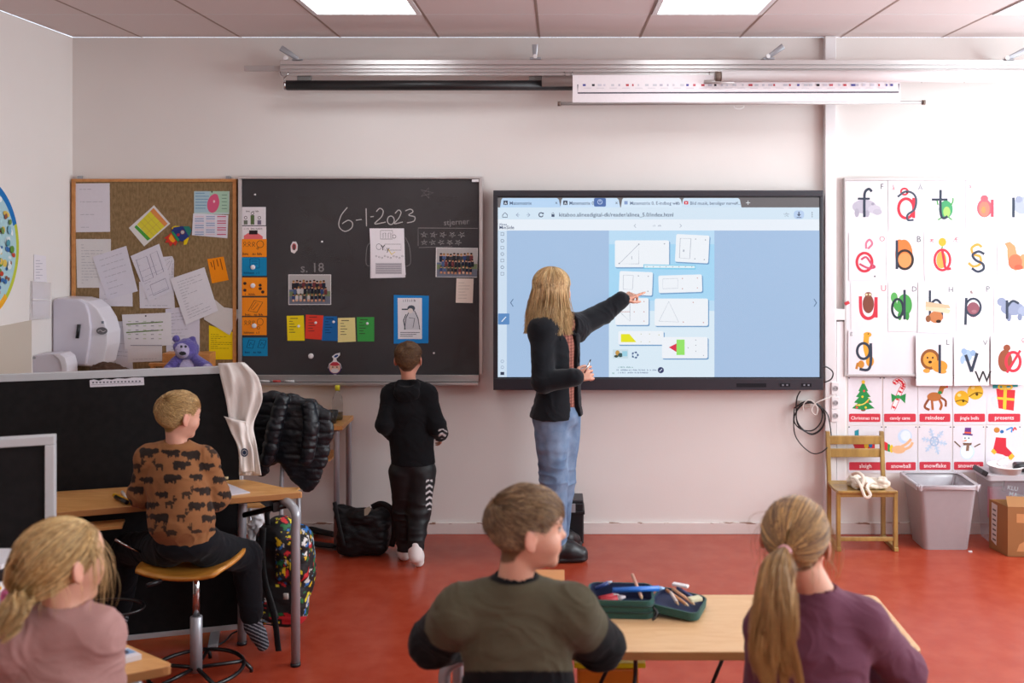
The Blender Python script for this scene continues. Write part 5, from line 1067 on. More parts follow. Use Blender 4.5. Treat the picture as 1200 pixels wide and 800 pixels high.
# ---- table by the wall, bottle and glass
tb = empty('side_table', (-1.55, 5.78, 0), 'narrow wooden table with grey legs against the wall under the blackboard', 'table')
MB().bb(-1.95, -1.222, 5.62, 5.925, .685, .71).build('tabletop', [m_beech], tb, bevel=.003)
for x, y in ((-1.263, 5.66), (-1.245, 5.9), (-1.92, 5.66), (-1.92, 5.9)): MB().tube([(x, y, 0), (x, y, .66), (x-.0, y, .685)], .0165, 14).build('leg', m_grey_steel, tb)
MB().bb(-1.93, -1.30, 5.66, 5.9, .50, .512).build('shelf', m_beech, tb, bevel=.002)
bt = empty('bottle', P(395, 485, 5.78), 'clear plastic bottle with a yellow cap on the table under the blackboard', 'bottle')
m_glass = mat('clear bottle plastic', '#e8ecec', rough=.05, trans=.95, var=.01)
z0 = .71; bx = P(395.5, 0, 5.8).x
MB().lathe([(0, z0), (.028, z0), (.031, z0+.01), (.031, z0+.1), (.027, z0+.13), (.012, z0+.16), (.011, z0+.175)], (bx, 5.8, 0), 20).build('bottle_body', m_glass, bt)
MB().lathe([(.014, z0+.17), (.0145, z0+.195), (.012, z0+.2), (0, z0+.2)], (bx, 5.8, 0), 16).build('cap', mat('lemon yellow plastic', '#d8d030', rough=.4), bt)
MB().lathe([(0, z0+.003), (.027, z0+.003), (.028, z0+.045), (0, z0+.045)], (bx, 5.8, 0), 20).build('liquid', mat('yellow liquid', '#c9b020', rough=.1, trans=.6), bt)
MB().lathe([(0, z0), (.03, z0), (.042, z0+.07), (.040, z0+.07), (.028, z0+.004), (0, z0+.004)], (bx-.015, 5.70, 0), 20).build('drinking_glass', m_glass, label='clear drinking glass in front of the bottle', cat='glass')
MB().lathe([(0, z0), (.02, z0), (.026, z0+.06), (.024, z0+.06), (.018, z0+.004), (0, z0+.004)], (bx-.055, 5.76, 0), 20).build('metal_cup', mat('dull metal cup', '#77736c', rough=.35, metal=.7), label='small dull metal cup left of the bottle', cat='cup')
# ---- black bag on the floor
bg = empty('shoulder_bag', P(428, 650, 5.55), 'black fabric bag slumped on the floor below the blackboard', 'bag')
s = Soft(.006, .03); B = lambda x, y, dy=0: P(x, y, 5.52+dy)
s.boxy(B(427, 625, .06), (.145, .085, .11), rad=.05).ell(B(405, 602, .06), (.055, .05, .05)).ell(B(450, 604, .06), (.05, .05, .06)).ell(B(430, 604, .03), (.10, .07, .045)).ell(B(398, 596, .05), (.03, .03, .03))
def rum(amp, sc, seed=0, st=(1, 1, 2)):
    return lambda V, N: amp*vnoise(V*sc*np.array(st), seed)+amp*.5*vnoise(V*sc*2.3*np.array(st), seed+3)
m_bagcloth = mat('black nylon cloth', '#0d0d10', rough=.55, var=.15, bump=.2, bscale=150, spec=.3)
s.mesh('bag_body', m_bagcloth, bg, disp=rum(.010, 16, 4), smooth=2, clip=lambda X, Y, Z: .004-Z)
MB().tube(crom([B(436, 594, 0), B(446, 590, -.02), B(456, 594, -.03), B(461, 604, -.03), B(462, 625, -.02), B(459, 640, 0)], 6), .016, 8, flat=(.25, (0, 1, 0))).build('strap', m_bagcloth, bg)
MB().tube(crom([B(392, 588, 0), B(396, 610, -.04), B(403, 640, -.05)], 6), .012, 8, flat=(.3, (0, 1, 0))).build('strap', m_bagcloth, bg)
cv = Canvas(front(5.44)); cv.slab([(427, 596), (433, 593), (435, 597), (431, 603), (427, 604)], '#8f8574', .004); cv.build('tag', bg)
MB().tube(crom([F0(395, 640, .02), F0(370, 637, .02), F0(345, 632, .02), F0(330, 634, .02)], 6), .03, 8, flat=(.35, (0, 0, 1))).build('bag_strap', m_bagcloth, label='wide black strap lying on the floor to the left of the bag', cat='strap')
MB().tube(crom([F0(392, 626, .025), F0(372, 622, .03), F0(362, 618, .035)], 6), .028, 8, flat=(.5, (0, 0, 1))).build('folded_umbrella', m_bagcloth, label='rolled black bundle on the floor under the side table', cat='bundle')
# ---- backpack hanging from the desk
bk = empty('backpack', P(335, 735, 4.48), 'colourful patterned backpack hanging from the desk beside the seated boy', 'backpack')
s = Soft(.005, .03); B = lambda x, y, dy=0: P(x, y, 4.42+dy)
s.boxy(B(331, 672, .05), (.125, .07, .225), Matrix.Rotation(.07, 3, 'Y'), rad=.06).ell(B(329, 630, .03), (.075, .07, .10)).boxy(B(343, 655, -.03), (.07, .035, .10), rad=.035).ell(B(352, 665, .08), (.07, .07, .15))
PAL = np.array([lin(c) for c in ('#c8262c', '#e2b81a', '#1f6a3a', '#2a6fb8', '#d8d4d0', '#101014', '#101014', '#b8222a', '#15151a', '#7ab4cc', '#e0d030', '#1a1a20')])
def patt(V):
    w = V*27+1.5*np.stack([vnoise(V*30, 1), vnoise(V*30, 2), vnoise(V*30, 3)], 1); c = np.floor(w).astype(int)
    h = np.abs((c[:, 0]*73856093) ^ (c[:, 1]*19349663) ^ (c[:, 2]*83492791)) % len(PAL); C = PAL[h].copy()
    f = w-c-.5; C[(np.abs(f).max(1) > .43)] = lin('#0c0c10'); return C
def bkcol(V):
    C = patt(V); px = VX+V[:, 0]*F/V[:, 1]; py = VY-(V[:, 2]-CZ)*F/V[:, 1]
    blk = ((px < 323) & (py < 690) & (px > 304+0*py)) | (px < 303) | ((py > 690) & (py < 718) & (px > 312) & (px < 345)) | (np.abs(py-690) < 3)
    C[blk] = lin('#0f0f12'); C[(py > 722) & (px > 330)] = lin('#b8242c'); C[py > 731] = lin('#101014'); return C
s.mesh('pack_body', mat('printed backpack cloth', rough=.6, var=.1, attr=True, bump=.1, bscale=120), bk, color=bkcol, disp=rum(.005, 14, 7))
MB().tube(crom([B(318, 592, -.0), B(313, 602, -.02), B(314, 615, -.02)], 5), .012, 8, flat=(.3, (0, 1, 0))).build('top_loop', m_bagcloth, bk)
MB().tube(crom([B(308, 618, -.045), B(307, 650, -.06), B(310, 680, -.07), B(317, 705, -.08), B(323, 725, -.085)], 6), .016, 8, flat=(.35, (0, 1, 0))).build('shoulder_strap', m_bagcloth, bk)
MB().tube(crom([B(320, 715, -.09), B(324, 740, -.09), B(326, 760, -.09), B(330, 782, -.085)], 6), .013, 8, flat=(.2, (0, 1, 0))).build('loose_strap', m_bagcloth, bk)
MB().tube([B(335, 695, -.075), B(335, 702, -.075)], .012, 8, flat=(.3, (0, 1, 0))).build('label_patch', mat('grey woven label', '#a8a29c'), bk)
# crumpled plastic bag behind the desk leg
s = Soft(.006, .02); s.ell(P(300, 622, 4.75), (.035, .03, .07)).ell(P(296, 640, 4.74), (.03, .03, .06)).ell(P(303, 606, 4.75), (.022, .02, .04)).cap((-1.40, 4.75, 0), (-1.43, 4.74, .3), .03, .04)
s.mesh('plastic_bag', mat('thin grey plastic', '#cfcdd0', rough=.2, spec=.6, var=.1), disp=rum(.012, 30, 8), label='crumpled pale plastic bag behind the colourful backpack', cat='bag')
# ---- hard case behind the teacher
hc = empty('tool_case', P(674, 634, 5.8), 'black hard plastic case standing by the wall behind the teacher', 'case')
x0, x1 = P(657, 0, 5.78).x, P(684, 0, 5.78).x
MB().bb(x0, x1, 5.76, 5.92, .0, .235).build('case_body', m_black, hc, bevel=.008); MB().bb(x0-.004, x1+.006, 5.75, 5.925, .17, .19).build('case_rim', m_black, hc, bevel=.004)
MB().bb(x0+.002, x1-.002, 5.765, 5.915, .235, .25).build('case_lid', mat('dark grey plastic', '#2a2b30', rough=.4), hc, bevel=.005)
MB().bb(x0+.055, x0+.085, 5.742, 5.752, .185, .235).build('latch', m_grey_steel, hc, bevel=.002)
# ---- dispensers, bear and shelf unit in the left corner
ds = empty('towel_dispenser', P(95, 430, 5.7), 'large white towel dispenser with a dark slot in the left corner', 'dispenser')
m_disp = mat('glossy white plastic', '#cfcad6', rough=.28, var=.02); m_disp2 = mat('white plastic side', '#dedae2', rough=.3, var=.02)
Yd = 5.70
out = [(61.5, 352), (66, 349), (92, 350), (104, 353), (114, 361), (122, 374), (126.5, 390), (126, 405), (121, 426), (117, 430), (62, 428), (60.5, 400)]
b = MB(); b.prism([P(x, y, Yd+.02) for x, y in out], (0, .17, 0)); b.build('dispenser_body', m_disp2, ds, bevel=.012, seg=3)
b = MB(); b.prism([P(x, y, Yd) for x, y in [(62, 353), (67, 350), (92, 351), (100, 356), (104, 368), (106, 385), (104, 405), (100, 428), (62, 427)]], (0, .03, 0)); b.build('front_cover', m_disp, ds, bevel=.008, seg=3)
MB().tube([P(92.5, 380, Yd-.003), P(91.5, 388, Yd-.004), P(90.5, 396, Yd-.003)], .010, 10).build('handle_slot', m_black, ds)
cv = Canvas(front(Yd+.012)); cv.slab([(119.5+6.5*math.cos(2*PI*k/24), 387.5+4.3*math.sin(2*PI*k/24)) for k in range(24)], '#6c6a70', .003); cv.stroke([(115, 388), (118, 386.5), (121, 388.5), (124, 387)], .7, '#c9c6cc', smooth=True); cv.rect(119, 376, 122, 379, '#77808c'); cv.build('oval_badge', ds)
sd = empty('soap_dispenser', P(58, 437, 5.55), 'small white soap dispenser below the towel dispenser at the left', 'dispenser')
b = MB(); b.prism([P(x, y, 5.5) for x, y in [(38, 416.5), (60, 414), (68, 417), (72, 424), (74, 440), (74, 470), (38, 470)]], (0, .12, 0)); b.build('dispenser_body', m_disp, sd, bevel=.008, seg=3)
b = MB(); b.prism([P(x, y, 5.49) for x, y in [(62, 415), (70, 414.5), (76, 419), (78.5, 428), (79, 440), (79, 466), (72, 466), (72, 430), (69, 421)]], (0, .12, 0)); b.build('side_cover', m_disp2, sd, bevel=.004)
MB().lathe([(.008, 0), (.008, .003)], P(40.5, 419, 5.5), 12, R=Matrix.Rotation(PI/2, 3, 'X')).build('screw', m_grey_steel, sd)
su = empty('low_cupboard', (-2.3, 5.7, 0), 'low wooden cupboard in the left corner below the pin board', 'cupboard')
MB().bb(-2.72, -1.99, 5.5, 5.9, .05, .965).build('cupboard_body', m_beech, su, bevel=.004); MB().bb(-2.73, -1.985, 5.48, 5.905, .965, .985).build('cupboard_top', m_beech, su, bevel=.003)
for x in (-2.35, -1.995): MB().bb(x-.35, x-.005, 5.485, 5.5, .07, .95).build('door', m_beech, su, bevel=.003)
MB().bb(-2.70, -2.0, 5.52, 5.88, 0, .05).build('plinth', m_black, su)
b = MB(); fbox(b, 190, 414, 246, 436.5, 5.78, .10); b.build('wooden_crate', m_frame_wood, label='small wooden box behind the purple teddy bear', cat='box', bevel=.004)
b = MB(); fbox(b, 174, 425.5, 205, 429, 5.70, .03); fbox(b, 176, 429, 180, 440, 5.70, .03); fbox(b, 198, 429, 202, 440, 5.70, .03); b.build('wooden_rack', m_frame_wood, label='low wooden rack to the left of the purple bear', cat='rack', bevel=.002)
for x in (68, 74.5): fbox(MB(), x-2, 428, x+2, 440, 5.72, .02).build('wooden_peg', m_frame_wood, label='short wooden peg below the towel dispenser', cat='peg', group='wooden pegs below the towel dispenser')
s = Soft(.007, .02); s.ell(P(125, 437, 5.55), (.10, .07, .06)).ell(P(141, 438, 5.55), (.07, .06, .035))
s.mesh('fur_hat', mat('brown fur', '#4a3020', rough=.95, var=.4, scale=60, bump=.6, bscale=90), disp=rum(.008, 40, 2), clip=lambda X, Y, Z: .992-Z, label='brown furry hat lying on the cupboard behind the partition', cat='hat')
s = Soft(.0035, .012); B = lambda x, y, dy=0: P(x, y, 5.6+dy); PU = '#6a5fa8'
s.ell(B(219, 437, .02), (.085, .07, .10)).ell(B(219, 409, 0), (.066, .06, .062)).ell(B(215, 413, -.05), (.036, .03, .028)).ell(B(209, 402+4, -.035), (.03, .025, .03))
for x, y in ((206.5, 397), (225.5, 398)): s.ell(B(x, y, .01), (.021, .014, .021), k=.006).ell(B(x, y, -.008), (.011, .006, .011), k=.004, sub=True)
s.cap(B(208, 422, 0), B(197, 433, -.03), .030, .028).cap(B(230, 422, 0), B(243, 430, -.03), .030, .028).cap(B(212, 446, -.02), B(204, 449, -.12), .035, .03).cap(B(226, 446, -.02), B(236, 449, -.12), .035, .03)
def bearc(V):
    C = np.tile(np.array([lin('#5c519a')]), (len(V), 1)); px = VX+V[:, 0]*F/V[:, 1]; py = VY-(V[:, 2]-CZ)*F/V[:, 1]; fr_ = V[:, 1] < 5.6
    fade = vnoise(V*40, 3)[:, None]*.25+1; C = C*fade
    m = fr_ & (((px-213.5)/8.5)**2+((py-411)/9)**2 < 1); C[m] = lin('#b3a8c8')
    m = fr_ & (((px-219)/9)**2+((py-434)/14)**2 < 1) & (py > 421); C[m] = lin('#b0a6c6')
    m = fr_ & (((px-214)/4.2)**2+((py-414)/2.4)**2 < 1); C[m] = lin('#16141c')
    for x in (212.5, 217.5): C[fr_ & (((px-x)**2+(py-406)**2) < 2.2)] = lin('#101018')
    C[fr_ & (((px-243)/6)**2+((py-431)/5)**2 < 1)] = lin('#a89ec0'); C[fr_ & (((px-197)/5)**2+((py-433)/5)**2 < 1)] = lin('#8a80b8'); return C
s.mesh('teddy_bear', mat('plush fur', rough=.95, var=.15, attr=True, bump=.5, bscale=180, sheen=.4), color=bearc, disp=rum(.0018, 90, 3), smooth=1, clip=lambda X, Y, Z: .987-Z, label='purple plush teddy bear sitting in front of the pin board', cat='teddy bear')
# ---- wooden child's chair on the right
wc = empty('wooden_chair', (1.74, 5.76, 0), 'small varnished wooden chair with two back slats below the word cards', 'chair')
xl_, xr_, yf, yb = 1.582, 1.905, 5.64, 5.87
for x in (xl_, xr_): MB().bb(x-.012, x+.012, yf-.013, yf+.013, 0.022, .335).build('front_leg', m_pine, wc, bevel=.005)
for x in (xl_+.005, xr_): MB().prism([(x-.012, yb-.03, .022), (x+.012, yb-.03, .022), (x+.012, yb-.005, .022), (x-.012, yb-.005, .022)], (0, 0, .33)).prism([(x-.012, yb-.03, .35), (x+.012, yb-.03, .35), (x+.012, yb-.005, .35), (x-.012, yb-.005, .35)], (0, .03, .275)).build('rear_leg', m_pine, wc, bevel=.004)
for x in (xl_, xr_): MB().bb(x-.013, x+.013, yf-.02, yb, 0, .024).build('runner', m_pine, wc, bevel=.004)
b = MB(); vs = []
for s_ in (0, 1):
    for i in range(9):
        for j in range(5):
            u, v = i/8, j/4; vs.append((xl_-.008+(xr_-xl_+.016)*u, yf-.025+(yb-yf-.0)*v, .345-.012*math.sin(PI*v)-(.014 if s_ else 0)))
fs = [(i*5+j, i*5+j+5, i*5+j+6, i*5+j+1) for i in range(8) for j in range(4)]+[(45+i*5+j, 45+i*5+j+1, 45+i*5+j+6, 45+i*5+j+5) for i in range(8) for j in range(4)]
fs += [(i*5, 45+i*5, 50+i*5, i*5+5) for i in range(8)]+[(i*5+4, i*5+9, 54+i*5, 49+i*5) for i in range(8)]+[(j, j+1, 46+j, 45+j) for j in range(4)]+[(40+j, 85+j, 86+j, 41+j) for j in range(4)]
b.add(vs, fs).build('seat', m_pine, wc, bevel=.003)
for z0_, z1_ in ((P(0, 520, 5.88).z, P(0, 510, 5.88).z), (P(0, 535.5, 5.87).z, P(0, 525.5, 5.87).z)): MB().bb(xl_+.006, xr_, yb-.004, yb+.012, z0_, z1_).build('back_slat', m_pine, wc, bevel=.004)
MB().bb(xl_, xr_, yf-.008, yf+.008, .055, .078).build('stretcher', m_pine, wc, bevel=.004); MB().bb(xl_, xr_, yf-.01, yf+.01, .305, .335).build('apron', m_pine, wc, bevel=.003)
s = Soft(.005, .012); B = lambda x, y, dy=0: P(x, y, 5.72+dy)
s.boxy(B(1017, 566, .0), (.10, .06, .022), rad=.02).ell(B(1003, 562, .0), (.05, .05, .035)).ell(B(1033, 565, -.02), (.045, .05, .028)).ell(B(1012, 566, -.06), (.05, .04, .025))
tbag = s.mesh('cloth_bag', mat('unbleached cotton', '#e2d8c8', rough=.9, var=.08, bump=.2, bscale=150), disp=rum(.012, 26, 6), smooth=2)
tag(tbag, 'crumpled off-white cloth bag with handles on the small wooden chair', 'bag')
for pts in ([(1002, 560, -.07), (1008, 568, -.11), (1014, 582, -.125), (1020, 580, -.125), (1016, 570, -.11), (1024, 564, -.08)], [(998, 556, -.05), (1006, 554, -.08), (1012, 560, -.10), (1010, 570, -.11)]):
    MB().tube([P(p[0], p[1], 5.72+p[2]) for p in crom(pts, 6)], .009, 8, flat=(.3, (0, 1, 0))).build('handle', mat('unbleached cotton', '#e2d8c8'), tbag)
# ---- waste bin
wbn = empty('waste_bin', (2.2, 5.76, 0), 'grey plastic waste bin lined with a clear bag beside the wooden chair', 'bin')
def frust(mb, r0, z0, r1, z1, cap0=True, cap1=False, rad=.03, mi=0):
    def rr4(r, z): return [Vector((x, y, z)) for x, y in rrect(r[0], r[2], r[1], r[3], rad, 5)]
    A_, B_ = rr4(r0, z0), rr4(r1, z1); n_ = len(A_); fs = [(k, (k+1) % n_, n_+(k+1) % n_, n_+k) for k in range(n_)]
    if cap0: fs.append(tuple(range(n_))[::-1])
    if cap1: fs.append(tuple(range(n_, 2*n_)))
    mb.add(A_+B_, fs, mi, False); return mb
m_bin = mat('grey bin plastic', '#a39c9f', rough=.45, var=.05, bump=.03)
b = MB(); frust(b, (2.075, 2.33, 5.655, 5.87), 0, (2.035, 2.365, 5.62, 5.905), .365); frust(b, (2.08, 2.325, 5.66, 5.865), .004, (2.04, 2.36, 5.625, 5.90), .366, rad=.03); b.build('bin_body', m_bin, wbn)
b = MB(); frust(b, (2.03, 2.37, 5.615, 5.91), .350, (2.024, 2.376, 5.61, 5.915), .372, cap0=False, rad=.035); frust(b, (2.04, 2.36, 5.625, 5.90), .372, (2.024, 2.376, 5.61, 5.915), .3725, cap0=False, rad=.035); b.build('rim', m_bin, wbn)
m_liner = mat('thin clear liner', '#dcd8de', rough=.2, alpha=.55, spec=.6, bump=.3, bscale=25)
b = MB(); N_ = 96; rings = []
for (ins, z) in ((.034, .25), (.016, .34), (-.004, .377), (-.008, .374), (-.008, .362), (-.0075, .352)):
    base = rrect(2.03+ins, 5.615+ins, 2.37-ins, 5.91-ins, .03, 23); rings.append([Vector((p[0]+.006*math.sin(i*.9+z*30)*(1 if ins < 0 else .6), p[1]+.004*math.sin(i*1.3)*(1 if ins < 0 else .6), z+.010*math.sin(i*.37+z*9)*(z < .36)+.004*math.sin(i*.8)-(0))) for i, p in enumerate(base)])
n_ = len(rings[0]); b.add([v for r_ in rings for v in r_], [(r_*n_+k, r_*n_+(k+1) % n_, (r_+1)*n_+(k+1) % n_, (r_+1)*n_+k) for r_ in range(5) for k in range(n_)], 0, True); b.build('bin_liner', m_liner, wbn)
# ---- clear crate, things on its lid, cardboard box
m_crate = mat('clear crate plastic', '#d8d5dc', rough=.25, alpha=.3, spec=.6)
cr = empty('storage_crate', (2.75, 5.82, 0), 'clear plastic storage crate with lid behind the cardboard box', 'crate')
b = MB(); frust(b, (2.50, 3.02, 5.745, 5.915), 0.002, (2.475, 3.05, 5.725, 5.925), .375, rad=.02); b.build('crate_body', m_crate, cr)
b = MB(); frust(b, (2.465, 3.06, 5.715, 5.93), .375, (2.465, 3.06, 5.715, 5.93), .405, True, True, rad=.02); b.build('lid', mat('milky lid plastic', '#cfcbd0', rough=.3, alpha=.8), cr)
b = MB(); c = P(1148, 555, 5.73); b.box((2.45, 5.79, .415), (.035, .13, .03), R=Matrix.Rotation(.5, 3, 'Y')); b.build('latch', m_black, cr, bevel=.004)
b = MB(); b.bb(2.53, 2.68, 5.85, 5.88, .12, .30).build('pink_folder', mat('pink card', '#d8607a'), label='pink folder inside the clear crate', cat='folder')
bo = MB(); bo.box((2.70, 5.775, .325), (.24, .025, .09), R=Matrix.Rotation(.18, 3, 'Y')); bo.build('board_game', mat('dark red box', '#6a2634', rough=.4), label='dark red box with white capital letters inside the clear crate', cat='box', bevel=.002)
gb = bpy.data.objects['board_game']
cv = Canvas(front(5.758)); cv.text('KLU', 1180, 573, 7, '#e6dfe2', rot=.18); cv.text('MA', 1182, 580.5, 7, '#e6dfe2', rot=.18); cv.build('lettering', gb)
b = MB(); rg_ = [(0, 0), (.085, 0), (.094, .036), (.102, .038), (.102, .042), (.090, .042), (.082, .005), (0, .005)]
b.lathe([(r_, z+.405) for r_, z in rg_], (2.60, 5.80, 0), 32); o = b.build('food_tray', mat('white foam', '#e4dedd', rough=.5), label='white shallow bowl on top of the clear crate', cat='bowl')
s = Soft(.005, .01); s.cap(P(1176, 540, 5.8), P(1180, 536, 5.8), .012, .01).ell(P(1174, 543, 5.8), (.03, .02, .018)); s.mesh('paper_tissue', m_white, disp=rum(.006, 40, 3), label='crumpled white tissue in the shallow bowl', cat='tissue')
s = Soft(.005, .01); s.boxy(P(1199, 547, 5.78), (.05, .04, .025), rad=.015).cap(P(1191, 548, 5.76), P(1206, 544, 5.76), .018); s.mesh('hair_dryer', m_black, label='black plastic handle lying on the clear crate at the right edge', cat='tool')
cb = empty('cardboard_box', (2.75, 5.6, 0), 'open brown cardboard box with torn patches at the right edge of the photo', 'box')
m_card = mat('brown cardboard', '#9a6a3e', rough=.8, var=.06, scale=6); m_card2 = mat('torn cardboard', '#c68f5c', rough=.9, var=.05)
Rb = rotz(-.18); pts = [Vector((2.497, 5.54, 0)), Vector((2.97, 5.50, 0)), Vector((2.955, 5.675, 0)), Vector((2.462, 5.70, 0))]
b = MB()
for i in range(4):
    p, q_ = pts[i], pts[(i+1) % 4]; nn = Vector((-(q_-p).y, (q_-p).x, 0)).normalized()*.005
    b.prism([p, q_, q_+nn, p+nn], (0, 0, .275))
b.prism(pts, (0, 0, .005)); b.build('box_walls', m_card, cb)
b = MB(); p, q_ = pts[0]+Vector((0, 0, .273)), pts[1]+Vector((0, 0, .273)); b.prism([p, q_, q_+Vector((-.03, .09, .03)), p+Vector((.03, .09, .035))], (0, 0, .004)); b.build('flap', m_card, cb)
b = MB(); p, q_ = pts[3]+Vector((0, 0, .273)), pts[0]+Vector((0, 0, .273)); b.prism([p, q_, q_+Vector((.05, .02, -.03)), p+Vector((.05, -.02, -.03))], (0, 0, .004)); b.build('flap', m_card, cb)
def onbox(u, v, w): t = (u-0); p = pts[0]+(pts[1]-pts[0])*t; return Vector((p.x, p.y-w-.0005, v))
cv = Canvas(onbox); cv.poly([(.10, .19), (.5, .185), (.5, .235), (.1, .24)], m_card2); cv.poly([(.10, .03), (.4, .03), (.4, .13), (.24, .10), (.13, .07)], m_card2); cv.build('torn_patch', cb)
def onside(u, v, w): p = pts[0]+(pts[3]-pts[0])*u; return Vector((p.x-w-.0005, p.y, v))
cv = Canvas(onside); cv.poly([(.55, .26), (.85, .265), (.88, .05), (.60, .03)], '#cfc8c2')
for k in range(7): cv.poly([(.62, .23-k*.028), (.8, .233-k*.028), (.8, .223-k*.028), (.62, .22-k*.028)], '#6a6460')
cv.build('shipping_label', cb)
s = Soft(.006, .01); s.ell((2.60, 5.60, .262), (.03, .03, .022)).cap((2.6, 5.6, .262), (2.62, 5.6, .285), .012, .004); s.mesh('paper_scrap', m_white, disp=rum(.006, 40, 4), label='scrap of white paper sticking out of the cardboard box', cat='paper')
# paper crumbs on the floor by the bin
MB().box(F0(1137, 646, .004), (.02, .012, .008)).build('paper_crumb', m_white, label='tiny white crumb on the floor by the waste bin', cat='crumb', bevel=.002)
# ---- front table in the middle
tt = empty('school_table', (.32, 2.87, 0), 'pale beech school table in front, between the boy and the girl with the ponytail', 'table')
TX0, TX1, TY0, TY1 = -.34, .985, 2.69, 3.10
tabletop([Vector((TX0, TY0, 0)), Vector((TX1, TY0, 0)), Vector((TX1, TY1, 0)), Vector((TX0, TY1, 0))], .71, .024, tt, m_beech_pale)
for x, y in ((TX0+.03, TY0+.03), (TX1-.03, TY0+.03), (TX0+.03, TY1-.04), (TX1-.03, TY1-.04)): tubeleg((x+(.08 if x < 0 else -.08), y, .675), (x, y, 0), tt, r=.017)
def wire(x): return crom([(x+.0, 2.80, .682), (x, 2.80, .60), (x-.01, 2.78, .565), (x-.04, 2.74, .56), (x-.09, 2.72, .555)], 6)
for x in (.215, .53): MB().tube(wire(x), .006, 8).tube([(x-.05, 2.86, .682), (x-.05, 2.86, .64), (x-.10, 2.80, .57)], .0055, 8).build('bag_hook', m_blackmetal, tt)
b = MB(); b.bb(TX0+.1, TX1-.1, 2.86, 2.885, .66, .682); b.build('underframe', m_blackmetal, tt)
ob = MB(); ob.bb(.055, .235, 2.93, 3.07, 0, .555); ob.build('orange_box', mat('orange plastic', '#d8821c', rough=.4), label='tall orange box under the front table beside the boy', cat='box', bevel=.006)
MB().bb(.045, .255, 2.93, 3.07, .557, .572).build('yellow_folder', mat('bright yellow plastic', '#e2e212', rough=.4), label='bright yellow folder lying on the orange box under the table', cat='folder', bevel=.002)
# pencil case
pc = empty('pencil_case', (.2, 2.99, .71), 'open dark green pencil case full of pens on the front table', 'pencil case')
m_green = mat('dark green cloth', '#1c4a42', rough=.6, var=.1, bump=.15, bscale=200); m_navy = mat('navy lining', '#2a3456', rough=.7)
def tray(mb, M_, w, h, d_, mi_o=0, mi_i=1, rad=.03, t=.006):
    o1 = rrect(-w/2, -h/2, w/2, h/2, rad, 5); i1 = rrect(-w/2+t, -h/2+t, w/2-t, h/2-t, rad-t, 5); n_ = len(o1)
    V_ = [M_@Vector((x, y, 0)) for x, y in o1]+[M_@Vector((x, y, d_)) for x, y in o1]+[M_@Vector((x, y, d_)) for x, y in i1]+[M_@Vector((x, y, t)) for x, y in i1]
    mb.add(V_, [tuple(range(n_))[::-1]]+[(k, (k+1) % n_, n_+(k+1) % n_, n_+k) for k in range(n_)]+[(n_+k, n_+(k+1) % n_, 2*n_+(k+1) % n_, 2*n_+k) for k in range(n_)], mi_o)
    mb.add(V_, [(2*n_+k, 2*n_+(k+1) % n_, 3*n_+(k+1) % n_, 3*n_+k) for k in range(n_)]+[tuple(range(3*n_, 4*n_))], mi_i)
M1 = Matrix.Translation((.185, 2.985, .711))@Matrix.Rotation(-.06, 4, 'Z')
b = MB(); tray(b, M1, .195, .15, .052); b.build('case_base', [m_green, m_navy], pc)
for z in (.018, .036): MB().tube([M1@Vector((x*1.01, y*1.01, z)) for x, y in rrect(-.0975, -.075, .0975, .075, .03, 5)], .0028, 6, closed=True).build('zip', mat('dark zip', '#123029', rough=.4), pc)
M2 = Matrix.Translation((.355, 2.97, .722))@Matrix.Rotation(-.35, 4, 'Z')@Matrix.Rotation(.10, 4, 'Y')
b = MB(); tray(b, M2, .15, .15, .022); b.build('case_lid', [m_green, m_navy], pc)
MB().tube(crom([(.275, 2.905, .745), (.285, 2.895, .735), (.278, 2.89, .722), (.27, 2.888, .717)], 4), .004, 8).build('zip_pull', m_black, pc)
def pen(p0, p1, r_, col, label, cat='pen', grp=None, tipc='#d8b890'):
    e = empty(cat.replace(' ', '_'), p0, label, cat, grp); p0, p1 = Vector(p0), Vector(p1)
    MB().tube([p0, p1], r_, 10).build('barrel', mat('pen '+col, col, rough=.35), e); q_ = p1+(p1-p0).normalized()*r_*2.2
    MB().tube([p1, q_], [r_, r_*.25], 10).build('tip', mat('pen '+tipc, tipc, rough=.6), e)
pen((.16, 2.96, .776), (.30, 2.99, .770), .008, '#2a6fc8', 'thick blue marker across the open green pencil case', 'marker', tipc='#9fc4ea')
pen((.125, 2.96, .742), (.175, 2.965, .75), .011, '#c8303c', 'red marker lying in the left part of the green pencil case', 'marker', tipc='#e6dadc')
pen((.12, 3.0, .735), (.165, 3.01, .74), .008, '#b8242e', 'second red pen deeper in the green pencil case', 'pen', tipc='#e8e2e2')
pen((.225, 3.05, .79), (.245, 2.965, .755), .005, '#c99a86', 'pale pencil leaning inside the green pencil case', 'pencil')
pen((.11, 3.03, .755), (.15, 3.035, .77), .006, '#2c3f7a', 'dark blue pen at the back of the green pencil case', 'pen', tipc='#ccd2e2')
for k, (x0_, y0_, x1_, y1_, cc) in enumerate(((.325, 3.01, .375, 2.94, '#c08458'), (.345, 3.02, .395, 2.95, '#d2a27e'), (.335, 2.99, .35, 2.955, '#d8c9c0'), (.36, 3.03, .41, 2.975, '#3a4a7a'))):
    pen((x0_, y0_, .758-.0), (x1_, y1_, .742), .005, cc, ['brown pencil in the lid of the pencil case, nearest the middle', 'light brown pencil in the middle of the pencil case lid', 'short pale pencil at the left of the pencil case lid', 'dark blue pencil in the pencil case lid'][k], 'pencil')
MB().box((.405, 2.965, .748), (.04, .025, .012), R=rotz(.4)).build('eraser', mat('cream rubber', '#d6d2b0', rough=.7), label='cream eraser at the right end of the pencil case lid', cat='eraser', bevel=.004)
MB().box((.37, 3.03, .765), (.05, .018, .008), R=rotz(-.5)).build('correction_tape', m_white, label='white slim tape holder at the back of the pencil case lid', cat='tape', bevel=.003)
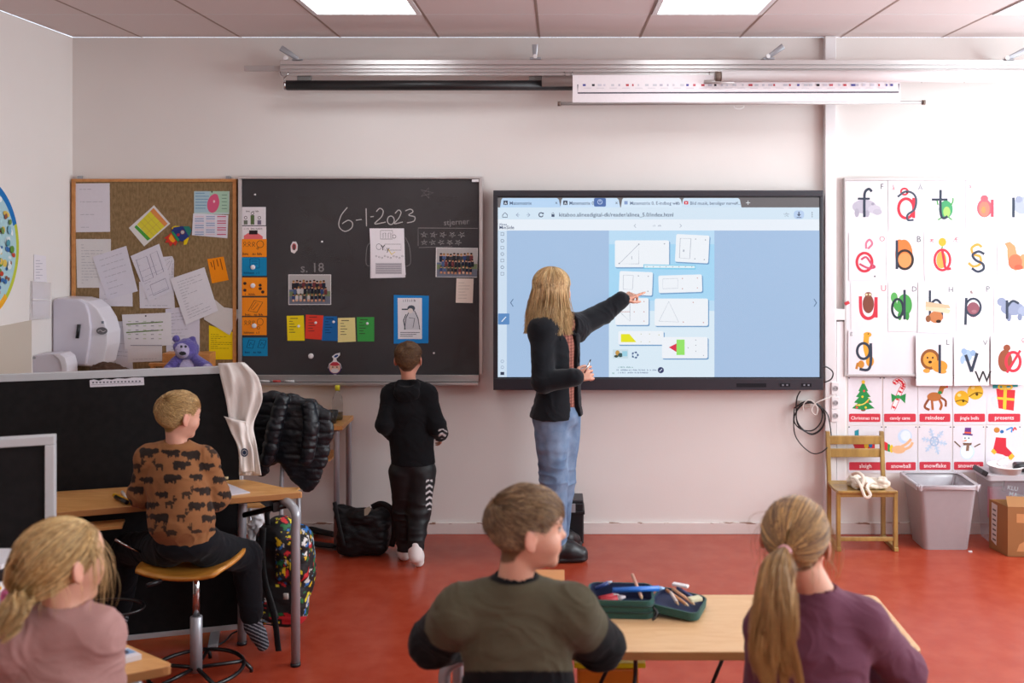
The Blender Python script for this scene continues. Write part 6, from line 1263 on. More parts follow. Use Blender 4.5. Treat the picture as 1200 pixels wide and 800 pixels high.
bw = MB(); bw.bb(P(600, 0, 2.98).x, P(661.5, 0, 2.98).x, 2.98, 3.08, .711, .795); bw.build('wooden_box', mat('orange wood box', '#c88a52', rough=.5), label='low light wooden box on the table behind the front boy', cat='box', bevel=.002)
MB().lathe([(0, .711), (.012, .711), (.012, .74), (.006, .748), (0, .748)], (P(688, 0, 2.95).x, 2.95, 0), 14).build('glue_stick', mat('light blue plastic', '#6a94c4', rough=.4), label='small light blue cap standing left of the pencil case', cat='cap')
# ---- front left table with book
tl = empty('school_table', (-1.4, 2.7, 0), 'beech school table corner at the bottom left beside the girl in pink', 'table')
C = Vector((-1.006, 2.612, 0)); e1_ = Vector((-.82, .57, 0)).normalized(); e2_ = Vector((-.886, -.463, 0)).normalized()
tabletop([C, C+e2_*1.25, C+e1_*.55+e2_*.72, C+e1_*.55], .71, .025, tl)
for p in (C+Vector((-.1, .0, 0)), C+e2_*1.1+e1_*.05, C+e1_*.47+e2_*.15, C+e1_*.47+e2_*.6): tubeleg((p.x-.05, p.y, .675), (p.x, p.y, 0), tl, r=.017)
def cover(cv): cv.poly([(128, 770), (150, 766), (160, 770), (136, 776)], '#7f9ec4'); cv.ell(146, 770, 5, 2.2, '#4a4a58'); cv.ell(139, 772, 3, 1.6, '#c86a4a')
flatpaper('book', [(112, 770), (150, 764.5), (166, 772.5), (120, 784)], .711, .014, '#dcdbe0', 'thin white book with a printed cover on the front left table', 'book', cover)
# books and boxes stacked at the left edge
for k, (z, h, cc, w_, lab) in enumerate(((.711, .05, '#8a8f98', .16, 'grey box at the bottom of the stack at the left edge'), (.762, .028, '#d8d6d8', .17, 'white book in the stack at the left edge'), (.791, .05, '#3a3e4a', .15, 'dark grey box in the stack at the left edge'), (.842, .03, '#d2d2d6', .17, 'white box under the yellow striped one at the left edge'), (.873, .03, '#e0dede', .17, 'white book with a yellow stripe in the stack at the left edge'), (.904, .03, '#2a2a30', .15, 'black book near the top of the stack at the left edge'), (.935, .014, '#d8d8dc', .165, 'thin white book on top of the stack at the left edge'))):
    x1_ = P(20-(k*7 % 5), 0, 2.75).x; b = MB(); b.bb(x1_-w_, x1_, 2.68, 2.82, z, z+h-.002); 
    if k == 4: b.bb(x1_-w_, x1_+.001, 2.679, 2.685, z+.009, z+.016, 1)
    b.build('book' if k in (1, 4, 5, 6) else 'box', [mat('cover '+cc, cc, rough=.5), m_yel], label=lab, cat='book' if k in (1, 4, 5, 6) else 'box', group='stack at the left edge', bevel=.002 if k != 4 else 0)
# second stool base and cable by the partition
MB().tube([(P(132, 0, 3.9).x+.14*math.cos(2*PI*k/30), 3.85+.09*math.sin(2*PI*k/30), P(0, 712, 3.85).z) for k in range(30)], .006, 8, closed=True).tube([(P(132, 0, 3.9).x-.14, 3.85, P(0, 712, 3.85).z), (P(132, 0, 3.9).x-.14, 3.87, 0)], .007, 8).build('foot_ring', m_blackmetal, label='thin black metal ring stand between the pink girl and the stool', cat='stand')
MB().tube(crom([F0(240, 762, .012), F0(262, 752, .012), F0(272, 742, .012), F0(285, 737, .03)], 6), .004, 7).build('floor_cable', m_cable, label='thin black cable on the floor by the partition foot', cat='cable')
# ---- chairs of the three children in front (mostly below the frame)
def school_chair(x, y, a, label, zs=.52):
    e = empty('school_chair', (x, y, 0), label, 'chair', rz=a); R = Matrix.Translation((x, y, 0))@Matrix.Rotation(a, 4, 'Z'); T = lambda *p: R@Vector(p)
    b = MB(); b.prism([T(*p) for p in [(-.17, -.17, zs-.014), (.17, -.17, zs-.014), (.18, .17, zs-.014), (-.18, .17, zs-.014)]], (0, 0, .012)); b.build('seat', m_seat, e, bevel=.004)
    for sx in (-1, 1):
        MB().tube([T(sx*.17, .16, zs-.015), T(sx*.19, .2, 0)], .011, 10).build('front_leg', m_grey_steel, e); MB().tube([T(sx*.17, -.16, zs-.015), T(sx*.19, -.22, 0)], .011, 10).build('rear_leg', m_grey_steel, e)
    return e
school_chair(-.1, 2.33, 0, 'chair under the boy in the green and black sweater')
school_chair(.60, 2.27, -.1, 'chair under the girl in the purple sweater')
school_chair(-1.15, 2.2, -.3, 'chair under the girl in the pink sweater', .50)
# ------------------------------------------------------------------ people
A3 = lambda *p: np.array(p, float)
m_skin = mat('skin', rough=.5, var=.05, scale=60, attr=True, sss=.15, spec=.4)
m_hair = mat('hair', rough=.42, var=.2, scale=120, attr=True, spec=.5)
m_knit = mat('knitted cotton', rough=.9, var=.08, scale=50, attr=True, bump=.12, bscale=350, sheen=.05, spec=.15)
m_shiny = mat('sport polyester', rough=.55, var=.1, scale=30, attr=True, bump=.08, bscale=200, spec=.35)
m_denim = mat('blue denim', '#5c7391', col2='#8196b0', rough=.85, scale=9, bump=.15, bscale=300, spec=.2)
def sm(x, a, b): t = np.clip((x-a)/(b-a), 0, 1); return t*t*(3-2*t)
class Head:
    CT = A3(0, -.055, .115); RD_ = A3(.365, .455, .385)
    def __init__(s, c, h, yaw, pitch=0, roll=0, ear=True):
        s.c = np.array(c, float); s.h = h; s.R = np.array(Matrix.Rotation(-math.radians(yaw), 3, 'Z')@Matrix.Rotation(math.radians(pitch), 3, 'X')@Matrix.Rotation(math.radians(roll), 3, 'Y'))
    def W(s, *p): return s.c+s.h*(s.R@np.array(p, float))
    def loc(s, V): return (V-s.c)@s.R/s.h
    def add(s, S, neck, nr=.055, ears=True):
        h = s.h; k = .05*h/.2*.4
        E = lambda c, r, k_=.02, R=None, sub=False: S.ell(s.W(*c), np.array(r)*h, s.R if R is None else R, k=k_*h/.2, sub=sub)
        C = lambda a, b, ra, rb=None, k_=.012: S.cap(s.W(*a), s.W(*b), ra*h, (rb if rb is not None else ra)*h, k=k_*h/.2)
        S.cap(s.W(0, -.10, -.10), neck, nr*.95, nr*1.05, k=.02)
        E(s.CT, s.RD_); E((0, .09, -.06), (.295, .30, .36)); E((0, .17, .16), (.27, .225, .21)); E((0, .13, -.27), (.23, .24, .19)); C((-.05, .275, -.405), (.05, .275, -.405), .075)
        for q in (-1, 1):
            E((q*.17, .22, -.15), (.13, .13, .12)); E((q*.15, .375, .015), (.085, .06, .05), .012, sub=True)
            E((q*.145, .325, .01), (.062, .062, .062), .004); C((q*.06, .385, .10), (q*.20, .33, .10), .028, .022)
            if not ears: continue
            R_ = s.R@np.array(Matrix.Rotation(q*.35, 3, 'Z'))
            S.ell(s.W(q*.375, -.045, -.03), np.array((.028, .085, .135))*h, R_, k=.006*h/.2); S.ell(s.W(q*.405, -.005, -.03), np.array((.02, .045, .085))*h, R_, k=.004*h/.2, sub=True)
            S.ell(s.W(q*.365, -.02, -.13), np.array((.022, .04, .045))*h, R_, k=.006*h/.2)
            C((q*.0, .405, -.13), (q*.042, .385, -.135), .030, .028, .006)
        C((0, .365, .04), (0, .425, -.105), .026, .034, .012); E((0, .435, -.118), (.032, .034, .030), .008)
        C((-.055, .365, -.235), (.055, .365, -.235), .026, None, .008); C((-.045, .362, -.278), (.045, .362, -.278), .028, None, .008); C((-.07, .345, -.255), (.07, .345, -.255), .009, None, .003)
        return s
    def color(s, V, skin, hair, line, lips='#b5685e', browc=None):
        L = s.loc(V); sk = A3(*lin(skin)); C = np.tile(sk, (len(V), 1)); hc = A3(*lin(hair))
        near = (np.abs(L[:, 0]) < .6) & (L[:, 1] > -.7) & (L[:, 1] < .7) & (np.abs(L[:, 2]) < .7)
        red = A3(*lin('#c87060'))
        ck = np.exp(-(((np.abs(L[:, 0])-.2)/.1)**2+((L[:, 1]-.28)/.15)**2+((L[:, 2]+.14)/.1)**2))*near; C = C*(1-.25*ck[:, None])+red*.25*ck[:, None]
        er = near & (np.abs(L[:, 0]) > .365) & (L[:, 1] > -.15) & (L[:, 1] < .08) & (np.abs(L[:, 2]+.03) < .18); C[er] = C[er]*.75+red*.25
        lp = near & (np.abs(L[:, 0]) < .09) & (L[:, 1] > .33) & (L[:, 2] > -.305) & (L[:, 2] < -.212); C[lp] = lin(lips)
        for q in (-1, 1):
            d = np.sqrt((L[:, 0]-q*.145)**2+(L[:, 1]-.325)**2+(L[:, 2]-.01)**2); ey = near & (d < .068) & (np.abs(L[:, 2]-.01) < .024) & (L[:, 1] > .34); C[ey] = lin('#b5a49c')
            ir = ey & ((L[:, 0]-q*.145)**2+(L[:, 2]-.01)**2 < .028**2); C[ir] = lin('#3a4a58')
            ls = near & (np.abs(L[:, 2]-.045) < .012) & (L[:, 1] > .33) & (np.abs(np.abs(L[:, 0])-.145) < .08); C[ls] = lin('#3a2a22')
            br = near & (np.abs(L[:, 2]-.115) < .018) & (L[:, 1] > .27) & (np.abs(np.abs(L[:, 0])-.14) < .09); C[br] = lin(browc or hair)
        hd = sm(line(L), -.01, .02)*near*(~er); C = C*(1-hd[:, None])+hc*.75*hd[:, None]; return C
def boyline(L):      # > 0 where hair grows (head frame)
    y = L[:, 1]; z = L[:, 2]
    return z-np.interp(y, [-.5, -.36, -.22, -.12, -.06, .07, .10, .16, .25, .34, .5], [-.36, -.37, -.32, -.16, .10, .10, .02, .18, .31, .35, .36])
def girlline(L):
    y = L[:, 1]; z = L[:, 2]
    return z-np.interp(y, [-.5, -.3, -.15, -.06, .07, .10, .2, .30, .36, .5], [-.30, -.32, -.20, .08, .10, .02, .14, .26, .30, .32])
def sph(n, rng):
    v = rng.normal(size=(n, 3)); return v/np.linalg.norm(v, axis=1, keepdims=True)
def rootsof(H, line, n, rng):
    u = sph(n*4, rng); L = Head.CT+u*Head.RD_; ok = line(L) > .0; return u[ok][:n]
def tints(n, base, var, rng, alt=None, pa=.3):
    b = A3(*lin(base)); C = np.tile(b, (n, 1))
    if alt: m = rng.random(n) < pa; C[m] = lin(alt)
    return np.clip(C*(1+var*rng.normal(size=(n, 1))), 0, 1)
def short_hair(H, parent, base, alt, n=5000, top=.20, side=.07, seed=1, crown=(.0, -.75, .66), r=.0011, lift=.10):
    rng = np.random.default_rng(seed); u = rootsof(H, boyline, n, rng); n = len(u); cr = A3(*crown); cr /= np.linalg.norm(cr)
    tan = u-cr+.0; tan -= (tan*u).sum(1, keepdims=True)*u; tan /= np.maximum(np.linalg.norm(tan, axis=1, keepdims=True), .15)
    w = np.cross(u, tan); tan = tan+.35*w+.25*rng.normal(size=(n, 3)); z = u[:, 2]; ln = side+(top-side)*sm(z, -.05, .75); ln = ln*(.75+.5*rng.random(n)); ln = ln/.42
    M_ = 6; t = np.linspace(0, 1, M_)[None, :, None]
    U = u[:, None]+tan[:, None]*ln[:, None, None]*t; 
    U /= np.linalg.norm(U, axis=2, keepdims=True); lf = (.25+.75*sm(z, -.1, .7))[:, None, None]
    clump = vnoise(u*5, seed)[:, None, None]
    rad = 1.0+lf*(lift*np.sin(t*PI*.62)*(1+.5*clump)+.02*rng.random((n, 1, 1)))
    Pn = (Head.CT+U*Head.RD_*rad)*H.h; Pw = H.c+Pn@H.R.T
    return strands('hair', Pw, np.full(n, r), m_hair, parent, tints(n, base, .18, rng, alt, .35), tip=.3)
def slerp(a, b, t):
    d = np.clip((a*b).sum(-1, keepdims=True), -.9999, .9999); th = np.arccos(d); return (np.sin((1-t)*th)*a+np.sin(t*th)*b)/np.sin(th)
def grad(c, M_, t0, gain, tone):
    """strand colours growing lighter from root to tip"""
    g = (sm(np.linspace(0, 1, M_), t0, 1)*gain)[None, :, None]; return c[:, None]*(1-g)+A3(*lin(tone))*g
def pony_hair(H, parent, tie, tail, wid, base, alt, n=3000, seed=2, r=.0010, gain=.4):
    """tie: point in the head frame; tail: world points the tail runs through; wid: its half widths"""
    rng = np.random.default_rng(seed); u = rootsof(H, girlline, n, rng); n = len(u)
    tu = (A3(*tie)-Head.CT)/Head.RD_; tr = np.linalg.norm(tu); tu /= tr
    M1, M2 = 9, 14; t = np.linspace(0, 1, M1)[None, :, None]; U = slerp(u[:, None], np.broadcast_to(tu, u[:, None].shape), t)
    rad = 1.02+(tr-1.02)*sm(t, .6, 1)+.045*np.sin(PI*t)*(.5+rng.random((n, 1, 1)))+.03*vnoise(u*7, seed)[:, None, None]*np.sin(PI*t)
    A_ = H.c+((Head.CT+U*Head.RD_*rad)*H.h)@H.R.T
    tp = np.array(crom([tuple(H.W(*tie))]+[tuple(p) for p in tail], 6)); s_ = np.linspace(0, 1, len(tp)); ts = np.linspace(0, 1, M2)
    T_ = np.stack([np.interp(ts, s_, tp[:, i]) for i in range(3)], 1); ww = np.interp(ts, np.linspace(0, 1, len(wid)), wid)
    nc = 46; cen = rng.normal(size=(nc, 3))*.6; cen /= np.maximum(1, np.linalg.norm(cen, axis=1, keepdims=True)); ci = rng.integers(0, nc, n); off = cen[ci]+rng.normal(size=(n, 3))*.11; off[:, 1] *= .6
    cw_ = rng.normal(size=(nc, 3))[ci]*A3(1, .4, .2); fq = (2.5+2*rng.random(nc))[ci]; ph = (6*rng.random(nc))[ci]; len_ = ((.62+.38*rng.random(nc))[ci])*(.9+.1*rng.random(n))
    tt = ts[None, :]*len_[:, None]; base_ = np.stack([np.interp(tt, ts, T_[:, k]) for k in range(3)], 2); wt = np.interp(tt, ts, ww)
    B2 = base_+off[:, None]*wt[:, :, None]+cw_[:, None]*(.007*np.sin(fq[:, None]*tt*2.2+ph[:, None])*sm(tt, 0, .35))[:, :, None]
    A_[:, -1] = H.W(*tie)+off*ww[0]*.8
    Pw = np.concatenate([A_, B2[:, 1:]], 1)
    cc = tints(n, base, .2, rng, alt, .4); cc *= (1+.22*rng.normal(size=nc)[ci])[:, None].clip(.5, 1.5)**.7
    return strands('hair', Pw, np.full(n, r), m_hair, parent, grad(cc, Pw.shape[1], .35, gain, alt), tip=.35)
def wisps(H, parent, col, n, seed):
    """thin loose strands at the temples and the nape"""
    rng = np.random.default_rng(seed); az = np.where(rng.random(n) < .6, rng.choice([-1, 1], n)*(.75+.5*rng.random(n)), PI+rng.normal(size=n)*1.2); z = np.where(np.abs(az) < 1.4, .30*rng.random(n)+.1, -.45-.2*rng.random(n))
    q = np.sqrt(1-z*z); u = np.stack([np.sin(az)*q, np.cos(az)*q, z], 1); o = Head.CT+u*Head.RD_*1.01; L_ = np.where(z > 0, .35+.45*rng.random(n), .12+.2*rng.random(n)); s_ = np.linspace(0, 1, 10)[None, :, None]
    out = u.copy(); out[:, 2] = 0; out /= np.linalg.norm(out, axis=1, keepdims=True); out += rng.normal(size=(n, 3))*.35
    Pn = o[:, None]-A3(0, 0, 1)*L_[:, None, None]*s_**1.3+out[:, None]*(.13*np.sin(s_*2.2)*(.4+rng.random((n, 1, 1))))
    return strands('loose_hair', H.c+(Pn*H.h)@H.R.T, np.full(n, .00055), m_hair, parent, tints(n, col, .15, rng), tip=.5)
def long_hair(H, parent, base, alt, zend=-1.15, n=4500, seed=4, r=.0015):
    rng = np.random.default_rng(seed); u = rootsof(H, girlline, n, rng); n = len(u)
    az = np.arctan2(u[:, 0], u[:, 1]); sgn = np.where(az >= 0, 1, -1); fr_ = np.clip(1.25-np.abs(az), 0, 1.25); az2 = az+sgn*fr_*(.92+.12*rng.normal(size=n))+.06*rng.normal(size=n)
    low = np.stack([np.sin(az2), np.cos(az2), np.full(n, -.12)+.1*rng.normal(size=n)], 1); low /= np.linalg.norm(low, axis=1, keepdims=True)
    M1, M2 = 9, 12; t = np.linspace(0, 1, M1)[None, :, None]; U = slerp(u[:, None], low[:, None], t); lay = rng.random((n, 1, 1))
    rad = 1.02+.05*np.sin(t*PI*.5)*lay+.02*vnoise(np.stack([az2*4, az2*0, az2*0], 1), seed)[:, None, None]*t
    A_ = (Head.CT+U*Head.RD_*rad); e = A_[:, -1]; L_ = (zend+.5*rng.random(n)**1.3-e[:, 2])
    s_ = np.linspace(0, 1, M2)[None, 1:, None]; out = e.copy(); out[:, 2] = 0; out /= np.linalg.norm(out, axis=1, keepdims=True)
    nc = 40; ci = ((az2+PI)/(2*PI)*nc).astype(int) % nc; w1 = rng.normal(size=(nc, 3))[ci]*A3(1, 1, 0); w2 = rng.normal(size=(n, 3))*A3(1, 1, 0)
    B_ = e[:, None]+s_*L_[:, None, None]*A3(0, 0, 1)+out[:, None]*(-.06*np.sin(s_*PI*.6)*lay+.17*s_**2)+.045*s_*w1[:, None]*np.sin(s_*3.5)+.02*s_*w2[:, None]
    Pw = H.c+(np.concatenate([A_, B_], 1)*H.h)@H.R.T; cc = tints(n, base, .2, rng, alt, .45)*(1+.15*rng.normal(size=nc)[ci])[:, None]
    return strands('hair', Pw, np.full(n, r), m_hair, parent, grad(cc, Pw.shape[1], .3, .4, alt), tip=.35)
def hand(S, w, tip, nrm, L, curls=(25, 28, 30, 32), side=1, thumb=.6, rw=.022):
    """palm + five fingers: w wrist, tip a point the hand points to, nrm the palm's facing direction, side +1/-1 where the thumb is"""
    w = np.array(w, float); d = np.array(tip, float)-w; d /= np.linalg.norm(d); nrm = np.array(nrm, float); nrm -= nrm@d*d; nrm /= np.linalg.norm(nrm); s_ = np.cross(d, nrm)*side
    k = .004
    for o in (-.18, -.06, .06, .18): S.cap(w+s_*o*L*.5, w+d*L*.46+s_*o*L, .075*L, .068*L, k=.006)
    for i, (o, ln) in enumerate(zip((.20, .07, -.06, -.185), (.40, .44, .41, .33))):
        p = w+d*L*.46+s_*o*L; a = 0; r0 = .052*L
        for j, fr_ in enumerate((.45, .3, .25)):
            a += math.radians(curls[i])*(1 if j else .7); q = p+(d*math.cos(a)+nrm*math.sin(a)+s_*o*.25)*ln*L*fr_; S.cap(p, q, r0, r0*.88, k=k); p = q; r0 *= .88
    p = w+d*L*.10+s_*.16*L+nrm*.03*L; q = p+(d*.65+s_*thumb+nrm*.35)*L*.22; S.cap(p, q, .075*L, .055*L, k=.006); q2 = q+(d*.9+s_*.15+nrm*.35)*L*.17; S.cap(q, q2, .055*L, .048*L, k=k); S.cap(q2, q2+(d*.95+nrm*.3)*L*.13, .048*L, .040*L, k=k)
def fv(a): a = math.radians(a); return A3(math.sin(a), math.cos(a), 0)
def torso(S, J, b, yaw, g=0, low=None, cw=.125, ww=.11, pw=.12, depth=.7, neckr=.05, shr=.05):
    f = fv(yaw); sh = (J['shL']+J['shR'])/2; fl = (f, depth)
    S.chain([J['pelvis'], J['waist'], J['chest']], [pw*b+g, ww*b+g, cw*b+g], flat=fl)
    S.cap(J['chest'], sh*.6+J['neck']*.4-A3(0, 0, .045*b), cw*b+g, .085*b+g, flat=fl)
    S.cap(J['shL'], sh*.5+J['neck']*.5, shr*b+g, .055*b+g); S.cap(J['shR'], sh*.5+J['neck']*.5, shr*b+g, .055*b+g)
def arm(S, J, q, b, g=0, r=(.048, .040, .028), end=1.0, k=None):
    a, e, w = J['sh'+q], J['el'+q], J['wr'+q]; w2 = e+(w-e)*end
    S.cap(a, e, r[0]*b+g, r[1]*b+g, k=k); S.cap(e, w2, r[1]*b+g, (r[2]+(r[1]-r[2])*(1-end))*b+g, k=k)
def leg(S, J, q, b, g=0, r=(.085, .06, .042), end=1.0):
    h_, k_, a = J['hip'+q], J['kn'+q], J['an'+q]; a2 = k_+(a-k_)*end; S.cap(h_, k_, r[0]*b+g, r[1]*b+g); S.cap(k_, a2, r[1]*b+g, r[2]*b+g)
def footp(S, J, q, b, g=0, L=.2):
    a, t = J['an'+q], J['toe'+q]; d = t-a; S.cap(a, a+A3(0, 0, -.02), .036*b+g, .036*b+g); S.cap(a+d*.05-A3(0, 0, .01), a+d*.55, .036*b+g, .034*b+g); S.cap(a+d*.55, t, .034*b+g, .026*b+g)
def folds(J, b, amp=.006, seed=1, elbows=True, st=(1, 1, 1)):
    pts = [J[k] for k in ('elL', 'elR', 'waist', 'shL', 'shR') if k in J]
    def f(V, N):
        w = vnoise(V*9/b, seed)[:, None]; ph = V*np.array(st)/b
        rd = lambda q_, sd: (1-np.abs(vnoise(q_, sd)))**3-.35
        d = amp*.3*vnoise(ph*16+w*2.5, seed)+amp*.5*rd(ph*np.array([4.5, 6, 14])+np.stack([V[:, 2]*5/b, V[:, 0]*0, V[:, 0]*9/b], 1)+w*1.4, seed+4)+amp*.25*rd(ph*np.array([14, 14, 30])+w*2, seed+7)
        loc_ = sum(np.exp(-((V-p)**2).sum(1)/(.07*b)**2) for p in pts)
        d += amp*1.1*loc_*rd(np.stack([V[:, 0]*8, V[:, 1]*8, (V[:, 2]+.5*V[:, 0]+.4*V[:, 1])*30], 1)/b+w*1.6, seed+2); return d
    return f
def person(label, c): return empty('person', c, label, 'person')
PX = lambda V: (VX+V[:, 0]*F/V[:, 1], VY-(V[:, 2]-CZ)*F/V[:, 1])
def solid(h): return lambda V: np.tile(A3(*lin(h)), (len(V), 1))
def jn(**k): return {a: np.array(v, float) for a, v in k.items()}
# ======================================================= teacher
def teacher():
    root = person('woman with long blonde hair in a black blazer and jeans pointing at the large screen', P(665, 648, 5.5).to_tuple()[:2]+(0,))
    Y = 5.46; H = Head(P(648, 337.5, Y), .235, 50, -2)
    J = jn(neck=P(650, 374, Y), chest=P(653, 408, Y), waist=P(655, 450, Y), pelvis=P(653, 485, Y), shL=P(674, 384, 5.56), shR=P(636, 387, 5.36), elL=P(707, 367, 5.66), wrL=P(729, 351, 5.69),
           elR=P(636, 447, 5.28), wrR=P(675, 442, 5.25), hipL=P(661, 492, 5.52), hipR=P(645, 492, 5.42), knL=P(658, 562, 5.56), knR=P(649, 560, 5.44), anL=P(654, 633, 5.62), anR=P(652, 633, 5.46), toeL=P(672, 643, 5.70), toeR=P(680, 645, 5.47))
    J['anL'][2] = J['anR'][2] = .085; J['toeL'][2] = J['toeR'][2] = .04
    S = Soft(.0045, .02); H.add(S, J['neck'], .052, ears=False); torso(S, J, 1, 115, 0, cw=.125, ww=.10, pw=.13)
    for q in 'LR': arm(S, J, q, .9, -.004); leg(S, J, q, .95, -.006); footp(S, J, q, .9)
    dL = J['wrL']-J['elL']; hand(S, J['wrL'], P(751, 340, 5.76), (0, .25, -1), .165, (2, 62, 70, 72), side=-1)
    hand(S, J['wrR'], P(694, 436, 5.28), (.1, .9, -.3), .16, (38, 45, 50, 55), side=1)
    S.mesh('body', m_skin, root, color=lambda V: H.color(V, '#cf9a84', '#a07c50', girlline))
    long_hair(H, root, '#a5804f', '#d6b684', zend=-1.06)
    # checked blouse
    S = Soft(.005, .015); torso(S, J, 1, 115, .012, cw=.122, ww=.108, pw=.13); S.cap(J['neck'], J['neck']+A3(0, 0, .02), .058)
    def chk(V):
        C = np.tile(A3(*lin('#a0685a')), (len(V), 1)); a = np.floor(V[:, 2]*60+V[:, 0]*60), np.floor(V[:, 2]*60-V[:, 0]*60); m = ((a[0]+a[1]) % 2) == 0; C[m] = lin('#6e4038'); return C
    S.mesh('blouse', m_knit, root, color=chk, clip=lambda X, Y_, Z: J['pelvis'][2]+.02-Z)
    # blazer with open front
    S = Soft(.005, .018); torso(S, J, 1, 115, .030, cw=.128, ww=.118, pw=.150, depth=.72, shr=.055)
    for q in 'LR': arm(S, J, q, 1.0, .012, r=(.058, .047, .036), end=.96)
    f, r = fv(115), fv(115+90); fc, rc = fv(128), fv(218); hem = P(650, 487, Y).z
    S.cap(J['pelvis'], J['pelvis']+A3(0, 0, -.03)-f*.02, .165, .17, flat=(f, .72))
    c0 = J['chest']; up = A3(0, 0, 1)
    def cut(X, Y_, Z):
        dx = X-c0[0]; dy = Y_-c0[1]; fr_ = dx*fc[0]+dy*fc[1]; sd = dx*rc[0]+dy*rc[1]; z = Z-c0[2]
        half = .040+np.clip(.055-(-z)*.0, 0, 1)*0+.035*np.clip(z/.15, 0, 1)+.05*np.clip((-z-.30)/.12, 0, 1)**1.5
        op = np.minimum(fr_-.05, half-np.abs(sd)); nk = np.minimum(.062-np.sqrt((X-J['neck'][0])**2+(Y_-J['neck'][1])**2), Z-(J['neck'][2]-.035))
        return np.maximum(np.maximum(op, nk), (hem-.04*(dx < 0)*0)-Z)
    S.mesh('blazer', mat('black wool', '#0d1016', rough=.85, var=.2, scale=30, bump=.12, bscale=300, sheen=.15, spec=.2), root, clip=cut, disp=folds(J, 1, .006, 3))
    S = Soft(.004, .008)
    for sd in (-1, 1): S.chain([J['neck']+rc*sd*.055+fc*.01, c0+fc*.088+rc*sd*.07+up*.06, c0+fc*.110+rc*sd*.055-up*.07], [.016, .024, .010], flat=(f, .35))
    S.mesh('lapels', mat('black wool', '#0d1016'), root)
    # jeans
    S = Soft(.0055, .03)
    for q in 'LR': leg(S, J, q, 1, 0, r=(.098, .074, .060), end=.93)
    S.ell(J['pelvis']+A3(-.01, 0, -.0), (.122, .12, .10), Matrix.Rotation(0, 3, 'Z'))
    def jf(V, N):
        kn = sum(np.exp(-((V-J[k])**2).sum(1)/.12**2) for k in ('knL', 'knR')); return .004*vnoise(V*A3(14, 14, 30), 3)+.008*kn*((1-np.abs(vnoise(V*A3(9, 9, 24), 2)))**3-.3)+.004*vnoise(V*A3(30, 30, 12), 9)
    S.mesh('jeans', m_denim, root, disp=jf)
    for q in 'LR':
        S = Soft(.0045, .015); footp(S, J, q, 1.25, .01); S.cap(J['an'+q], J['an'+q]+A3(0, 0, .04), .052, .05)
        d = J['toe'+q]-J['an'+q]; d[2] = 0; d /= np.linalg.norm(d); bs = J['an'+q].copy(); bs[2] = .018
        S.cap(bs-d*.03, bs+d*.13, .048, .045, flat=((0, 0, 1), .42), k=.006)
        S.mesh('boot', m_black, root, clip=lambda X, Y_, Z: .001-Z)
    pn = empty('board_pen', P(689, 430, 5.26), 'thin silver pen held in the lowered hand of the woman', 'pen')
    MB().tube([P(685, 437, 5.25), P(691.5, 423, 5.27)], .0045, 8).build('barrel', m_chrome, pn); MB().tube([P(691.5, 423, 5.27), P(692.2, 421, 5.27)], .003, 8).build('tip', m_black, pn)
teacher()
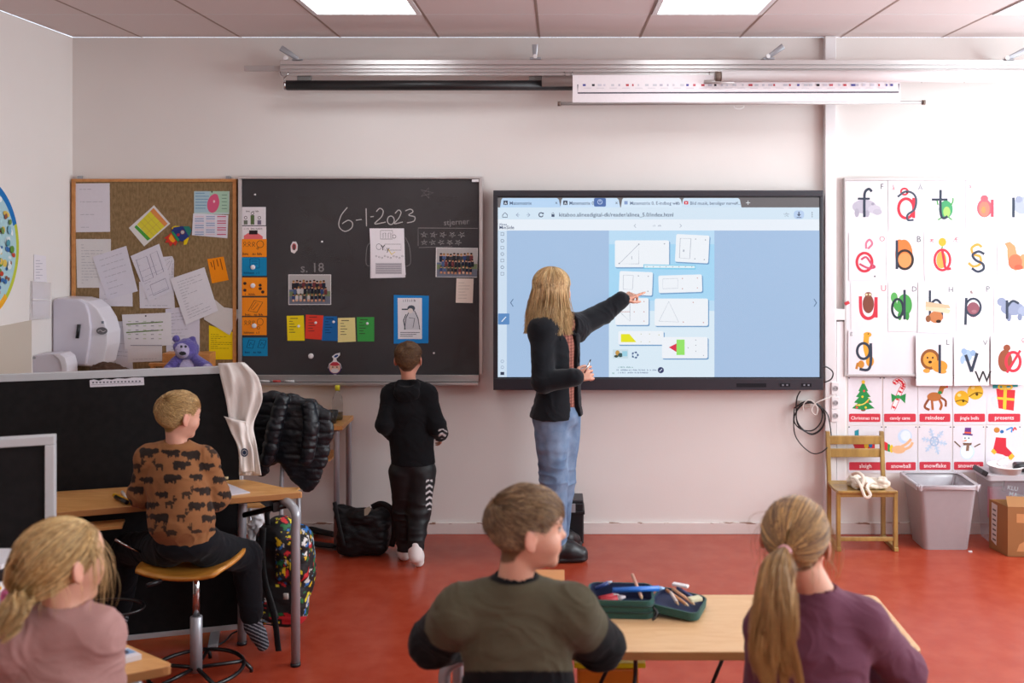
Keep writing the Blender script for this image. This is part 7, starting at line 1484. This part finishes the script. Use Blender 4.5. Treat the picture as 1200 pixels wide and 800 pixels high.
# ======================================================= boy standing at the blackboard
def standing_boy():
    Y = 5.45; root = person('boy in a black tracksuit standing with his back turned at the blackboard', (P(480, 650, Y).x, Y, 0))
    H = Head(P(478.5, 421.5, Y), .186, 2, -4)
    J = jn(neck=P(479, 448, Y), chest=P(480, 480, Y), waist=P(482, 512, Y), pelvis=P(484, 541, Y), shL=P(460, 463, Y), shR=P(499, 463, Y), elL=P(451, 497, 5.40), elR=P(512, 499, 5.42), wrL=P(461, 508, 5.56), wrR=P(516, 508, 5.55),
           hipL=P(473, 552, Y), hipR=P(494, 552, Y), knL=P(474, 598, 5.48), knR=P(491, 600, 5.43), anL=P(474, 644, 5.47), anR=P(487, 644, 5.36), toeL=P(473, 649, 5.62), toeR=P(491, 662, 5.385))
    J['toeL'][2] = .025; J['anL'][2] = .06; J['toeR'][2] = .026
    S = Soft(.004, .015); H.add(S, J['neck'], .038); torso(S, J, .72, 0)
    for q in 'LR': arm(S, J, q, .72); leg(S, J, q, .72)
    for q in 'LR': footp(S, J, q, .75)
    hand(S, J['wrR'], P(517, 518, 5.62), (-.9, 0, 0), .125, side=1); hand(S, J['wrL'], P(466, 512, 5.66), (.9, 0, 0), .125, side=-1)
    S.mesh('body', m_skin, root, color=lambda V: H.color(V, '#c78f78', '#5f4430', boyline))
    short_hair(H, root, '#634732', '#86643f', n=4200, top=.16, side=.07, seed=3, r=.0011, lift=.12)
    S = Soft(.0045, .018); torso(S, J, .72, 0, .022, cw=.14, ww=.132, pw=.135, depth=.74, shr=.06)
    for q in 'LR': arm(S, J, q, .72, .012, r=(.062, .052, .045), end=.95)
    S.cap(J['neck']+A3(-.035, -.045, -.01), J['neck']+A3(.035, -.045, -.01), .035, .035, k=.01); S.ell(J['neck']+A3(0, -.07, -.045), (.07, .032, .05), k=.01)
    S.ell(J['neck']+A3(0, -.075, .012), (.05, .02, .022), k=.008, sub=True)
    chev = [(519, 505), (520, 511)]
    def hc(V):
        C = np.tile(A3(*lin('#0f0f12')), (len(V), 1)); px, py = PX(V); m = (V[:, 1] < 5.5) & (px > 514) & (np.abs((py-508)-.6*np.abs(px-518)) % 5 < 1.5) & (np.abs(py-508) < 6); C[m] = lin('#c9c7c8'); return C
    S.mesh('hoodie', m_knit, root, color=hc, disp=folds(J, .72, .005, 5), clip=lambda X, Y_, Z: np.maximum(P(0, 543, Y).z-Z, np.minimum(.045-np.sqrt((X-J['neck'][0])**2+(Y_-J['neck'][1])**2), Z-J['neck'][2]+.0)))
    S = Soft(.0045, .02); S.ell(J['pelvis'], (.102, .085, .075))
    for q in 'LR': leg(S, J, q, .72, .006, r=(.105, .078, .052), end=.9)
    kn = [J['knL'], J['knR'], J['anL'], J['anR']]
    def pf(V, N): w = sum(np.exp(-((V-p)**2).sum(1)/.09**2) for p in kn); return .003*vnoise(V*A3(20, 20, 30), 3)+.009*w*((1-np.abs(vnoise(V*A3(12, 12, 34), 4)))**3-.3)
    def pc_(V):
        C = np.tile(A3(*lin('#0f0f12')), (len(V), 1)); px, py = PX(V); m = (V[:, 1] < 5.46) & (px > 499) & (px < 507) & (py > 562) & (py < 597) & (((py-.7*np.abs(px-503.5)) % 7) < 2.6); C[m] = lin('#c2c0c2'); return C
    S.mesh('track_pants', m_shiny, root, color=pc_, disp=pf)
    for q in 'LR':
        S = Soft(.004, .012); footp(S, J, q, .85, .006); S.cap(J['an'+q], J['an'+q]+A3(0, 0, .03), .036, .034)
        if q == 'R': S.ell((J['anR']+A3(0, -.012, -.03)), (.034, .03, .035))
        S.mesh('sock', mat('white sock cotton', '#d8d2d0', rough=.9), root, clip=lambda X, Y_, Z: .001-Z)
standing_boy()
# ======================================================= boy sitting at the desk
ANIM = [((0, 0, 1.0, .5), (-1.05, -.15, .42, .38), (-1.35, -.05, .2, .14), (-.55, .55, .16, .35), (-.2, .55, .16, .3), (.45, .55, .16, .35), (.75, .5, .17, .38), (.5, -.1, .5, .5)),
        ((0, 0, .8, .36), (-.85, -.6, .22, .35), (-1.1, -.85, .28, .16), (-.45, .6, .09, .5), (-.3, .6, .09, .5), (.45, .6, .09, .5), (.6, .6, .09, .5), (-.7, -1.25, .07, .35), (-.95, -1.3, .07, .3))]
def seated_boy():
    Y = 4.0; root = person('boy in a brown sweater with dark animal print sitting on the stool at the desk', (P(212, 700, 4.0).x, 4.0, 0))
    H = Head(P(210, 487, Y), .190, 42, -4, 2)
    J = jn(neck=P(207, 519, Y), chest=P(206, 560, 3.99), waist=P(211, 602, 3.96), pelvis=P(220, 634, 3.98), shL=P(176, 538, Y), shR=P(238, 541, 4.02), elL=P(168, 578, 4.0), wrL=P(162, 583, 4.14), elR=P(253, 582, 4.06), wrR=P(245, 574, 4.28),
           hipL=P(200, 641, 4.0), hipR=P(242, 641, 4.02), knL=P(150, 643, 4.24), knR=P(288, 652, 4.20), anL=P(140, 720, 4.30), anR=P(296, 728, 4.22), toeL=P(125, 745, 4.38), toeR=P(308, 755, 4.26))
    J['wrL'][2] = .745; J['wrR'][2] = .745
    S = Soft(.004, .015); H.add(S, J['neck'], .038); torso(S, J, .74, 20, pw=.08)
    for q in 'LR': arm(S, J, q, .74); leg(S, J, q, .74); footp(S, J, q, .75)
    hand(S, J['wrL'], P(150, 577, 4.22), (.1, .2, -1), .125, (30, 34, 36, 38), side=-1); hand(S, J['wrR'], P(236, 569, 4.36), (-.1, .1, -1), .125, side=-1)
    S.mesh('body', m_skin, root, color=lambda V: H.color(V, '#d09c86', '#a8834f', boyline))
    short_hair(H, root, '#b08a55', '#cfae78', n=5000, top=.17, side=.06, seed=8, r=.0011, lift=.10)
    S = Soft(.0042, .018); torso(S, J, .74, 20, .018, cw=.145, ww=.15, pw=.135, depth=.8, shr=.058)
    for q in 'LR': arm(S, J, q, .74, .012, r=(.062, .056, .048), end=.9)
    S.ell(P(214, 612, 3.95), (.125, .11, .075), Matrix.Rotation(-.12, 3, 'Y'))
    rr = random.Random(4); st = []
    for k in range(35): st.append((150+(k % 5)*26+(k//5 % 2)*13+rr.uniform(-4, 4), 530+(k//5)*15.5+rr.uniform(-3, 3), rr.uniform(6.2, 9.6), rr.choice((0, 0, 1)), rr.choice((-1, 1))))
    def sc_(V):
        C = np.tile(A3(*lin('#8a5c3a')), (len(V), 1)); px, py = PX(V)
        for x, y, s_, k, fl in st:
            for ex, ey, rx, ry in ANIM[k]:
                m = ((px-x-fl*ex*s_)/(rx*s_))**2+((py-y-ey*s_*.8)/(ry*s_))**2 < 1; C[m] = lin('#2b211c' if k == 0 else '#3a2a20')
        hem = (py > 627+.12*(210-px)) | ((V[:, 2] > J['neck'][2]-.015) & (np.abs(px-207) < 22)); C[hem] = lin('#8f623e'); return C
    hemz = P(0, 640, 3.92).z
    S.mesh('sweater', m_knit, root, color=sc_, disp=folds(J, .74, .006, 9), clip=lambda X, Y_, Z: np.maximum((hemz+.10*(X-P(214, 0, 3.95).x))-Z, np.minimum(.043-np.sqrt((X-J['neck'][0])**2+(Y_-J['neck'][1])**2), Z-J['neck'][2]-.004)))
    S = Soft(.0045, .02); S.ell(J['pelvis']+A3(0, 0, 0), (.13, .11, .075))
    for q in 'LR': leg(S, J, q, .74, .006, r=(.095, .078, .052), end=.9)
    S.mesh('trousers', m_knit, root, color=solid('#121318'), disp=folds(dict(waist=J['knR'], shL=J['pelvis'], shR=J['knL']), .8, .006, 2))
    def sk(V): px, py = PX(V); C = np.tile(A3(*lin('#23262e')), (len(V), 1)); m = (((py-.45*px) % 4.2) < 1.3); C[m] = lin('#8d9098'); return C
    for q in 'LR':
        S = Soft(.003, .01); footp(S, J, q, .85, .004); S.cap(J['an'+q], J['an'+q]+A3(0, 0, .0), .034, .034); S.mesh('sock', m_knit, root, color=sk)
seated_boy()
# ======================================================= children in front
def front_child(label, H, J, b, yaw, skin, hairc, line, top, torso_kw, folds_seed, lap='#20222a', sleeves=(.060, .050, .040)):
    root = person(label, (J['pelvis'][0], J['pelvis'][1], 0))
    S = Soft(.0038, .015); H.add(S, J['neck'], .040); torso(S, J, b, yaw)
    for q in 'LR': arm(S, J, q, b); leg(S, J, q, b); footp(S, J, q, b)
    for q in 'LR':
        d = J['wr'+q]-J['el'+q]; hand(S, J['wr'+q], J['wr'+q]+A3(d[0], d[1], 0)*1.0, (0, .1, -1), .13, (14, 16, 18, 20), side=-1 if q == 'L' else 1)
    S.mesh('body', m_skin, root, color=lambda V: H.color(V, skin, hairc, line))
    S = Soft(.0042, .018); torso(S, J, b, yaw, .014, **torso_kw)
    for q in 'LR': arm(S, J, q, b, .010, r=sleeves, end=.93)
    nk = J['neck']; S.cap(nk-A3(0, 0, .03), nk-A3(0, 0, .012), .06, .054, k=.012)
    S.mesh(top[0], m_knit, root, color=top[1], disp=folds(J, b, .006, folds_seed), smooth=2, clip=lambda X, Y_, Z: np.maximum(J['pelvis'][2]-.03-Z, np.minimum(.043-np.sqrt((X-nk[0])**2+(Y_-nk[1])**2), Z-nk[2]+.0)))
    S = Soft(.006, .02); S.ell(J['pelvis'], (.13, .11, .08))
    for q in 'LR': leg(S, J, q, b, .006, r=(.09, .07, .05), end=.9)
    S.mesh('trousers', m_knit, root, color=solid(lap))
    for q in 'LR':
        S = Soft(.004, .01); footp(S, J, q, b*1.12, .006); S.mesh('shoe', m_black, root)
    return root
def legs(J, x, y, yaw=0, zs=.60):
    f, r = fv(yaw), fv(yaw+90)
    for q, sd in (('L', -1), ('R', 1)):
        J['hip'+q] = A3(x, y, zs)+r*sd*.07; J['kn'+q] = A3(x, y, zs-.02)+r*sd*.09+f*.33; J['an'+q] = A3(x, y, .24)+r*sd*.09+f*.34; J['toe'+q] = J['an'+q]+f*.14-A3(0, 0, .03)
        J['an'+q][2] = .08; J['toe'+q][2] = .035
    return J
# --- boy in green and black
Y = 2.3; H = Head(P(619, 620, Y), .188, 78, 2, 0)
J = jn(neck=P(604, 681, Y), chest=P(606, 745, Y), waist=P(608, 825, 2.29), pelvis=P(608, 900, 2.26), shL=P(540, 718, 2.3), shR=P(668, 718, 2.3), elL=P(508, 752, 2.40), elR=P(704, 756, 2.42), wrL=P(560, 748, 2.66), wrR=P(660, 744, 2.70))
J['wrL'][2] = J['wrR'][2] = .755; legs(J, J['pelvis'][0], 2.26)
def green(V):
    C = np.tile(A3(*lin('#55503f')), (len(V), 1)); px, py = PX(V); bk_ = A3(*lin('#101013'))
    m = sm(py, 785.5, 787)
    for q, xs in (('L', -1), ('R', 1)):
        d = J['el'+q]-J['sh'+q]; L_ = np.linalg.norm(d); t = ((V-J['sh'+q])@d)/L_**2; side = (V[:, 0]-J['neck'][0])*xs > .14; fa = ((V-J['el'+q])@(J['wr'+q]-J['el'+q])) > 0
        m = np.maximum(m, sm(t+.15*fa, .42, .46)*side); m = np.maximum(m, ((V[:, 1] > 2.44) & (V[:, 2] > .70)).astype(float)*side)
    m = np.maximum(m, sm(V[:, 2]-(J['neck'][2]+.008-.30*np.maximum(0, -(V[:, 1]-2.29))*0-.25*np.abs(V[:, 1]-J['neck'][1])*0), 0, .004)*(((V-J['neck'])[:, :2]**2).sum(1) < .075**2))
    return C*(1-m[:, None])+bk_*m[:, None]
rb = front_child('boy with short light brown hair in a green and black sweater, head turned right', H, J, .8, 0, '#d3a088', '#7d6045', boyline, ('sweater', green), dict(cw=.135, ww=.145, pw=.14, depth=.7, shr=.062), 11, sleeves=(.066, .058, .045))
short_hair(H, rb, '#7c6047', '#ad8e68', n=8000, top=.25, side=.085, seed=21, r=.0010, lift=.13)
# --- girl with the long ponytail, purple top
Y = 2.25; H = Head(P(933, 632, Y), .192, 24, 0, 4)
J = jn(neck=P(956, 694, Y), chest=P(955, 760, Y), waist=P(955, 850, 2.25), pelvis=P(955, 915, 2.25), shL=P(902, 735, 2.26), shR=P(1010, 729, 2.25), elL=P(898, 800, 2.32), elR=P(1058, 783, 2.32), wrL=P(900, 800, 2.52), wrR=P(1030, 805, 2.48))
J['wrL'][2] = J['wrR'][2] = .70; legs(J, J['pelvis'][0], 2.25)
J['wrL'] = A3(J['elL'][0]+.05, 2.50, .75); J['wrR'] = A3(J['elR'][0]-.06, 2.5, .75)
rg1 = front_child('girl with a long blonde ponytail in a dark purple top at the front table', H, J, .8, 5, '#d3a088', '#7a5c40', girlline, ('top', solid('#683f50')), dict(cw=.13, ww=.13, pw=.135, depth=.7, shr=.052), 13, sleeves=(.058, .050, .042))
T0 = (-.02, -.57, .03)
pony_hair(H, rg1, T0, [P(911, 665, 2.09), P(908, 710, 2.06), P(908, 760, 2.05), P(913, 812, 2.05)], [.009, .024, .042, .044, .034], '#806143', '#c69c62', n=5200, seed=31, gain=.75)
wisps(H, rg1, '#a8845a', 90, 7)
MB().tube([tuple(H.W(T0[0]+.055*math.cos(a), T0[1]-.03, T0[2]+.055*math.sin(a))) for a in [2*PI*k/16 for k in range(16)]], .006, 8, closed=True).build('hair_tie', mat('pale pink elastic', '#d8a0a4', rough=.7), rg1)
# --- girl in pink at the left edge
Y = 2.2; H = Head(P(74, 659, Y), .198, 34, 0, -3)
J = jn(neck=P(78, 716, Y), chest=P(66, 790, 2.2), waist=P(62, 870, 2.2), pelvis=P(60, 935, 2.18), shL=P(16, 752, 2.16), shR=P(110, 746, 2.2), elL=P(-24, 830, 2.22), elR=P(118, 822, 2.26), wrL=P(0, 830, 2.4), wrR=P(105, 800, 2.44))
J['wrL'][2] = J['wrR'][2] = .75; legs(J, J['pelvis'][0], 2.18, 10)
rg2 = front_child('girl with a short blonde ponytail in a dusty pink sweater at the left edge', H, J, .8, 12, '#d8a790', '#9a7848', girlline, ('sweater', solid('#a67f7a')), dict(cw=.135, ww=.14, pw=.14, depth=.72, shr=.062), 17, sleeves=(.064, .055, .045))
T1 = (-.12, -.50, -.25)
pony_hair(H, rg2, T1, [P(19, 708, 2.08), P(8, 728, 2.06), P(-8, 750, 2.05)], [.009, .022, .026, .014], '#b08a55', '#d8b984', n=5200, seed=41)
wisps(H, rg2, '#d0ae78', 140, 9)
MB().tube([tuple(H.W(T1[0]+.085*math.cos(a), T1[1]-.05, T1[2]+.085*math.sin(a))) for a in [2*PI*k/16 for k in range(16)]], .008, 8, closed=True).build('hair_tie', mat('pink elastic', '#d870a8', rough=.6), rg2)
